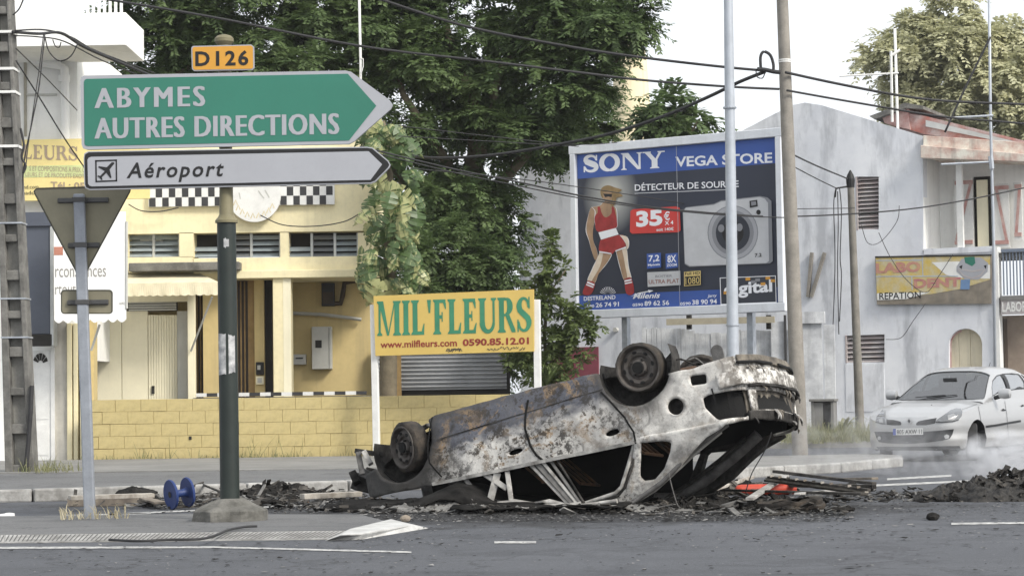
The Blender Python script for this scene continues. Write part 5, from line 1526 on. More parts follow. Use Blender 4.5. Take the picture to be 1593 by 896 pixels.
# weeds: blades of grass in clumps
def weeds(name, label, spots, rng, mat, h=(.08, .3), n=40, rad=.25):
    Q = []
    for (p, k, hh) in spots:
        m = int(n * k)
        a = rng.uniform(0, 2 * np.pi, m); r = rad * np.sqrt(rng.uniform(0, 1, m)) * k ** .3
        b = np.stack([p[0] + r * np.cos(a) * 1.6, p[1] + r * np.sin(a) * .7, np.full(m, p[2])], 1)
        d = np.stack([rng.normal(0, .45, m), rng.normal(0, .45, m), np.ones(m)], 1); d /= np.linalg.norm(d, axis=1)[:, None]
        L = rng.uniform(h[0], h[1], m)[:, None] * hh
        s = np.stack([np.cos(a), np.sin(a), np.zeros(m)], 1) * .005
        tip = b + d * L; mid = b + d * L * .55 + np.array([0, 0, .02])
        Q.append(np.stack([b - s, b + s, mid + s * .8, mid - s * .8], 1)); Q.append(np.stack([mid - s * .8, mid + s * .8, tip + s * .1, tip - s * .1], 1))
    V = np.concatenate(Q)
    o = bpy.data.objects.new(name, quads_mesh(name, V, mat)); C.objects.link(o)
    o['kind'] = 'stuff'; o['label'] = label; o['category'] = 'weeds'
rng = np.random.default_rng(4)
m_weed = leafmat('weed_leaf', (.10, .13, .05, 1), (.24, .23, .12, 1), .3, 4)
m_dry = leafmat('dry_grass', (.28, .24, .15, 1), (.4, .36, .25, 1), .3, 4)
sp = []
for k in range(40):
    x = rnd.uniform(145, 620); sp.append(((at(x, 720, 33.85).x, 33.85 + rnd.uniform(-.1, .05), .1), rnd.uniform(.08, .4), rnd.uniform(.25, .7) if rnd.random() > .1 else 1.7))
weeds('wall_weeds', 'sparse weeds along the foot of the ochre block wall', sp, rng, m_weed)
sp = [((gnd(x, 752).x * 1.0, 28.4 + rnd.uniform(-.4, .5), .1), rnd.uniform(.15, .5), rnd.uniform(.4, 1.1)) for x in [rnd.uniform(5, 75) for _ in range(20)]]
weeds('pole_weeds', 'dry weeds growing around the foot of the concrete pole', sp, rng, m_weed)
sp = [((at(140 + rnd.uniform(-6, 12), 812, 18.1).x, 18.05 + rnd.uniform(-.05, .1), .04), .3, .5) for _ in range(5)]
weeds('post_grass', 'tuft of dry grass at the foot of the galvanised post', sp, rng, m_dry)
sp = []
for k in range(110):
    x = rnd.uniform(1235, 1365); Y = rnd.uniform(38.8, 41.0); sp.append(((at(x, 680, Y).x, Y, .08), rnd.uniform(.4, 1.1), rnd.uniform(.6, 1.5)))
weeds('verge_weeds', 'green weeds on the verge in front of the gable building', sp, rng, m_weed, h=(.1, .34), n=46)
# tall stalk and strap-leaved plant
def straps(name, label, base, n, L, mat, seed):
    r = random.Random(seed); o = thing(name, label, 'plant', base)
    for i in range(n):
        a = r.uniform(0, 6.28); l_ = L * r.uniform(.6, 1); mb = MB(); vs = []
        for k in range(6):
            t = k / 5; rr = l_ * .62 * t; z = l_ * (t * 1.05 - .75 * t * t); wd = .03 * (1 - t) + .003
            cx_, cy_ = rr * math.cos(a), rr * math.sin(a)
            vs += [(cx_ - wd * math.sin(a), cy_ + wd * math.cos(a), z), (cx_ + wd * math.sin(a), cy_ - wd * math.cos(a), z)]
        mb.add(vs, [(2 * k, 2 * k + 1, 2 * k + 3, 2 * k + 2) for k in range(5)]); mb.build('strap_leaf', mat, o)
p = at(850, 590, 36.6); straps('strap_plant', 'strap leaved green plant under the shrub by the white post', (p.x, 36.6, at(850, 600, 36.6).z), 26, 1.0, m_leafs, 2)
p = at(1306, 690, 40.6); straps('stalk_plant', 'tall weedy plant beside the grey meter kiosk', (p.x, 40.6, .1), 18, 1.3, m_weed, 6)
# ---------------------------------------------------------------- burnt-out car: pose (lying on its roof)
WR = at(997, 572, 19.1)                 # near rear wheel hub
WFh = at(620, 697, 20.12)               # near front wheel hub
WF_ = (WFh - WR).normalized()
_lh = Vector((-WF_.y, WF_.x, 0)).normalized() * -1
if _lh.y < 0: _lh = -_lh
_lh = (_lh + Vector((0, 0, -math.tan(R(5))))).normalized()
WL = (_lh - WF_ * _lh.dot(WF_)).normalized()
WU = WF_.cross(WL)
WB = (WFh - WR).length
HUBZ, HUBY = .28, -.74
# car coordinates: rear axle x = 0, forward +x, left +y (away from the viewer), up +z (towards the ground)
def w2c(p):
    q = Vector(p) - WR
    return Vector((q.dot(WF_), q.dot(WL) + HUBY, q.dot(WU) + HUBZ))
def c2w(p): return WR + WF_ * p[0] + WL * (p[1] - HUBY) + WU * (p[2] - HUBZ)
def cpx(px, py, y=-.80):
    """pixel -> car coordinates on the plane of constant car-y"""
    v = ray(px, py)
    o = c2w((0, y, 0))
    t = (o - CAM).dot(WL) / v.dot(WL)
    return w2c(CAM + v * t)
# ---------------------------------------------------------------- surface patches
def _inside(poly, X, Z):
    r = np.zeros(X.shape, bool); n = len(poly)
    for i in range(n):
        x0, z0 = poly[i]; x1, z1 = poly[(i + 1) % n]
        c = ((z0 > Z) != (z1 > Z)) & (X < (x1 - x0) * (Z - z0) / ((z1 - z0) + 1e-12) + x0)
        r ^= c
    return r
def _snap(polys, x, z):
    best = (1e9, x, z)
    for poly in polys:
        n = len(poly)
        for i in range(n):
            ax, az = poly[i]; bx, bz = poly[(i + 1) % n]
            dx, dz = bx - ax, bz - az
            t = max(0, min(1, ((x - ax) * dx + (z - az) * dz) / (dx * dx + dz * dz + 1e-12)))
            qx, qz = ax + dx * t, az + dz * t
            d = math.hypot(qx - x, qz - z)
            if d < best[0]: best = (d, qx, qz)
    return best
def grid_patch(outer, holes, fn, cell, mb=None):
    mb = mb or MB()
    xs = [p[0] for p in outer]; zs = [p[1] for p in outer]
    nx = max(1, int(math.ceil((max(xs) - min(xs)) / cell))); nz = max(1, int(math.ceil((max(zs) - min(zs)) / cell)))
    gx = np.linspace(min(xs), max(xs), nx + 1); gz = np.linspace(min(zs), max(zs), nz + 1)
    cx_, cz_ = np.meshgrid((gx[:-1] + gx[1:]) / 2, (gz[:-1] + gz[1:]) / 2, indexing='ij')
    keep = _inside(outer, cx_, cz_)
    for h in holes: keep &= ~_inside(h, cx_, cz_)
    cnt = np.zeros((nx + 1, nz + 1), int)
    for a in (0, 1):
        for b in (0, 1): cnt[a:a + nx, b:b + nz] += keep
    polys = [outer] + list(holes)
    idx, vs, fs = {}, [], []
    for i, j in zip(*np.nonzero(cnt)):
        x, z = gx[i], gz[j]
        if cnt[i, j] < 4:
            d, qx, qz = _snap(polys, x, z)
            if d < cell * 1.1: x, z = qx, qz
        idx[(i, j)] = len(vs); vs.append(fn(x, z))
    for i, j in zip(*np.nonzero(keep)):
        fs.append((idx[(i, j)], idx[(i + 1, j)], idx[(i + 1, j + 1)], idx[(i, j + 1)]))
    mb.add(vs, fs)
    return mb
def lerpk(keys, x):
    ks = sorted(keys); return float(np.interp(x, [k[0] for k in ks], [k[1] for k in ks]))
def nz3(p, s): return noise.noise(Vector(p) * s)

class Skin:
    """wall swept along a plan path; (u, z) -> point"""
    def __init__(s, ctrl, prof):
        P = catmull([(x, y, 0) for x, y in ctrl], 10)
        s.P = np.array([(p.x, p.y) for p in P])
        seg = np.linalg.norm(np.diff(s.P, axis=0), axis=1)
        s.U = np.concatenate([[0], np.cumsum(seg)])
        T = np.gradient(s.P, axis=0); T /= np.linalg.norm(T, axis=1)[:, None]
        s.N = np.stack([T[:, 1], -T[:, 0]], 1)
        if (s.N[len(P) // 4] @ (s.P[len(P) // 4] - s.P.mean(0))) < 0: s.N = -s.N
        s.prof = prof; s.L = s.U[-1]
    def xy(s, u):
        return np.array([np.interp(u, s.U, s.P[:, 0]), np.interp(u, s.U, s.P[:, 1])])
    def pt(s, u, z, off=0.0):
        p = s.xy(u); n = np.array([np.interp(u, s.U, s.N[:, 0]), np.interp(u, s.U, s.N[:, 1])]); n /= np.linalg.norm(n)
        p = p + n * (s.prof(z) + off)
        return Vector((p[0], p[1], z))
    def u_at_x(s, x, near=True):
        h = len(s.U) // 2
        if near: return float(np.interp(-x, -s.P[:h, 0], s.U[:h]))
        return float(np.interp(x, s.P[h:, 0], s.U[h:]))
def ribbon(mb, sk, pts, wd, off, fn=lambda p: p):
    n = len(pts); L, Rr = [], []
    for i in range(n):
        a, b = pts[max(i - 1, 0)], pts[min(i + 1, n - 1)]
        tx, tz = b[0] - a[0], b[1] - a[1]; l = math.hypot(tx, tz) or 1
        nx, nz_ = -tz / l * wd / 2, tx / l * wd / 2
        L.append(fn(sk.pt(pts[i][0] + nx, pts[i][1] + nz_, off))); Rr.append(fn(sk.pt(pts[i][0] - nx, pts[i][1] - nz_, off)))
    mb.add(L + Rr, [(i, i + 1, n + i + 1, n + i) for i in range(n - 1)])
def dense(pts, step=.04):
    out = []
    for a, b in zip(pts, pts[1:]):
        k = max(1, int(math.dist(a, b) / step))
        out += [(a[0] + (b[0] - a[0]) * i / k, a[1] + (b[1] - a[1]) * i / k) for i in range(k)]
    return out + [pts[-1]]

# ---------------------------------------------------------------- the wreck
def burntmat():
    t = NT('burnt_paint')
    t.b.inputs['Roughness'].default_value = .75
    sep = t.n('SeparateXYZ'); t.l(t.tc.outputs['Object'], sep.inputs[0])
    X, Z = sep.outputs[0], sep.outputs[2]
    big, mid, fin = t.noise(1.3, 6, .62), t.noise(5.5, 10, .74), t.noise(24, 6, .75)
    warp = t.noise(3.0, 5, .6, dist=1.8)
    ash = t.mix(t.ramp(mid, [(.35, 0.), (.7, 1.)]), (.82, .80, .755, 1), (.48, .465, .44, 1))
    ash = t.mix(t.ramp(t.noise(7, 6, .7), [(.52, 0.), (.75, .6)]), ash, (.26, .255, .25, 1))
    ash = t.mix(t.ramp(big, [(.46, 0.), (.68, .8)]), ash, (.26, .255, .25, 1))
    ash = t.mix(t.ramp(t.noise(2.6, 5, .6, t.coord((1, 1, 1), (5, 3, 1))), [(.52, 0.), (.70, .8)]), ash, (.14, .13, .12, 1))
    frontm = t.n('MapRange'); frontm.inputs['From Min'].default_value = .0; frontm.inputs['From Max'].default_value = .45; t.l(t.math('ADD', X, t.math('MULTIPLY', t.math('SUBTRACT', mid, .5), .6)), frontm.inputs['Value'])
    fm = t.math('MULTIPLY', t.math('ADD', t.math('MULTIPLY', frontm.outputs[0], .8), .2), t.ramp(t.noise(1.9, 4, .6), [(.40, .22), (.54, 1.)]))
    # blue-grey bare steel along the lower doors
    zr = t.math('ADD', Z, t.math('MULTIPLY', t.math('SUBTRACT', warp, .5), .42))
    xr = t.math('MULTIPLY', t.ramp(X, [(.0, 0.), (.28 / 3, 0.)]), 1.0) if False else None
    mr = t.n('MapRange'); mr.inputs['From Min'].default_value = .52; mr.inputs['From Max'].default_value = .40; t.l(zr, mr.inputs['Value'])
    mx = t.n('MapRange'); mx.inputs['From Min'].default_value = .22; mx.inputs['From Max'].default_value = .34; t.l(X, mx.inputs['Value'])
    steel = t.mix(t.ramp(fin, [(.4, 0.), (.7, 1.)]), (.075, .08, .10, 1), (.15, .155, .18, 1))
    c = t.mix(t.math('MULTIPLY', mr.outputs[0], mx.outputs[0]), ash, steel)
    # rust
    rz = t.ramp(t.math('ADD', t.math('MULTIPLY', warp, .6), t.math('MULTIPLY', fin, .4)), [(.515, 0.), (.565, .9)])
    c = t.mix(t.math('MULTIPLY', rz, fm), c, (.30, .20, .105, 1))
    # blistered dark flakes with crisp edges
    fl = t.ramp(t.math('ADD', t.math('MULTIPLY', mid, .45), t.math('MULTIPLY', t.noise(24, 9, .8), .55)), [(.50, 0.), (.535, 1.)])
    fl = t.math('MULTIPLY', fl, fm)
    c = t.mix(t.math('MULTIPLY', fl, .9), c, (.035, .031, .028, 1))
    # contour rings where paint boiled
    wv = t.n('TexWave'); wv.inputs['Scale'].default_value = 1.3; wv.inputs['Distortion'].default_value = 22; wv.inputs['Detail'].default_value = 4; wv.inputs['Detail Scale'].default_value = .9
    t.l(t.tc.outputs['Object'], wv.inputs['Vector'])
    c = t.mix(t.math('MULTIPLY', t.ramp(wv.outputs['Fac'], [(.9, 0.), (.97, 1.)]), t.math('MULTIPLY', t.ramp(t.noise(2.3, 3, .5), [(.5, 0.), (.65, 1.)]), .55)), c, (.12, .115, .11, 1))
    # heavy soot at the nose and on the tail, by large patches
    mf_ = t.n('MapRange'); mf_.inputs['From Min'].default_value = 1.8; mf_.inputs['From Max'].default_value = 2.25; t.l(t.math('ADD', X, t.math('MULTIPLY', t.math('SUBTRACT', mid, .5), .9)), mf_.inputs['Value'])
    c = t.mix(t.math('MULTIPLY', mf_.outputs[0], .93), c, (.022, .021, .02, 1))
    mt_ = t.n('MapRange'); mt_.inputs['From Min'].default_value = -.62; mt_.inputs['From Max'].default_value = -.8; t.l(t.math('ADD', X, t.math('MULTIPLY', t.math('SUBTRACT', big, .5), .3)), mt_.inputs['Value'])
    tail = t.ramp(t.math('ADD', t.math('MULTIPLY', mid, .6), t.math('MULTIPLY', fin, .4)), [(.44, 0.), (.54, 1.)])
    c = t.mix(t.math('MULTIPLY', mt_.outputs[0], t.math('MULTIPLY', tail, .85)), c, (.06, .05, .038, 1))
    for (ax_, rr_) in ((.03, .345), (2.46, .35)):
        cb = t.n('CombineXYZ'); t.l(t.math('SUBTRACT', X, ax_), cb.inputs[0]); t.l(t.math('SUBTRACT', Z, .27), cb.inputs[2])
        ln = t.n('VectorMath', operation='LENGTH'); t.l(cb.outputs[0], ln.inputs[0])
        am = t.n('MapRange'); am.inputs['From Min'].default_value = rr_ + .10; am.inputs['From Max'].default_value = rr_ - .01
        t.l(t.math('ADD', ln.outputs['Value'], t.math('MULTIPLY', t.math('SUBTRACT', mid, .5), .22)), am.inputs['Value'])
        c = t.mix(t.math('MULTIPLY', am.outputs[0], .85), c, (.03, .028, .026, 1))
    lowz = t.n('MapRange'); lowz.inputs['From Min'].default_value = .21; lowz.inputs['From Max'].default_value = .12; t.l(t.math('ADD', Z, t.math('MULTIPLY', t.math('SUBTRACT', mid, .5), .16)), lowz.inputs['Value'])
    c = t.mix(t.math('MULTIPLY', lowz.outputs[0], .7), c, (.04, .038, .036, 1))
    sp = t.ramp(t.noise(48, 4, .8), [(.61, 0.), (.69, .7)])
    c = t.mix(sp, c, (.05, .048, .045, 1))
    t.base(c)
    t.bump(t.math('ADD', t.math('MULTIPLY', fl, -.5), t.math('ADD', fin, t.math('MULTIPLY', mid, 1.5))), .55, .012)
    return t.mat
m_burn = burntmat()
m_soot = M('sooted_steel', (.014, .0135, .013, 1), .85, col2=(.07, .066, .062, 1), scale=7, fine=.5, bump=.7, bscale=25, spec=.12)
m_steel = M('scorched_steel', (.17, .165, .16, 1), .65, .2, col2=(.06, .058, .055, 1), scale=10, fine=.5, bump=.5, bscale=40)
m_bpale = M('ash_coated_steel', (.5, .49, .465, 1), .8, col2=(.16, .15, .14, 1), scale=9, fine=.5, bump=.5, bscale=40)
m_tyre = M('burnt_tyre', (.03, .029, .028, 1), .85, col2=(.075, .062, .05, 1), scale=10, fine=.5, bump=.9, bscale=30, spec=.15)
m_rim = M('burnt_rim', (.12, .11, .10, 1), .6, .3, col2=(.06, .05, .045, 1), scale=12, fine=.5, bump=.3)
m_tail = M('scorched_tail', (.21, .185, .15, 1), .8, col2=(.035, .03, .026, 1), scale=9, fine=.6, bump=.8, bscale=30)
m_bsheet = M('blackened_sheet', (.008, .008, .008, 1), .9, col2=(.03, .029, .028, 1), scale=6, fine=.4, bump=.6, bscale=25, spec=.05)
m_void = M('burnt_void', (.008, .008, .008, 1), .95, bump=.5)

wk_o = c2w((1.2, 0, .5)); wk_o.z = 0
wk = empty('burnt_car', label='burnt out hatchback lying on its roof in the middle of the road', category='car wreck')
wk.matrix_world = Matrix.Translation(c2w((0, 0, 0))) @ Matrix((WF_, WL, WU)).transposed().to_4x4()
def gclamp(p, lo=.02, amp=.03):
    q = c2w(p)
    if q.z < lo: q.z = lo + amp * abs(nz3(q, 3.0))
    return w2c(q)

ctrl = [(3.0, -.50), (2.92, -.62), (2.72, -.73), (2.46, -.785), (1.9, -.81), (1.0, -.82), (.2, -.815), (-.3, -.80), (-.56, -.775), (-.765, -.70), (-.885, -.45), (-.925, 0)]
ctrl = ctrl + [(x, -y) for x, y in ctrl[:-1][::-1]]
def wprof(z):
    return lerpk([(.0, -.12), (.1, -.075), (.2, -.03), (.34, -.004), (.37, -.004), (.39, .012), (.55, .018), (.72, .010), (.86, -.01), (1.0, -.05)], z)
SK = Skin(ctrl, wprof)
def zlo(x): return lerpk([(3.1, .42), (2.8, .40), (2.2, .14), (2.08, .10), (1.2, .15), (.33, .22), (.0, .3), (-.25, .42), (-.5, .44), (-1, .42)], x)
def zhi(x): return lerpk([(3.1, .62), (2.7, .66), (2.4, .70), (1.9, .755), (1.1, .83), (.25, .91), (-.3, .955), (-.7, .985), (-1, .97)], x)
def dent(p):
    return Vector(p) + Vector((.2, 1 if p[1] > 0 else -1, 0)) * (.018 * nz3(p, 2.2) + .008 * nz3(p, 7) + .003 * nz3(p, 16))
us = np.linspace(0, SK.L, 260)
edge_lo = [(u, zlo(SK.xy(u)[0]) + .012 * nz3((u, 0, 0), 6)) for u in us]
edge_hi = [(u, zhi(SK.xy(u)[0]) + .004 * nz3((u, 5, 0), 5)) for u in us]
outer = edge_lo + edge_hi[::-1]
def side(pts, near=True): return [(SK.u_at_x(x, near), z) for x, z in pts]
def circ(cx_, cz_, r, n=28, rz=None): return [(cx_ + r * math.cos(2 * math.pi * i / n), cz_ + (rz or r) * math.sin(2 * math.pi * i / n)) for i in range(n)]
def pxs(pts, y=-.8): return [(c.x, c.z) for c in (cpx(x, q, y) for x, q in pts)]
uc = SK.L / 2                      # rear centre line
def rear(pts): return [(uc + y, z) for y, z in pts]   # y across the tail (near side negative)
lamp_n = [(SK.u_at_x(-.50), .715), (SK.u_at_x(-.55), .70), (uc - .60, .73), (uc - .58, .93), (uc - .66, .955), (SK.u_at_x(-.58), .93), (SK.u_at_x(-.50), .80)]
holes = [side(circ(.03, .27, .345)), side(circ(2.46, .26, .35)), side(circ(.03, .27, .345), False), side(circ(2.46, .26, .35), False),
         side(circ(-.25, .715, .072, 18)), side(pxs([(1074, 585), (1097, 582), (1098, 597), (1075, 600)])), lamp_n,
         side(circ(1.31, .665, .075, 16, .024)), side(circ(.37, .765, .075, 16, .026)),
         [(2 * uc - a, b) for a, b in lamp_n[::-1]]]
holes.append(rear([(-.50, .735), (-.2, .73), (.2, .735), (.56, .73), (.58, .80), (.56, .885), (.2, .895), (-.2, .89), (-.5, .90)]))
mb = grid_patch(outer, holes, lambda u, z: dent(SK.pt(u, z)), .022)
bs = mb.build('body_shell', m_burn, wk, smooth=45)
so = bs.modifiers.new('thick', 'SOLIDIFY'); so.thickness = .02; so.offset = 0
# inner liner: the black inside of the shell
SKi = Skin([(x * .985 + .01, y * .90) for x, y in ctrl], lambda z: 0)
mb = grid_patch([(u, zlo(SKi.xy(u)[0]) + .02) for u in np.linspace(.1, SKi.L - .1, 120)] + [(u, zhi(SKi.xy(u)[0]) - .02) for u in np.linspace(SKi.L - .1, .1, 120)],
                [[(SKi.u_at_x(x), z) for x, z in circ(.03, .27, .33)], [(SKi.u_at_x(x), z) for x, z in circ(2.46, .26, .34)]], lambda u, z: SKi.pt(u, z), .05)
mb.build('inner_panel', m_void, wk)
# door gaps and pressed lines
mb = MB()
gap1 = [(SK.u_at_x(x), z) for x, z in dense(pxs([(822, 622), (820, 640), (822, 668), (829, 693), (838, 708), (848, 717)]))]
ribbon(mb, SK, gap1, .022, .017, dent); mb.build('door_gap', m_void, wk)
mb = MB(); gap2 = [(SK.u_at_x(x), z) for x, z in dense(pxs([(668, 648), (667, 690), (672, 720), (690, 742)]))]; ribbon(mb, SK, gap2, .016, .017, dent); mb.build('door_gap', m_void, wk)
mb = MB(); gap3 = [(SK.u_at_x(x), z) for x, z in dense(pxs([(938, 610), (955, 628), (975, 650), (988, 672), (990, 690)]))]; ribbon(mb, SK, gap3, .018, .017, dent); mb.build('door_gap', m_void, wk)
mb = MB(); ribbon(mb, SK, [(SK.u_at_x(x), lerpk([(2.05, .335), (.35, .375)], x)) for x in np.linspace(2.05, .36, 60)], .010, .016, dent); mb.build('pressed_line', m_soot, wk)
mb = MB(); ribbon(mb, SK, [(SK.u_at_x(x), zhi(x) - .012) for x in np.linspace(2.2, .2, 60)], .03, .018, dent); mb.build('waist_rail', m_bpale, wk)
# wheel-house rims and inner arches
for (cx_, r_) in ((.03, .345), (2.46, .35)):
    mb = MB(); vs = []
    n = 30
    for i in range(n + 1):
        a = R(-20 + 220 * i / n)
        x, z = cx_ + r_ * math.cos(a), .265 + r_ * math.sin(a)
        yo = SK.pt(SK.u_at_x(x), z).y + .005
        vs += [(x, yo, z), (cx_ + r_ * .97 * math.cos(a), yo + .22, .265 + r_ * .97 * math.sin(a)), (cx_ + .3 * r_ * math.cos(a), yo + .34, .265 + .3 * r_ * math.sin(a))]
    fs = []
    for i in range(n):
        for k in range(2): fs.append((3 * i + k, 3 * i + 3 + k, 3 * i + 4 + k, 3 * i + 1 + k))
    mb.add(vs, fs); mb.build('wheel_arch', m_soot, wk, smooth=50)
# floor pan, spare wheel well, exhaust
def floorfn(x, y):
    z = lerpk([(3, .42), (2.3, .22), (1.9, .2), (.4, .26), (.1, .33), (-.4, .44), (-1, .45)], x) + .02 * nz3((x, y, 0), 3)
    return (x, y, z)
mb = grid_patch([(2.95, -.45), (2.75, -.6), (2.0, -.74), (.3, -.74), (-.5, -.68), (-.8, -.4), (-.85, 0), (-.8, .4), (-.5, .68), (.3, .74), (2.0, .74), (2.75, .6), (2.95, .45)],
                [], floorfn, .08)
mb.build('floor_pan', m_soot, wk, smooth=50)
mb = MB(); mb.lathe([(.36, 0), (.35, -.02), (.32, -.1), (.24, -.13), (.05, -.14)], 28, Matrix.Translation((-.42, .10, .44))); mb.build('spare_wheel_well', m_steel, wk, smooth=40)
mb = MB(); mb.tube([(-.5, -.62, .42), (-.35, -.66, .30), (-.1, -.66, .26), (.1, -.6, .25)], .008, 6); mb.build('brake_line', m_soot, wk)
mb = MB(); mb.prism(arc(-.63, .30, .055, .055, 180, 360, 10) + [(-.575, .44), (-.685, .44)], -.50, -.48); mb.build('towing_eye', m_steel, wk)
mb = MB(); mb.box(-.82, -.76, .42, .5, .36, .44); mb.build('exhaust_hanger', m_steel, wk)
mb = MB(); mb.lathe([(.02, -.30), (.075, -.27), (.085, -.1), (.085, .1), (.075, .27), (.02, .30)], 16, Matrix.Translation((-.62, .42, .37)) @ Matrix.Rotation(R(90), 4, 'X')); mb.build('silencer', m_rust, wk, smooth=40)
mb = MB(); mb.tube([(-.55, .1, .36), (-.1, .2, .24), (.6, .15, .2), (1.6, .1, .18)], .028, 8); mb.build('exhaust_pipe', m_rust, wk, smooth=40)
rr_ = random.Random(5)
for k in range(26):            # curled shreds of bumper skin hanging along the tail
    y_ = rr_.uniform(-.6, .75); z_ = rr_.choice((.52, .70, .90, .97)); p_ = SK.pt(uc + y_, z_, .03)
    mb = MB(); wd = rr_.uniform(.015, .05); ln_ = rr_.uniform(.03, .10); a_ = rr_.uniform(-.5, .5)
    mb.add([p_ + Vector((0, -wd, 0)), p_ + Vector((0, wd, 0)), p_ + Vector((-.02, wd * .6 + a_ * .04, ln_ * .6)), p_ + Vector((-.03 + rr_.uniform(0, .03), a_ * .08, ln_)), p_ + Vector((-.02, -wd * .6 + a_ * .04, ln_ * .55))], [(0, 1, 2, 3, 4)])
    sh = mb.build('torn_shred', rr_.choice((m_soot, m_tail, m_bpale)), wk); sm = sh.modifiers.new('thick', 'SOLIDIFY'); sm.thickness = .006
# tail: bumper beam, ledges, ribbed panel below the rear window
def tailstrip(nm, z0, z1, off, y0, y1, mat, wob=0.0, th=.03):
    o_ = [(uc + y, z0 + wob * nz3((y, 1, 0), 4)) for y in np.linspace(y0, y1, 40)] + [(uc + y, z1 + wob * nz3((y, 7, 0), 5)) for y in np.linspace(y1, y0, 40)]
    mb = grid_patch(o_, [], lambda u, z: SK.pt(u, z, off + .006 * nz3((u, z, 1), 6)), .022)
    b = mb.build(nm, mat, wk, smooth=45); s = b.modifiers.new('thick', 'SOLIDIFY'); s.thickness = th; s.offset = -1
    return b
tailstrip('bumper_beam', .56, .685, .035, -.86, .86, m_burn, .008, .02)
tailstrip('bumper_lip', .48, .50, .03, -.68, .78, m_void, .016, .02)
tailstrip('valance', .42, .50, .02, -.66, .80, m_tail, .014, .015)
tailstrip('bumper_ledge', .695, .71, .03, -.62, .82, m_soot, .008, .03)
tailstrip('tailgate_sill', .905, .985, .008, -.64, .70, m_soot, .008, .02)
rh = []
for (y0, y1, z0, z1) in ((-.44, -.38, .755, .86), (-.26, -.17, .77, .875), (-.10, .04, .76, .87), (.11, .20, .765, .88), (.27, .33, .77, .87), (.40, .45, .77, .86), (-.33, -.30, .79, .83)):
    a_ = .018
    rh.append(rear([(y0 + a_, z0), (y1, z0 + .012), (y1 - a_ * .5, z1), (y0, z1 - .02)]))
mb = grid_patch([(uc - .62, .70), (uc + .70, .70), (uc + .70, .93), (uc - .62, .93)], rh, lambda u, z: SK.pt(u, z, -.045 + .012 * nz3((u, z, 0), 9)), .016)
tr_ = mb.build('tailgate_panel', m_tail, wk, smooth=45); s_ = tr_.modifiers.new('thick', 'SOLIDIFY'); s_.thickness = .015
mb = MB(); ribbon(mb, SK, [(SK.u_at_x(-.60) + 0 * k, .46 + .5 * k / 20) for k in range(8, 20)], .015, .03); mb.build('tailgate_gap', m_void, wk)
# fuel filler neck, lamp bowls
mb = MB(); p = SK.pt(SK.u_at_x(-.25), .715); mb.lathe([(.080, 0), (.076, .012), (.072, .05), (.066, .09), (.01, .10)], 20, Matrix.Translation((p.x, p.y - .008, p.z)) @ Matrix.Rotation(R(-90), 4, 'X'), cap=False); mb.build('fuel_filler', m_soot, wk, smooth=40)
for s in (-1, 1):
    mb = grid_patch([(uc - .80, .69), (uc - .54, .69), (uc - .54, .97), (uc - .80, .97)] if s < 0 else [(uc + .54, .69), (uc + .80, .69), (uc + .80, .97), (uc + .54, .97)], [], lambda u, z: SK.pt(u, z, -.08), .05)
    mb.build('lamp_bowl', m_soot, wk)
# near rear quarter: roof pillar with its little window, and the far one
def gh(x, z, s=-1): return Vector((x, s * (.795 - max(0, z - .9) * .36), z))
qpoly = [(1137, 652), (1120, 666), (1096, 680), (1071, 704), (1046, 732), (1014, 754), (978, 776), (936, 788), (898, 790), (900, 781), (957, 767), (968, 757), (987, 693), (984, 681), (1060, 668)]
qwin = [(997, 688), (1030, 685), (1043, 687), (1040, 700), (1028, 727), (1011, 745), (995, 747), (989, 741)]
mb = grid_patch(pxs(qpoly), [pxs(qwin)], lambda x, z: dent(gh(x, z)), .02)
q_ = mb.build('quarter_panel', m_burn, wk, smooth=45); s = q_.modifiers.new('thick', 'SOLIDIFY'); s.thickness = .03; s.offset = 0
mb = grid_patch(pxs(qpoly), [pxs(qwin)], lambda x, z: gh(x, z, 1) + Vector((0, .0, 0)), .04); q2 = mb.build('far_quarter_panel', m_soot, wk); s = q2.modifiers.new('thick', 'SOLIDIFY'); s.thickness = .06; s.offset = 0
def cbeam(nm, a, b, wd, th, mat, up=(0, 1, 0), y=-.8, ya=None, yb=None):
    A, B_ = cpx(*a, ya if ya is not None else y), cpx(*b, yb if yb is not None else y)
    mb = MB(); mb.beam(gclamp(A, .03), gclamp(B_, .03), wd, th, up); return mb.build(nm, mat, wk, bevel=.006)
def crail(nm, pts, r, mat, y=-.72, n=8):
    mb = MB(); mb.tube([gclamp(cpx(px, py, y), .03, .01) for px, py in pts], r, n); return mb.build(nm, mat, wk, smooth=50)
# hatch frame rails (double lip), far pillar
crail('hatch_rail', [(1132, 660), (1090, 690), (1062, 718), (1030, 750), (985, 782), (940, 793)], .022, m_steel, -.70)
crail('hatch_rail', [(1122, 672), (1085, 702), (1055, 730), (1020, 762), (980, 789)], .014, m_bpale, -.64)
crail('far_pillar', [(1180, 676), (1140, 712), (1095, 748), (1050, 776), (1020, 790)], .055, m_steel, .60)
crail('far_pillar_lip', [(1160, 680), (1120, 715), (1075, 750), (1035, 778)], .02, m_soot, .52)
crail('door_frame', [(987, 690), (978, 722), (967, 757), (957, 767), (930, 776), (900, 786)], .018, m_bpale, -.76)
crail('door_frame', [(992, 690), (984, 724), (972, 758), (962, 771), (925, 782)], .012, m_soot, -.76)
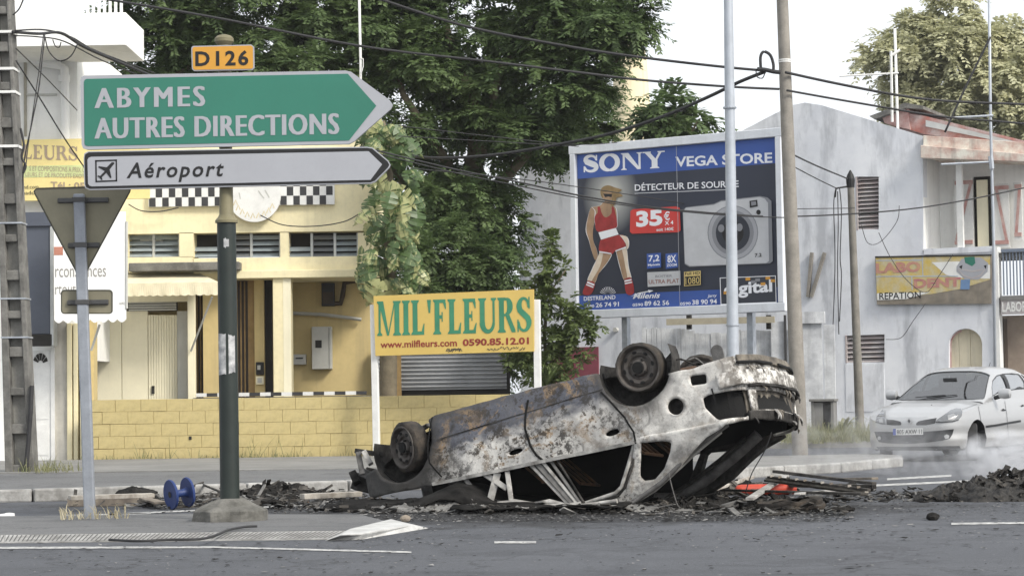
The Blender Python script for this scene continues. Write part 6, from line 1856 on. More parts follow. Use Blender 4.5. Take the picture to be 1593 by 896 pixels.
# collapsed front roof pillars and door frames
for (a, b, wd, mat) in (((822, 719), (886, 791), .03, m_bpale), ((832, 717), (893, 791), .05, m_steel), ((842, 716), (899, 788), .03, m_bpale), ((856, 716), (905, 786), .028, m_steel), ((866, 714), (910, 784), .02, m_soot),
                       ((774, 735), (761, 792), .065, m_bpale), ((789, 733), (796, 789), .045, m_bpale), ((754, 737), (789, 760), .05, m_bpale), ((722, 742), (736, 762), .04, m_steel)):
    cbeam('roof_strut', a, b, wd, .03, mat, up=tuple(WL))
crail('roof_rail', [(700, 750), (720, 752), (745, 765), (772, 782), (800, 788)], .028, m_steel, -.74)
crail('crumpled_roof_edge', [(775, 785), (800, 781), (830, 786), (855, 781), (880, 788), (905, 784)], .03, m_bpale, -.8)
crail('crumpled_roof_edge', [(780, 796), (830, 798), (870, 793), (905, 790), (960, 779)], .02, m_bpale, -.85)
# crushed roof skin on the ground, bonnet sheet, dark far side
def wsheet(nm, corners, mat, nx, ny, amp, z0, seed, thick=.012):
    """sheet through four pixel corners on the ground, crumpled; given in world, stored in car space"""
    G = [gnd(*c, z0) for c in corners]; mb = MB(); vs, fs = [], []
    for i in range(nx + 1):
        for j in range(ny + 1):
            p = G[0].lerp(G[1], i / nx).lerp(G[3].lerp(G[2], i / nx), j / ny)
            p.z = z0 + amp * max(-.6, nz3((p.x + seed, p.y, 0), 2.3) + .5 * nz3((p.x, p.y + seed, 0), 6))
            vs.append(w2c(p))
    for i in range(nx):
        for j in range(ny): fs.append((i * (ny + 1) + j, (i + 1) * (ny + 1) + j, (i + 1) * (ny + 1) + j + 1, i * (ny + 1) + j + 1))
    mb.add(vs, fs); b = mb.build(nm, mat, wk, smooth=60); s = b.modifiers.new('thick', 'SOLIDIFY'); s.thickness = thick
    return b
wsheet('roof_skin', [(700, 791), (960, 790), (1040, 768), (760, 765)], m_bsheet, 40, 12, .05, .05, 3)
# bonnet: a long dark tongue lying under the nose
mb = MB(); vs, fs = [], []
N1, N2 = 44, 8
for i in range(N1 + 1):
    t = i / N1
    px = 493 + t * 262
    zt_ = lerpk([(0, .05), (.08, .075), (.3, .07), (.5, .09), (.72, .23), (.82, .22), (1, .06)], t)
    yb = lerpk([(0, 19.7), (.1, 19.45), (.5, 19.3), (1, 19.25)], t)
    for j in range(N2 + 1):
        s_ = j / N2
        P = at(px, 780, yb); P.y = yb + s_ * 1.25; P.x = P.x + s_ * .45
        P.z = zt_ * (.35 + .65 * math.sin(math.pi * min(1, .12 + s_ * .9))) + .022 * nz3((P.x, P.y, 0), 7) + .012 * nz3((P.x, P.y, 4), 17)
        if j == 0: P.z = max(.012, zt_ - .12)
        vs.append(w2c(P))
for i in range(N1):
    for j in range(N2): fs.append((i * (N2 + 1) + j, (i + 1) * (N2 + 1) + j, (i + 1) * (N2 + 1) + j + 1, i * (N2 + 1) + j + 1))
mb.add(vs, fs); b = mb.build('bonnet', m_bsheet, wk, smooth=55); s = b.modifiers.new('thick', 'SOLIDIFY'); s.thickness = .015
# far side, crushed down onto the road: keeps the cabin black
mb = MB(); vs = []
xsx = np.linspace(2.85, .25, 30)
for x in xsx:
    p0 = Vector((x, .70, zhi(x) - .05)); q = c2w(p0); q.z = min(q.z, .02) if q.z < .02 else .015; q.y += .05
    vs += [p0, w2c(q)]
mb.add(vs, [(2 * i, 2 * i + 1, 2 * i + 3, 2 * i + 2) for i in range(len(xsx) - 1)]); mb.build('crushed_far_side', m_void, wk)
mb = MB()
for (x, y) in ((1.5, -.35), (1.45, .35), (.55, -.2), (.5, .3)):
    mb2 = MB()
    for k in range(4): mb2.tube([gclamp((x + .18, y - .2 + k * .13, .35), .05), gclamp((x, y - .2 + k * .13, .62), .05), gclamp((x - .25, y - .2 + k * .13, .95), .05)], .012, 6)
    mb2.tube([gclamp((x - .25, y - .22, .95), .05), gclamp((x - .25, y + .22, .95), .05)], .014, 6)
    mb2.build('seat_frame', m_rust, wk)
# nose: burnt structure around the front wheel
def cpart(nm, pts, r, mat, y=-.6, n=8):
    mb = MB(); mb.tube([cpx(px, py, y) for px, py in pts], r, n); return mb.build(nm, mat, wk, smooth=50)
cbeam('cross_member', (553, 701), (596, 707), .045, .04, m_soot, up=tuple(WL), y=-.55)
cbeam('lamp_bracket', (557, 703), (564, 738), .05, .06, m_steel, up=tuple(WL), y=-.6); cbeam('lamp_bracket', (566, 702), (577, 722), .05, .07, m_bpale, up=tuple(WL), y=-.6)
cbeam('front_panel', (549, 735), (556, 752), .07, .16, m_soot, up=tuple(WL), y=-.5); cbeam('front_panel', (562, 734), (585, 744), .08, .07, m_steel, up=tuple(WL), y=-.5)
cbeam('front_panel', (552, 748), (590, 757), .16, .10, m_soot, up=tuple(WL), y=-.4)
cpart('tie_rod', [(640, 672), (668, 661)], .022, m_steel, -.4); cpart('tie_rod', [(645, 690), (664, 690)], .015, m_steel, -.45)
cpart('spring_coil', [(652, 660 + k * 3 + (4 if k % 2 else 0)) if k % 2 else (664, 660 + k * 3) for k in range(9)], .013, m_soot, -.45)
for k in range(6):
    cbeam('engine_lump', (575 + k * 14 + rnd.uniform(-5, 5), 735 + rnd.uniform(-6, 6)), (590 + k * 14, 748 + rnd.uniform(-8, 6)), rnd.uniform(.10, .2), rnd.uniform(.05, .09), m_soot, up=tuple(WL), y=-.25)
# wheels
def wheel(nm, cpos, turn=0.0, tilt=0.0, tyre='ring', R_=.205, W_=.15):
    w_ = empty(nm); w_.parent = wk; w_.location = cpos
    w_.rotation_euler = (Matrix.Rotation(turn, 3, 'Z') @ Matrix.Rotation(tilt, 3, 'X') @ Matrix.Rotation(R(90), 3, 'X')).to_euler()   # local +z = outward (-y)
    h = W_ / 2
    mb = MB(); mb.lathe([(R_ * .80, -h), (R_, -h), (R_ * 1.0, -h + .01), (R_ * .88, -h + .03), (R_ * .85, 0), (R_ * .88, h - .03), (R_ * 1.0, h - .01), (R_ * 1.0, h), (R_ * .93, h), (R_ * .86, h - .03), (R_ * .82, h - .05)], 40, cap=False); mb.build('rim', m_rim, w_, smooth=35)
    mb = MB(); mb.lathe([(R_ * .84, h - .05), (R_ * .78, h - .035), (R_ * .66, h - .02), (R_ * .52, h - .03), (R_ * .44, h - .055), (R_ * .38, h - .05), (R_ * .34, h - .02), (R_ * .3, h - .015), (.01, h - .015)], 40); mb.build('wheel_disc', m_rim, w_, smooth=35)
    mb = MB(); mb.lathe([(R_ * .27, h - .03), (R_ * .25, h + .005), (.01, h + .008)], 24); mb.build('hub', m_void, w_, smooth=35)
    for k in range(8):
        a = 2 * math.pi * k / 8
        mb = MB(); mb.lathe([(.017, h - .03), (.017, h - .017)], 10, Matrix.Translation((R_ * .66 * math.cos(a), R_ * .66 * math.sin(a), .0)) @ Matrix.Rotation(a, 4, 'Z') @ Matrix.Diagonal((.75, 1.35, 1, 1))); mb.build('vent_hole', m_void, w_)
    for k in range(4):
        a = 2 * math.pi * (k + .5) / 4
        mb = MB(); mb.lathe([(.011, h - .03), (.010, h - .002)], 8, Matrix.Translation((R_ * .36 * math.cos(a), R_ * .36 * math.sin(a), .0))); mb.build('wheel_bolt', m_soot, w_)
    mb = MB()
    if tyre == 'full': prof = [(R_ * .95, -h - .02), (R_ * 1.08, -h - .025), (R_ * 1.2, -h + .01), (R_ * 1.19, 0), (R_ * 1.2, h - .03), (R_ * 1.10, h - .012), (R_ * 1.0, h - .008)]
    else: prof = [(R_ * .98, -h - .015), (R_ * 1.05, -h), (R_ * 1.07, -h * .3), (R_ * 1.07, h * .4), (R_ * 1.05, h - .01), (R_ * .98, h + .002)]
    n = 60; k_ = len(prof); vs = []
    for (r_, hh) in prof:
        for j in range(n):
            q = 2 * math.pi * j / n
            rr = r_ * (1 + .03 * nz3((math.cos(q) * 3, math.sin(q) * 3, hh * 20), 2.2))
            vs.append((rr * math.cos(q), rr * math.sin(q), hh + .008 * nz3((math.cos(q), math.sin(q), hh * 8), 4)))
    mb.add(vs, [(i * n + j, i * n + (j + 1) % n, (i + 1) * n + (j + 1) % n, (i + 1) * n + j) for i in range(k_ - 1) for j in range(n)]); mb.build('burnt_tyre', m_tyre, w_, smooth=50)
    return w_
wheel('wheel', (0, -.74, .28), 0, R(-4)); wheel('wheel', (0, .72, .28), R(180), tyre='full')
wheel('wheel', (2.43, -.68, .285), R(30), 0, 'full', .195); wheel('wheel', (2.46, .72, .28), R(180), tyre='full')
for x in (0, 2.46):
    mb = MB(); mb.tube([(x, -.68, .28), (x, .68, .28)], .035, 8); mb.build('axle', m_soot, wk)
# ---------------------------------------------------------------- silver hatchback coming out of the side street
def carpaint():
    t = NT('silver_car_paint')
    t.b.inputs['Metallic'].default_value = .45; t.b.inputs['Roughness'].default_value = .38
    t.b.inputs['Coat Weight'].default_value = .6; t.b.inputs['Coat Roughness'].default_value = .08
    n = t.noise(900, 1, .5)
    d = t.noise(1.3, 4, .6)
    sep = t.n('SeparateXYZ'); t.l(t.tc.outputs['Object'], sep.inputs[0])
    c = t.mix(t.ramp(n, [(.4, 0.), (.6, 1.)]), (.40, .405, .41, 1), (.48, .485, .49, 1))
    dz = t.n('MapRange'); dz.inputs['From Min'].default_value = .55; dz.inputs['From Max'].default_value = .2; t.l(t.math('ADD', sep.outputs[2], t.math('MULTIPLY', t.math('SUBTRACT', d, .5), .3)), dz.inputs['Value'])
    c = t.mix(t.math('MULTIPLY', dz.outputs[0], .35), c, (.40, .37, .32, 1))
    t.base(c); return t.mat
m_silver = carpaint()
m_cblack = M('car_black_plastic', (.022, .023, .025, 1), .5, bump=0)
m_rubber = M('tyre_rubber', (.025, .025, .026, 1), .8, bump=.2)
m_alloy = M('alloy_wheel', (.42, .42, .42, 1), .35, .7, bump=0)
m_seat = M('seat_fabric', (.04, .042, .047, 1), .9)
def carglass(name, tint, glos):
    t = NT(name)
    tr_ = t.n('BsdfTransparent'); tr_.inputs['Color'].default_value = tint
    gl = t.n('BsdfGlossy'); gl.inputs['Roughness'].default_value = .03
    fr = t.n('Fresnel'); fr.inputs['IOR'].default_value = 1.55
    mx = t.n('MixShader'); t.l(t.math('ADD', t.math('MULTIPLY', fr.outputs[0], .3), glos), mx.inputs[0]); t.l(tr_.outputs[0], mx.inputs[1]); t.l(gl.outputs[0], mx.inputs[2])
    t.l(mx.outputs[0], t.out.inputs['Surface']); return t.mat
m_cglass, m_cglass2 = carglass('car_glass', (.22, .24, .25, 1), .0), carglass('car_side_glass', (.5, .54, .55, 1), .38)
m_lamp_g = NT('headlamp_lens'); m_lamp_g.b.inputs['Base Color'].default_value = (.16, .165, .17, 1); m_lamp_g.b.inputs['Roughness'].default_value = .12; m_lamp_g.b.inputs['Metallic'].default_value = .5; m_lamp_g.b.inputs['Coat Weight'].default_value = 1.0
m_lamp_g = m_lamp_g.mat

KF = Vector((-.573, -.819, 0)).normalized(); KL = Vector((-KF.y, KF.x, 0)); KS = .885
kc = gnd(1512, 716)                                   # contact of the near front wheel
KO = kc - KL * (.745 * KS)
kar = empty('silver_car', label='silver hatchback driving out of the side street behind the smoke', category='car')
KM = Matrix.Translation(KO) @ Matrix((KF, KL, Vector((0, 0, 1)))).transposed().to_4x4() @ Matrix.Scale(KS, 4)
kar.matrix_world = KM
KI = KM.inverted()
kctrl = [(.80, 0), (.785, .35), (.72, .60), (.52, .775), (.2, .835), (-.4, .85), (-1.4, .855), (-2.4, .85), (-2.8, .80), (-3.05, .68), (-3.16, .4), (-3.19, 0)]
kctrl = kctrl + [(x, -y) for x, y in kctrl[:-1][::-1]]
def kprof(z): return lerpk([(.15, -.06), (.24, -.015), (.34, .01), (.45, .0), (.55, .012), (.66, .01), (.78, -.005), (.9, -.03), (1.0, -.06), (1.08, -.08)], z)
KSk = Skin(kctrl, kprof)
def kzh(x): return lerpk([(.80, .60), (.74, .645), (.6, .715), (.3, .80), (0, .86), (-.4, .905), (-.75, .93), (-1.5, .965), (-2.4, 1.0), (-3.0, 1.03), (-3.19, 1.02)], x)
def kzl(x): return lerpk([(.8, .19), (.5, .2), (.0, .22), (-1.2, .2), (-2.5, .24), (-3.2, .3)], x)
us = np.linspace(0, KSk.L, 240)
def kside(pts, first): return [(KSk.u_at_x(x, first), z) for x, z in pts]
kh = []
for xa in (0, -2.575):
    for f in (True, False): kh.append(kside(circ(xa, .30, .355), f))
mb = grid_patch([(u, kzl(KSk.xy(u)[0])) for u in us] + [(u, kzh(KSk.xy(u)[0])) for u in us[::-1]], kh, lambda u, z: KSk.pt(u, z), .03)
lower = mb
kb = mb.build('body', m_silver, kar, smooth=60)
# bonnet
def kbon(x, t):
    w_ = abs(KSk.pt(KSk.u_at_x(x), kzh(x)).y) + .002
    z = kzh(x) + .035 * (1 - t * t) + .03 * (1 - abs(t) ** 6) + .012 * math.exp(-((abs(t) - .55) / .12) ** 2)
    return Vector((x + .05 * (1 - t * t) * max(0, (x - .3)) * 1.2, t * w_, z))
bon = MB(); vs, fs = [], []
NX, NT_ = 34, 30
for i in range(NX + 1):
    for j in range(NT_ + 1): vs.append(kbon(.74 - 1.30 * i / NX, -1 + 2 * j / NT_))
for i in range(NX):
    for j in range(NT_): fs.append((i * (NT_ + 1) + j, i * (NT_ + 1) + j + 1, (i + 1) * (NT_ + 1) + j + 1, (i + 1) * (NT_ + 1) + j))
bon.add(vs, fs)
# lip joining the bonnet to the top of the front skin
hU = len(KSk.U) // 2
def front_u(y):
    k = int(np.argmax(np.abs(KSk.P[:hU, 1]) > .84)) or hU
    u = float(np.interp(abs(y), KSk.P[:k, 1], KSk.U[:k])); return u if y >= 0 else KSk.L - u
vs, fs = [], []
for j in range(NT_ + 1):
    a = kbon(.74, -1 + 2 * j / NT_); u = front_u(a.y * .995) % KSk.L
    b = KSk.pt(min(u, KSk.L), kzh(KSk.xy(min(u, KSk.L))[0]) - .004); b.y = a.y
    for k in range(5):
        q = b.lerp(a, k / 4); q.x += .012 * math.sin(math.pi * k / 4); vs.append(q)
for j in range(NT_):
    for k in range(4): fs.append((j * 5 + k, (j + 1) * 5 + k, (j + 1) * 5 + k + 1, j * 5 + k + 1))
bon.add(vs, fs)
bon.build('bonnet', m_silver, kar, smooth=50)
# cabin bubble
def kzt(x): return lerpk([(-.34, .945), (-.6, 1.105), (-.9, 1.29), (-1.12, 1.405), (-1.3, 1.465), (-1.6, 1.51), (-2.0, 1.52), (-2.4, 1.50), (-2.75, 1.43), (-2.98, 1.27), (-3.12, 1.08)], x)
def kcab(x, v, off=0.0):
    zb = kzh(x) - .005; H = max(.004, kzt(x) - zb)
    th = v * math.pi; n = 4.2
    c, s = math.cos(th), math.sin(th)
    wb = abs(KSk.pt(KSk.u_at_x(x), kzh(x)).y) - .004
    zz = abs(s) ** (2 / n)
    y = math.copysign(abs(c) ** (2 / n), c) * wb * (1 - .15 * zz * min(1, H / .45))
    return Vector((x, y, zb + H * zz)) + Vector((0, c, s)) * off
ws = [(-.45, .13), (-.50, .11), (-.80, .185), (-1.20, .26), (-1.235, .5), (-1.20, .74), (-.80, .815), (-.50, .89), (-.45, .87), (-.385, .70), (-.37, .5), (-.385, .3)]
def sw(a): return [(x, v) for x, v in a], [(x, 1 - v) for x, v in a[::-1]]
w1 = [(-.80, .025), (-1.40, .02), (-1.50, .02), (-1.52, .20), (-1.36, .205), (-1.10, .175), (-.92, .12)]
w2 = [(-1.60, .02), (-2.30, .02), (-2.36, .06), (-2.30, .19), (-2.0, .20), (-1.62, .2)]
w3 = [(-2.42, .025), (-2.66, .03), (-2.60, .12), (-2.42, .185), (-2.37, .185)]
hw = [(-2.72, .30), (-3.02, .22), (-3.05, .5), (-3.02, .78), (-2.72, .70), (-2.68, .5)]
wins = [ws, hw] + [p for a in (w1, w2, w3) for p in sw(a)]
frame_p = [(-.345, 0), (-3.12, 0), (-3.12, 1), (-.345, 1)]
mb = grid_patch(frame_p, wins, lambda x, v: kcab(x, v), .022)
mb.build('cabin', m_silver, kar, smooth=50)
for k, wn in enumerate(wins):
    mb = grid_patch(wn, [], lambda x, v: kcab(x, v, -.008), .04)
    mb.build('windscreen' if k == 0 else 'window', m_cglass if k < 2 else m_cglass2, kar, smooth=60)
def krim(poly, wd, mat, nm, off=.004):
    mb = MB(); P_ = dense(poly + poly[:1], .03)
    c0 = (sum(p[0] for p in poly) / len(poly), sum(p[1] for p in poly) / len(poly))
    A, B_ = [], []
    for (x, v) in P_:
        d = math.hypot(c0[0] - x, (c0[1] - v)) or 1
        A.append(kcab(x, v, off)); B_.append(kcab(x + (c0[0] - x) / d * wd, v + (c0[1] - v) / d * wd * .8, off))
    n = len(A); mb.add(A + B_, [(i, i + 1, n + i + 1, n + i) for i in range(n - 1)]); mb.build(nm, mat, kar)
for k, wn in enumerate(wins): krim(wn, .02, m_cblack, 'window_seal')
# pillar blackout between the side windows
for s in (0, 1):
    for pl_ in ([(-1.505, .02), (-1.595, .02), (-1.615, .2), (-1.525, .2)],):
        mb = grid_patch([(x, v if s == 0 else 1 - v) for x, v in pl_], [], lambda x, v: kcab(x, v, .005), .03); mb.build('door_pillar', m_cblack, kar)
# ray cast onto the painted shell for lamps, grille, plate
_all = MB(); _all.add(lower.v, lower.f); _all.add(bon.v, bon.f)
KBVH = BVHTree.FromPolygons([KM @ Vector(v) for v in _all.v], _all.f)
def khit(px, py, off):
    d = ray(px, py).normalized(); h = KBVH.ray_cast(CAM, d)
    if h[0] is None: h = KBVH.find_nearest(at(px, py, kc.y + .3))
    n = h[1] if h[1].dot(d) < 0 else -h[1]
    return KI @ (h[0] + (n * .6 - d * .4) * off)
ZK = lambda cx_, cy_: (1340 + cx_ / 5.97, 570 + cy_ / 5.97)
def kdecal(nm, poly, mat, off=.006, cell=.7, parent=None):
    P_ = [ZK(*p) for p in poly]
    mb = grid_patch(P_, [], lambda x, y: khit(x, y, off), cell)
    return mb.build(nm, mat, parent or kar, smooth=60)
hl = kdecal('headlight', [(688, 520), (700, 495), (760, 455), (830, 405), (880, 388), (925, 392), (938, 420), (930, 460), (900, 498), (850, 512), (760, 520)], m_lamp_g, .008)
kdecal('reflector', [(800, 455), (860, 440), (885, 470), (850, 498), (805, 495)], m_alloy, .013, parent=hl); kdecal('lamp_rim', [(700, 515), (760, 512), (850, 506), (900, 492), (900, 499), (850, 514), (760, 521), (690, 522)], m_cblack, .012, parent=hl)
hl2 = kdecal('headlight', [(132, 520), (140, 470), (170, 430), (200, 400), (214, 420), (218, 470), (228, 540), (180, 535)], m_lamp_g, .008)
kdecal('reflector', [(160, 490), (195, 480), (205, 520), (170, 520)], m_alloy, .013, parent=hl2)
kdecal('grille_slot', [(233, 492), (300, 496), (362, 510), (374, 528), (366, 544), (300, 546), (235, 540)], m_cblack); kdecal('grille_slot', [(507, 530), (530, 508), (600, 494), (700, 478), (690, 505), (684, 528), (600, 544), (512, 545)], m_cblack)
kdecal('lower_intake', [(122, 604), (300, 606), (420, 612), (580, 604), (740, 592), (858, 580), (845, 630), (820, 668), (760, 685), (600, 706), (420, 718), (250, 712), (165, 700), (140, 660)], m_cblack)
kdecal('fog_lamp', [(765, 645), (790, 628), (815, 640), (810, 665), (780, 672)], m_alloy, .012); kdecal('fog_lamp', [(150, 660), (170, 645), (185, 660), (178, 682), (158, 680)], m_alloy, .012)
kdecal('bumper_underside', [(140, 742), (420, 742), (700, 738), (910, 735), (920, 760), (700, 772), (420, 778), (165, 775)], m_cblack, .01)
bd = kdecal('badge', [(446, 474), (477, 508), (447, 544), (416, 508)], m_alloy, .02); kdecal('badge_hollow', [(446, 490), (461, 508), (447, 528), (432, 508)], m_cblack, .024, parent=bd)
pl_ = kdecal('number_plate', [(298, 574), (576, 568), (578, 632), (300, 638)], m_wpaint, .03, 1.0)
kdecal('plate_band', [(299, 576), (326, 575), (327, 636), (301, 637)], M('plate_blue', rgb(40, 70, 160), .5), .034, 1.0, pl_)
mb = MB(); textmb(mb, '805 AXW 11', 336, 568, 0, 1, 0, off=.01)
mb.v = [khit(*ZK(x, 628 - (x - 336) * .02 - z * 44), .038) for (x, y, z) in mb.v]; mb.build('lettering', m_black, pl_)
# side: gaps, handles, moulding, mirror
def kline(nm, pts, wpx, mat, off=.006):
    mb = MB(); P_ = dense([ZK(*p) for p in pts], 1.0); n = len(P_); A, B_ = [], []
    for i, (x, y) in enumerate(P_):
        a, b = P_[max(i - 1, 0)], P_[min(i + 1, n - 1)]; tx, ty = b[0] - a[0], b[1] - a[1]; l = math.hypot(tx, ty) or 1
        A.append(khit(x - ty / l * wpx / 2, y + tx / l * wpx / 2, off)); B_.append(khit(x + ty / l * wpx / 2, y - tx / l * wpx / 2, off))
    mb.add(A + B_, [(i, i + 1, n + i + 1, n + i) for i in range(n - 1)]); mb.build(nm, mat, kar)
kline('door_gap', [(1085, 370), (1100, 450), (1120, 560), (1130, 690)], .45, m_cblack); kline('door_gap', [(1330, 320), (1350, 450), (1365, 670)], .45, m_cblack)
kline('side_moulding', [(1155, 557), (1250, 545), (1370, 523), (1478, 505)], 3.2, m_cblack, .012)
for q in ([(1297, 408), (1315, 388), (1325, 398), (1340, 400), (1338, 410), (1312, 414)], [(1478, 370), (1492, 352), (1505, 358), (1508, 368), (1490, 374)]): kdecal('door_handle', q, m_cblack, .012, .6)
kline('bonnet_gap', [(220, 402), (225, 480), (245, 492)], .4, m_cblack); kline('bonnet_gap', [(1075, 350), (980, 385), (935, 400)], .4, m_cblack)
for s in (1, -1):
    mb = MB(); mb.lathe([(.02, -.105), (.075, -.09), (.09, 0), (.075, .09), (.02, .105)], 14, Matrix.Translation((-.80, s * 1.0, 1.06)) @ Matrix.Rotation(R(90), 4, 'X') @ Matrix.Diagonal((.75, 1.0, 1, 1))); mir = mb.build('mirror', m_silver, kar, smooth=60)
    mb = MB(); mb.tube([(-.80, s * .82, .99), (-.80, s * .93, 1.02)], .035, 8); mb.build('mirror_arm', m_cblack, kar)
    mb = MB(); mb.tube([(-.42, s * .1 - .3, 1.015), (-.50, s * .1 + .2, 1.05)], .008, 6); mb.build('wiper', m_cblack, kar)
# wheels with arches
for xa in (0, -2.575):
    for s in (1, -1):
        w_ = empty('wheel'); w_.parent = kar; w_.location = (xa, s * .745, .30)
        w_.rotation_euler = (Matrix.Rotation(R(24) if xa == 0 else 0, 3, 'Z') @ Matrix.Rotation(R(-90 * s), 3, 'X')).to_euler()
        mb = MB(); mb.lathe([(.19, -.09), (.27, -.095), (.295, -.075), (.30, -.03), (.30, .03), (.295, .075), (.27, .095), (.20, .088), (.19, .06)], 36, cap=False); mb.build('tyre', m_rubber, w_, smooth=40)
        mb = MB(); mb.lathe([(.20, -.06), (.195, .06), (.2, .085), (.18, .08), (.17, .02), (.02, .02)], 36, cap=False); mb.build('rim', m_cblack, w_, smooth=40)
        for k in range(9):
            a = 2 * math.pi * k / 9; mb = MB(); mb.beam((.03 * math.cos(a), .03 * math.sin(a), .065), (.185 * math.cos(a), .185 * math.sin(a), .075), .038, .02); mb.build('spoke', m_alloy, w_)
        mb = MB(); mb.lathe([(.055, .05), (.05, .082), (.01, .085)], 16); mb.build('hub_cap', m_alloy, w_)
        mb = MB(); n = 22; vs = []
        for i in range(n + 1):
            a = R(-12 + 204 * i / n)
            x, z = xa + .352 * math.cos(a), .30 + .352 * math.sin(a)
            yo = abs(KSk.pt(KSk.u_at_x(x), z).y) - .004
            vs += [(x, s * yo, z), (x, s * (yo - .3), z), (xa, s * (yo - .34), .3)]
        mb.add(vs, [(3 * i + k, 3 * i + 3 + k, 3 * i + 4 + k, 3 * i + 1 + k) for i in range(n) for k in range(2)]); mb.build('wheel_arch', m_cblack, kar, smooth=60)
mb = MB(); mb.box(-3.1, .5, -.7, .7, .17, .24); mb.build('underbody', m_cblack, kar)
# interior
mb = MB(); mb.box(-.62, -.45, -.72, .72, .7, .97); mb.build('dashboard', m_cblack, kar, bevel=.04)
mb = MB(); mb.box(-3.0, -.5, -.75, .75, .4, .5); mb.build('cabin_floor', m_cblack, kar)
for (x, y) in ((-1.35, .38), (-1.35, -.38), (-2.3, .36), (-2.3, -.36)):
    mb = MB(); mb.box(x - .05, x + .45, y - .25, y + .25, .48, .66); mb.obox((x - .16, y, .88), (.14, .48, .62), Matrix.Rotation(R(-14), 3, 'Y')); st = mb.build('seat', m_seat, kar, bevel=.05)
    mb = MB(); mb.obox((x - .26, y, 1.24), (.08, .26, .18), Matrix.Rotation(R(-10), 3, 'Y')); mb.build('head_rest', m_seat, st, bevel=.03)
mb = MB(); mb.tube([(-.80 + .07 * math.cos(R(a)), .38 + .18 * math.sin(R(a)), .92 + .165 * math.cos(R(a))) for a in range(0, 361, 20)], .014, 6); mb.build('steering_wheel', m_cblack, kar)
mb = MB(); mb.box(-.93, -.90, -.12, .12, 1.27, 1.33); mb.build('rear_view_mirror', m_cblack, kar, bevel=.01)
mb = MB(); mb.lathe([(.006, 0), (.004, .2)], 6, Matrix.Translation((-2.5, 0, 1.44)) @ Matrix.Rotation(R(-40), 4, 'Y')); mb.build('aerial', m_cblack, kar)
# the driver
def figure(name, label, joints, links, mat, M4):
    me = bpy.data.meshes.new(name); me.from_pydata([M4 @ Vector(j[:3]) for j in joints], links, [])
    o = bpy.data.objects.new(name, me); C.objects.link(o)
    sk = o.modifiers.new('skin', 'SKIN')
    for i, j in enumerate(joints):
        me.skin_vertices[0].data[i].radius = (j[3] * KS, j[4] * KS if len(j) > 4 else j[3] * KS)
        me.skin_vertices[0].data[i].use_root = (i == 0)
    ss = o.modifiers.new('sub', 'SUBSURF'); ss.levels = 2; ss.render_levels = 2
    me.materials.append(mat); o['label'] = label; o['category'] = 'person'
    return o
J = [(-1.35, .38, .68, .16), (-1.44, .38, .90, .15, .17), (-1.48, .38, 1.08, .13, .18), (-1.47, .38, 1.17, .055), (-1.45, .38, 1.22, .06), (-1.43, .38, 1.30, .085, .10), (-1.43, .38, 1.37, .06, .075),
     (-1.44, .58, 1.06, .065), (-1.25, .64, .88, .05), (-.95, .55, .92, .04), (-.86, .52, .95, .038),
     (-1.44, .18, 1.06, .065), (-1.25, .12, .88, .05), (-.95, .22, .92, .04), (-.86, .25, .95, .038),
     (-1.05, .48, .66, .09), (-.72, .48, .55, .07), (-1.05, .28, .66, .09), (-.72, .28, .55, .07)]
E_ = [(0, 1), (1, 2), (2, 3), (3, 4), (4, 5), (5, 6), (2, 7), (7, 8), (8, 9), (9, 10), (2, 11), (11, 12), (12, 13), (13, 14), (0, 15), (15, 16), (0, 17), (17, 18)]
t_ = NT('driver_skin_and_shirt')
_s = t_.n('SeparateXYZ'); t_.l(t_.tc.outputs['Object'], _s.inputs[0])
t_.base(t_.ramp(t_.math('GREATER_THAN', _s.outputs[2], 1.14 * KS + KO.z), [(.4, (.10, .09, .10, 1)), (.6, (.09, .055, .04, 1))]))
figure('person', 'driver in a dark shirt seated at the wheel of the silver hatchback', J, E_, t_.mat, KM)
# ---------------------------------------------------------------- debris
def heap_mesh(mb, c, rx, ry, h, seed, n=90, rough=.32):
    """noisy mound"""
    vs, fs = [], []
    m = n // 2
    for i in range(n + 1):
        for j in range(m + 1):
            u, v = -1 + 2 * i / n, -1 + 2 * j / m
            x, y = c[0] + u * rx, c[1] + v * ry
            r = math.hypot(u, v)
            e = max(0, 1 - r ** 1.6 * (1 + .5 * nz3((u * 2 + seed, v * 2, 0), 1)))
            z = h * e * (.7 + rough * nz3((x * 1.0 + seed, y, 0), 4) + rough * .7 * nz3((x, y, seed), 11) + rough * .6 * nz3((x, y, seed + 5), 26))
            vs.append((x + .02 * nz3((x, y, 3), 9), y, c[2] + max(-.01, z) - (.012 if e <= 0 else 0)))
    for i in range(n):
        for j in range(m): fs.append((i * (m + 1) + j, (i + 1) * (m + 1) + j, (i + 1) * (m + 1) + j + 1, i * (m + 1) + j + 1))
    mb.add(vs, fs)
def shards(mb, c, rx, ry, h, n, r, size=(.03, .14), flatz=.22):
    for _ in range(n):
        a = r.uniform(0, 6.28); q = math.sqrt(r.random())
        x, y = c[0] + rx * q * math.cos(a), c[1] + ry * q * math.sin(a)
        z = c[2] + h * max(.03, (1 - q)) * r.uniform(.2, 1.0)
        s = r.uniform(*size)
        M3 = (Matrix.Rotation(r.uniform(0, 6.28), 3, 'Z') @ Matrix.Rotation(r.uniform(-1, 1), 3, 'X') @ Matrix.Rotation(r.uniform(-.9, .9), 3, 'Y'))
        mb.obox((x, y, z), (s, s * r.uniform(.1, .5), s * r.uniform(.03, flatz)), M3)
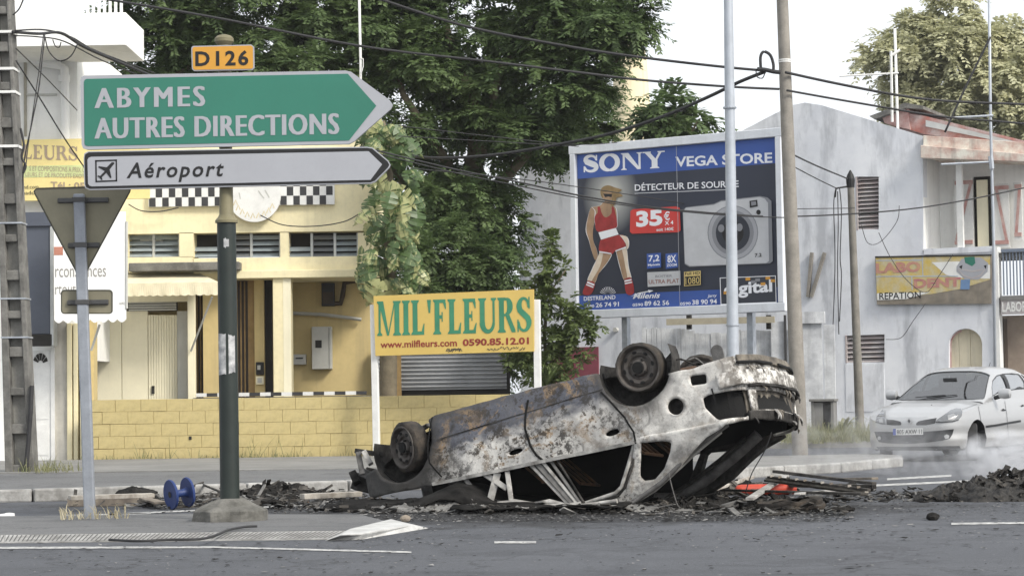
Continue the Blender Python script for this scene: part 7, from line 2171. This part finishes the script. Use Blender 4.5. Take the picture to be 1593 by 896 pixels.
def heap(name, label, cat, px, py, rx, ry, h, seed, mat, smat=None, ns=0, z=0.0, shsize=(.03, .14), kind=None):
    p = gnd(px, py, z)
    o = empty(name, (p.x, p.y, z), label=label, category=cat)
    mb = MB(); heap_mesh(mb, (0, 0, 0), rx, ry, h, seed); b = mb.build('mound', mat, o)
    if ns:
        r = random.Random(seed); mb = MB(); shards(mb, (0, 0, 0), rx * .95, ry * .95, h, ns, r, shsize); b = mb.build('scraps', smat or mat, o); b['kind'] = 'stuff'
    if ns > 100:
        mb = MB(); shards(mb, (0, 0, 0), rx * .9, ry * .9, h, ns // 2, r, (shsize[0], shsize[1] * 1.5), .1); mb.build('black_scraps', m_char, o)['kind'] = 'stuff'
        mb = MB(); shards(mb, (0, 0, 0), rx * .9, ry * .9, h, ns // 12, r, (.01, .05), .3); mb.build('pale_scraps', m_ash2, o)['kind'] = 'stuff'
    if kind: o['kind'] = kind
    return o
m_ash2 = M('pale_ash', (.34, .33, .315, 1), .95, col2=(.10, .098, .095, 1), scale=9, fine=.6, bump=.9, bscale=30)
m_scrap = M('burnt_scrap', (.022, .021, .02, 1), .85, col2=(.12, .11, .098, 1), scale=5, fine=.4, bump=.6, spec=.15)
m_foil = M('charred_plastic', (.008, .008, .0085, 1), .6, col2=(.045, .042, .038, 1), scale=14, fine=.4, bump=.8, bscale=20, spec=.2)
heap('ash_pile', 'grey ash and cinders heaped under the bonnet of the wreck', 'ash', 700, 793, .62, .34, .13, 3, m_ash, m_ash2, 160, shsize=(.02, .09))
heap('ash_pile', 'pale ash drift along the crushed roof pillars of the wreck', 'ash', 835, 797, .75, .20, .06, 5, m_ash2, m_ash, 120, shsize=(.02, .10))
heap('ash_pile', 'dark cinders below the rear window opening of the wreck', 'ash', 1000, 793, .62, .3, .06, 8, m_ash, m_char, 120, shsize=(.02, .1))
heap('rubble_pile', 'burnt rubble lying behind the tail of the wreck', 'rubble', 1110, 790, .62, .30, .11, 11, m_char, m_scrap, 200, shsize=(.03, .16))
heap('rubble_pile', 'scattered burnt scraps around the flattened tyre', 'rubble', 1220, 795, .55, .22, .05, 14, m_ash, m_scrap, 110, shsize=(.02, .10))
heap('rubble_pile', 'tangle of burnt wreckage seen through the rear of the wreck', 'rubble', 1090, 768, .7, .4, .18, 17, m_char, m_scrap, 160, shsize=(.05, .25))
heap('burnt_heap', 'smouldering heap of burnt rubbish at the right edge of the road', 'rubbish heap', 1572, 776, .92, .5, .30, 21, m_foil, m_scrap, 1300, shsize=(.02, .12))
heap('burnt_heap', 'low tail of burnt rubbish left of the smouldering heap', 'rubbish heap', 1475, 774, .42, .22, .06, 24, m_foil, m_scrap, 160, shsize=(.02, .10))
heap('rag_heap', 'small black charred rag heap on the kerb by the blue reel', 'rag heap', 212, 766, .2, .15, .085, 27, m_char, z=.1)
heap('burnt_heap', 'long black burnt heap beside the nose of the wreck', 'rubbish heap', 430, 772, .62, .35, .17, 31, m_char, m_scrap, 170, shsize=(.03, .14))
heap('burnt_heap', 'black cinders strewn between the sign foot and blue reel', 'rubbish heap', 322, 780, .32, .2, .07, 33, m_char, m_scrap, 70, shsize=(.03, .12))
heap('burnt_heap', 'black charred lump in front of the wreck nose', 'rubbish heap', 505, 777, .22, .15, .09, 35, m_char, m_scrap, 30)
def litter_band(name, label, spans, n, seed, mats):
    r = random.Random(seed); o = empty(name, label=label, category='debris', kind='stuff')
    for k, m in enumerate(mats):
        mb = MB()
        for (x0, x1, y0, y1, w_) in spans:
            for _ in range(int(n * w_)):
                p = gnd(r.uniform(x0, x1), r.uniform(y0, y1)); s = r.uniform(.012, .09) if r.random() > .05 else r.uniform(.12, .3)
                M3 = Matrix.Rotation(r.uniform(0, 6.28), 3, 'Z') @ Matrix.Rotation(r.gauss(0, .25), 3, 'X') @ Matrix.Rotation(r.gauss(0, .25), 3, 'Y')
                mb.obox((p.x, p.y, .008 + r.random() ** 2 * .05), (s, s * r.uniform(.06, .5), s * r.uniform(.03, .12)), M3)
        mb.build('scraps', m, o)['kind'] = 'stuff'
litter_band('burnt_litter', 'ragged band of burnt litter strewn along the road under the wreck', [(230, 570, 768, 792, 2.2), (110, 240, 772, 790, .5), (560, 1000, 786, 800, 1.4), (1000, 1320, 768, 802, 1.6), (1300, 1500, 766, 782, .5), (420, 620, 776, 798, .5)], 150, 41, (m_char, m_scrap, m_ash))
# cans in the right heap, stone block, stones
def can(name, label, px, py, Y, r, l, mat, rot):
    p = at(px, py, Y); mb = MB(); mb.lathe([(r * .85, -l / 2), (r, -l / 2 + .01), (r, l / 2 - .01), (r * .85, l / 2), (r * .8, l / 2 - .004), (.005, l / 2 - .006)], 18)
    o = mb.build(name, mat, smooth=35, loc=p, label=label, category='can'); o.rotation_euler = rot; return o
can('can', 'pale round tin facing out of the burnt heap', 1561, 768, 20.9, .04, .1, M('pale_tin', rgb(205, 195, 170), .5), (R(85), 0, R(-15)))
can('can', 'small dented silver can high on the burnt heap', 1583, 738, 21.3, .03, .08, m_galv, (R(70), R(20), R(30)))
def rock(name, label, px, py, s, mat, seed):
    p = gnd(px, py); mb = MB(); bm = bmesh.new(); bmesh.ops.create_icosphere(bm, subdivisions=2, radius=1)
    mb.add([(v.co.x * s[0] * (1 + .3 * nz3(v.co + Vector((seed, 0, 0)), 1.4)), v.co.y * s[1] * (1 + .3 * nz3(v.co, 1.3)), max(-.9, v.co.z) * s[2] + s[2] * .8) for v in bm.verts], [tuple(v.index for v in f.verts) for f in bm.faces]); bm.free()
    return mb.build(name, mat, loc=p, label=label, category='stone')
rock('stone', 'dark lump of burnt rubble alone on the open road', 1451, 809, (.05, .04, .035), m_char, 3)
rock('stone', 'small pebble lying near the burnt tyre', 1314, 779, (.03, .03, .022), m_char, 5)
rock('stone', 'small brown stone on the white island nose', 631, 818, (.04, .03, .03), m_wood, 8).location.z = .035
# flattened burnt tyre
p = gnd(1236, 797); p.y += .3
ty = thing('flat_tyre', 'flattened burnt tyre lying on the road behind the wreck', 'tyre', (p.x, p.y, 0))
for (r_, z, nm) in ((.29, .03, 'carcass'), (.275, .07, 'bead_ring')):
    mb = MB(); n = 48; prof = [(r_ * .62, z - .018), (r_ * .75, z - .025), (r_, z - .02), (r_ * 1.03, z), (r_, z + .02), (r_ * .75, z + .022), (r_ * .6, z + .015)]; vs = []
    for (q, h) in prof:
        for j in range(n):
            a = 2 * math.pi * j / n; rr = q * (1 + .06 * nz3((math.cos(a) * 2, math.sin(a) * 2, z * 30), 1.5)); vs.append((rr * math.cos(a), rr * math.sin(a), h + .02 * nz3((math.cos(a), math.sin(a), z), 2.2) + .02 * math.cos(a)))
    mb.add(vs, [(i * n + j, i * n + (j + 1) % n, (i + 1) * n + (j + 1) % n, (i + 1) * n + j) for i in range(len(prof) - 1) for j in range(n)]); mb.build(nm, m_tyre, ty, smooth=50)
# red cylinder
a, b = gnd(1150, 772), gnd(1240, 770); a.y += .12; b.y += .15
rc = thing('red_cylinder', 'orange red metal cylinder lying in the wreckage behind the car', 'cylinder', (a.x, a.y, 0))
m_redc = M('scorched_red', rgb(196, 70, 44), .6, col2=rgb(150, 48, 34), scale=6, fine=.25)
d_ = b - a; l_ = d_.length; MM = Matrix.Translation((0, 0, .055)) @ d_.to_track_quat('Z', 'Y').to_matrix().to_4x4()
mb = MB(); mb.lathe([(.03, -.02), (.05, 0), (.055, .03), (.055, l_ - .03), (.045, l_), (.02, l_ + .015)], 20, MM); mb.build('body', m_redc, rc, smooth=40)
mb = MB(); mb.lathe([(.02, l_ + .01), (.02, l_ + .045)], 10, MM); mb.build('valve', m_steel, rc)
# planks and slats
def plank(label, a, b, wd, th, mat, Ya=None, Yb=None, za=.05, zb=.05, group=None, name='plank', cat='plank'):
    A = gnd(*a, za) if Ya is None else at(*a, Ya); B_ = gnd(*b, zb) if Yb is None else at(*b, Yb)
    mid = (A + B_) / 2; mb = MB(); mb.beam(A - mid, B_ - mid, wd, th); o = mb.build(name, mat, bevel=.004, loc=mid, label=label, category=cat)
    if group: o['group'] = group
    return o
m_pl = [m_plankw, m_wood, m_scrap, m_bpale]
G_ = 'broken boards behind the wreck'
for k, (lb, a, b, w_, t_, m) in enumerate((
    ('long dark scorched board reaching right behind the red cylinder', (1120, 752), (1360, 757), .05, .04, 2), ('pale board propped diagonally over the red cylinder', (1166, 776), (1222, 740), .07, .025, 3),
    ('white edged board lying across the top of the wreckage', (1205, 733), (1360, 752), .06, .03, 2), ('short brown board under the white edged board', (1296, 745), (1361, 744), .07, .025, 1),
    ('grey board at the foot of the broken lattice', (1130, 762), (1345, 768), .07, .02, 2), ('thin scorched strip beside the red cylinder', (1240, 768), (1300, 762), .05, .02, 3),
    ('broken pale stick leaning left of the red cylinder', (1098, 765), (1170, 742), .05, .03, 0))):
    plank(lb, a, b, w_, t_, m_pl[m], za=.06 + .05 * (k % 3), zb=.08 + .05 * ((k + 1) % 3), group=G_)
# collapsed lattice panel
A, B_ = gnd(1196, 742, .22), gnd(1352, 762, .16)
lt = thing('lattice_panel', 'collapsed slatted panel resting on the wreckage behind the car', 'panel', ((A.x + B_.x) / 2, (A.y + B_.y) / 2, 0)); o_ = Vector(lt.location)
for k in range(3):
    q = Vector((0, k * .13, -.02 * k)); mb = MB(); mb.beam(A + q - o_, B_ + q - o_, .035, .022); mb.build('rail', m_scrap if k != 1 else m_plankw, lt)
for k in range(11):
    q = A.lerp(B_, (k + .3) / 11.5); mb = MB(); mb.beam(q - o_ + Vector((0, -.05, .015)), q - o_ + Vector((.05, .33, -.03)), .03, .02); mb.build('slat', m_pl[k % 3], lt)
G2 = 'broken boards by the kerb'
for (lb, a, b, w_, t_, m, z) in (('long whitish splintered board lying on the kerb behind the post', (108, 774), (238, 770), .14, .04, 0, .12), ('rusty brown board along the kerb edge', (106, 781), (215, 780), .06, .08, 1, .04),
                                ('short brown splinter leaning against the blue reel', (214, 772), (250, 782), .12, .02, 1, .06), ('thin stick sticking up beside the blue reel', (296, 757), (316, 750), .02, .02, 2, .12),
                                ('second thin stick by the sign foot', (312, 752), (346, 766), .02, .02, 2, .12), ('charred strip beyond the sign foot', (390, 782), (500, 776), .05, .03, 2, .03), ('pale strip near the long black heap', (470, 772), (560, 768), .09, .05, 0, .08),
                                ('grey strip in front of the blue reel', (262, 789), (340, 786), .04, .02, 2, .02)):
    plank(lb, a, b, w_, t_, m_pl[m], za=z, zb=z, group=G2)
# blue cable reel
p0, p1 = at(266, 769, 20.2), at(289, 764, 20.35)
m_blue = M('blue_plastic', rgb(40, 60, 112), .5, var=.2, scale=6, fine=.15)
rl = thing('cable_reel', 'blue plastic cable reel lying on its side by the kerb', 'reel', (p0.x, p0.y, 0))
ax = Vector((.80, .55, .10)).normalized()
MQ = Matrix.Translation(p0 - Vector((p0.x, p0.y, 0))) @ ax.to_track_quat('Z', 'Y').to_matrix().to_4x4()
r1, L_ = .135, .17
for (h, nm) in ((0, 'flange'), (L_, 'flange')):
    mb = MB(); mb.lathe([(.03, h - .008), (r1 * .9, h - .01), (r1, h - .012), (r1 + .006, h), (r1, h + .012), (r1 * .9, h + .01), (.03, h + .008)], 30, MQ); mb.build(nm, m_blue, rl, smooth=35)
mb = MB(); mb.lathe([(.05, 0), (.035, L_ * .3), (.035, L_ * .7), (.05, L_)], 20, MQ); mb.build('core', m_blue, rl, smooth=50)
mb = MB(); mb.lathe([(.03, -.015), (.015, -.016)], 14, MQ, cap=True); mb.build('hub_hole', m_dark, rl)
# cord on the road, litter
def cord(name, label, pts, r, mat, cat='cable', z=.01):
    P_ = catmull([gnd(x, y, z) for x, y in pts], 6); mb = MB(); mb.tube([p - P_[0] for p in P_], r, 6); return mb.build(name, mat, loc=P_[0], smooth=True, label=label, category=cat)
cord('black_cable', 'thin black cord trailing across the traffic island', [(170, 839), (215, 841), (260, 839), (310, 838), (336, 832), (355, 824), (380, 819), (400, 818)], .010, m_wire, z=.052)
can('bottle_cap', 'white plug at the end of the black cord', 407, 817, 17.9, .02, .06, m_wpaint, (R(80), 0, R(70)))
cord('twisted_wire', 'twisted wire lying by the sign foot', [(395, 775), (420, 782), (455, 776), (480, 781)], .006, m_rust, z=.03)
for (lb, px, py, s) in (('crumpled white rag at the left edge of the road', 8, 806, .06), ('second white scrap beside the crumpled rag', 14, 802, .04), ('white scrap under the wreck bonnet', 640, 795, .03)):
    rock('litter', lb, px, py, (s * 1.4, s, s * .4), m_wpaint, px)['category'] = 'litter'
def dangling(name, label, pts, Y, r=.006, mat=m_wire):
    P_ = catmull([at(x, y, Y) for x, y in pts], 5); mb = MB(); mb.tube([p - P_[0] for p in P_], r, 5); return mb.build(name, mat, loc=P_[0], smooth=True, label=label, category='wire')
dangling('loose_wire', 'bent wire standing up behind the rear wheel of the wreck', [(1046, 578), (1042, 566), (1046, 560), (1070, 560), (1082, 557), (1098, 570)], 19.6, .007, m_steel)
dangling('loose_wire', 'thin wire hanging below the tail of the wreck', [(1200, 672), (1190, 700), (1170, 735), (1160, 765)], 19.2, .005)
dangling('loose_wire', 'looped wire under the near rear pillar', [(1040, 735), (1046, 760), (1054, 785), (1062, 792)], 18.9, .005, m_steel)
# crumbs all over the road
def crumbs(name, label, n, seed, boxes, mat, size):
    r = np.random.default_rng(seed); Q = []
    for (px0, px1, py0, py1, k) in boxes:
        for _ in range(int(n * k)):
            p = gnd(r.uniform(px0, px1), r.uniform(py0, py1)); s = r.uniform(*size) * (1 if r.random() > .08 else 2.2)
            a = r.uniform(0, 6.28); b = a + r.uniform(1.2, 1.9); hgt = s * r.uniform(.15, .5)
            v = [np.array([p.x + s * math.cos(a + q) * r.uniform(.6, 1), p.y + s * math.sin(a + q) * r.uniform(.6, 1), .005 + hgt * r.uniform(.2, 1)]) for q in (0, 1.57, 3.14, 4.71)]
            Q.append(v)
    o = bpy.data.objects.new(name, quads_mesh(name, np.array(Q), mat)); C.objects.link(o); o['kind'] = 'stuff'; o['label'] = label; o['category'] = 'debris'
bx_ = [(560, 1330, 796, 812, 5.0), (240, 660, 776, 800, 2.6), (440, 1593, 800, 845, 1.6), (0, 700, 790, 896, .7), (1000, 1593, 766, 800, 2.2), (0, 1593, 845, 896, .5)]
crumbs('dark_crumbs', 'dark burnt crumbs scattered over the road', 420, 2, bx_, m_char, (.006, .022))
crumbs('pale_crumbs', 'pale chips of ash and glass scattered over the road', 300, 3, bx_, m_ash2, (.004, .016))

# ---------------------------------------------------------------- overhead cables
def cable(label, pts, Ys, r=.018, mat=m_wire, name='overhead_cable'):
    n = len(pts)
    Y = lambda i: Ys[0] + (Ys[1] - Ys[0]) * i / (n - 1) if hasattr(Ys, '__len__') else Ys
    P_ = catmull([at(x, y, Y(i)) for i, (x, y) in enumerate(pts)], 6)
    mb = MB(); mb.tube([p - P_[0] for p in P_], r, 6); return mb.build(name, mat, loc=P_[0], smooth=True, label=label, category='cable')
cable('upper twisted cable crossing the big tree to the round pole', [(570, -8), (720, 40), (880, 72), (1000, 90), (1130, 105), (1212, 112)], (33, 33.8), .022)
cable('upper cable running right from the round pole over the red roof', [(1222, 113), (1300, 130), (1400, 149), (1480, 158), (1610, 163)], (33.8, 36), .022)
cable('lower long cable crossing from upper left to the round pole', [(120, -8), (330, 27), (560, 72), (760, 96), (900, 113), (1000, 125), (1130, 135), (1212, 139)], (32, 33.8), .020)
cable('lower cable running right from the round pole over the gable', [(1224, 141), (1320, 158), (1460, 181), (1540, 188), (1610, 194)], (33.8, 36), .018)
cable('thick black cable sagging from the pole clamp down into the tree', [(1190, 112), (1150, 128), (1100, 152), (1030, 182), (950, 208), (880, 223), (770, 241), (680, 246), (610, 240)], (33.7, 38), .028)
cable('thin cable passing across the billboard to the balcony', [(560, 228), (700, 262), (800, 282), (900, 304), (1010, 322), (1130, 333), (1230, 337), (1390, 328), (1500, 312), (1600, 291)], (33, 40), .014)
cable('second thin cable just below the first across the billboard', [(560, 232), (700, 267), (800, 288), (900, 308), (1000, 323), (1130, 335), (1232, 339)], (33, 36.5), .010)
cable('fine grey wire crossing the top of the poster', [(640, 262), (800, 278), (900, 291), (1000, 306), (1130, 324), (1330, 324)], (34, 40), .008)
cable('fine wire through the tree above the annex wall', [(620, 196), (760, 212), (890, 225), (960, 222)], (35, 38), .008)
cable('fine wire below it through the tree', [(620, 212), (760, 220), (900, 228)], (35, 38), .008)
cable('thick black cable bundle leaving the concrete pole towards the green sign', [(20, 50), (60, 53), (95, 52), (130, 73), (180, 95), (235, 118)], (28.4, 33), .022)
cable('thin upper cable of the bundle at the concrete pole', [(24, 48), (70, 47), (110, 58), (150, 80), (240, 114)], (28.4, 34), .012)
cable('lower thin cable of the bundle at the concrete pole', [(24, 56), (60, 58), (100, 65), (160, 95), (228, 122)], (28.4, 34), .010)
cable('drooping loop of cable under the white balcony', [(70, 58), (76, 80), (92, 95), (110, 88), (122, 66)], 29.5, .009)
cable('smaller loop of cable beside the drooping loop', [(82, 62), (86, 72), (92, 74), (95, 66)], 29.5, .008)
cable('steep stay wire from the concrete pole to the give way sign', [(25, 95), (60, 150), (100, 215), (132, 262)], (28.5, 31), .010)
cable('second stay wire across the white wall', [(25, 76), (70, 120), (120, 172)], (28.5, 33), .008)
cable('vertical drop wire in front of the white building', [(70, 52), (66, 90), (60, 140), (50, 190), (38, 250), (34, 320)], (29, 28.6), .009)
cable('second vertical drop wire beside it', [(68, 52), (62, 100), (52, 170), (44, 225), (40, 262)], (29, 28.6), .007)
cable('knotted black wires hanging on the concrete pole', [(32, 200), (37, 225), (34, 245), (40, 258), (36, 270)], 28.4, .016)
cable('frayed wires at the top of the concrete pole', [(20, 24), (30, 14), (38, -5)], 28.4, .010)
cable('slack wire across the upper yellow wall', [(200, 318), (220, 328), (250, 329), (278, 323)], 36.8, .010)
cable('sagging wire across the yellow wall by the vine', [(405, 335), (440, 350), (490, 352), (535, 345), (560, 332)], 36.7, .010)
cable('cable from the round pole down to the short brown pole', [(1228, 238), (1270, 258), (1318, 278)], (34, 41.8), .014)
cable('second cable from the round pole to the short pole bracket', [(1232, 258), (1270, 278), (1303, 294)], (34, 41.8), .010)
for k, (lb, pts) in enumerate((('left drop wire hanging from the short pole bracket', [(1300, 294), (1297, 320), (1299, 400), (1297, 480), (1294, 540)]), ('middle drop wire hanging from the short pole bracket', [(1303, 298), (1304, 350), (1303, 420), (1305, 520)]),
                              ('right drop wire hanging from the short pole bracket', [(1306, 292), (1309, 330), (1307, 400), (1309, 430), (1306, 500)]), ('slack wire on the gable wall below the louvre', [(1399, 320), (1395, 345), (1370, 376), (1350, 378), (1340, 350)]),
                              ('long slack wire across the dental board', [(1367, 362), (1385, 400), (1410, 435), (1440, 455), (1460, 430), (1482, 396)]), ('curved wire right of the lower louvre', [(1378, 528), (1402, 525), (1420, 500), (1440, 472)]))):
    cable(lb, pts, 41.8 if k < 3 else 42.8 + .5 * (k == 3), .010 if k < 3 else .007, name='drop_wire')
cable('black diagonal rod hanging from the steel mast', [(1541, 58), (1505, 130), (1470, 206)], 42.1, .022, name='stay_rod')
# cable clamp by the round pole
cc = at(1192, 112, 33.7); ck = thing('cable_clamp', 'black cable clamp with a wire loop left of the round pole', 'clamp', cc)
for nm, pts, r_ in (('jumper_loop', [(1184, 112), (1183, 90), (1188, 81), (1198, 86), (1203, 100), (1203, 112)], .025), ('small_loop', [(1176, 110), (1178, 120), (1186, 122), (1190, 114)], .010), ('clamp_body', [(1178, 108), (1190, 109), (1204, 112), (1214, 113)], .035)):
    mb = MB(); mb.tube([p - cc for p in catmull([at(x, y, 33.7) for x, y in pts], 5)], r_, 6); mb.build(nm, m_wire, ck, smooth=True)

# ---------------------------------------------------------------- smoke over the smouldering heap, and the hazy air
def smokebox(name, label, px, py, Y, sx, sy, sz, dens):
    p = at(px, py, Y)
    bm = bmesh.new(); bmesh.ops.create_icosphere(bm, subdivisions=3, radius=1.0)
    mb = MB(); mb.add([(v.co.x * sx, v.co.y * sy, v.co.z * sz) for v in bm.verts], [tuple(v.index for v in f.verts) for f in bm.faces]); bm.free()
    t = NT(name + '_volume'); t.t.nodes.remove(t.b)
    pv = t.n('VolumePrincipled'); pv.inputs['Color'].default_value = (.93, .94, .97, 1); pv.inputs['Anisotropy'].default_value = .1
    v = t.coord((1 / sx, 1 / sy, 1 / sz)); ln = t.n('VectorMath', operation='LENGTH'); t.l(v, ln.inputs[0])
    fall = t.ramp(ln.outputs['Value'], [(.0, 1.), (.5, .55), (.95, 0.)])
    nz = t.ramp(t.noise(2.6, 5, .62, t.coord((1, 1, 1.3), (px * .01, 0, 0)), dist=.8), [(.46, 0.), (.64, 1.)])
    t.l(t.math('MULTIPLY', t.math('MULTIPLY', fall, nz), dens), pv.inputs['Density'])
    t.l(pv.outputs[0], t.out.inputs['Volume'])
    mb.build(name, t.mat, loc=p, kind='stuff', label=label, category='smoke')
smokebox('smoke', 'thin white smoke drifting in front of the silver car', 1455, 712, 24.5, 1.0, .7, .36, 1.0)
smokebox('smoke', 'white smoke rising from the smouldering heap at the right', 1562, 716, 20.9, .5, .4, .34, 22.0)
smokebox('smoke', 'faint smoke drifting past the weeds and kiosk', 1330, 690, 26.5, 1.5, .9, .6, .8)
mb = MB(); mb.box(-70, 70, -4, 130, -1, 22)
hz = NT('haze_air'); hz.t.nodes.remove(hz.b)
pv = hz.n('VolumePrincipled'); pv.inputs['Color'].default_value = (.96, .97, 1.0, 1); pv.inputs['Density'].default_value = .00028
hz.l(pv.outputs[0], hz.out.inputs['Volume'])
mb.build('haze', hz.mat, kind='stuff', label='thin pale haze filling the street air', category='haze')
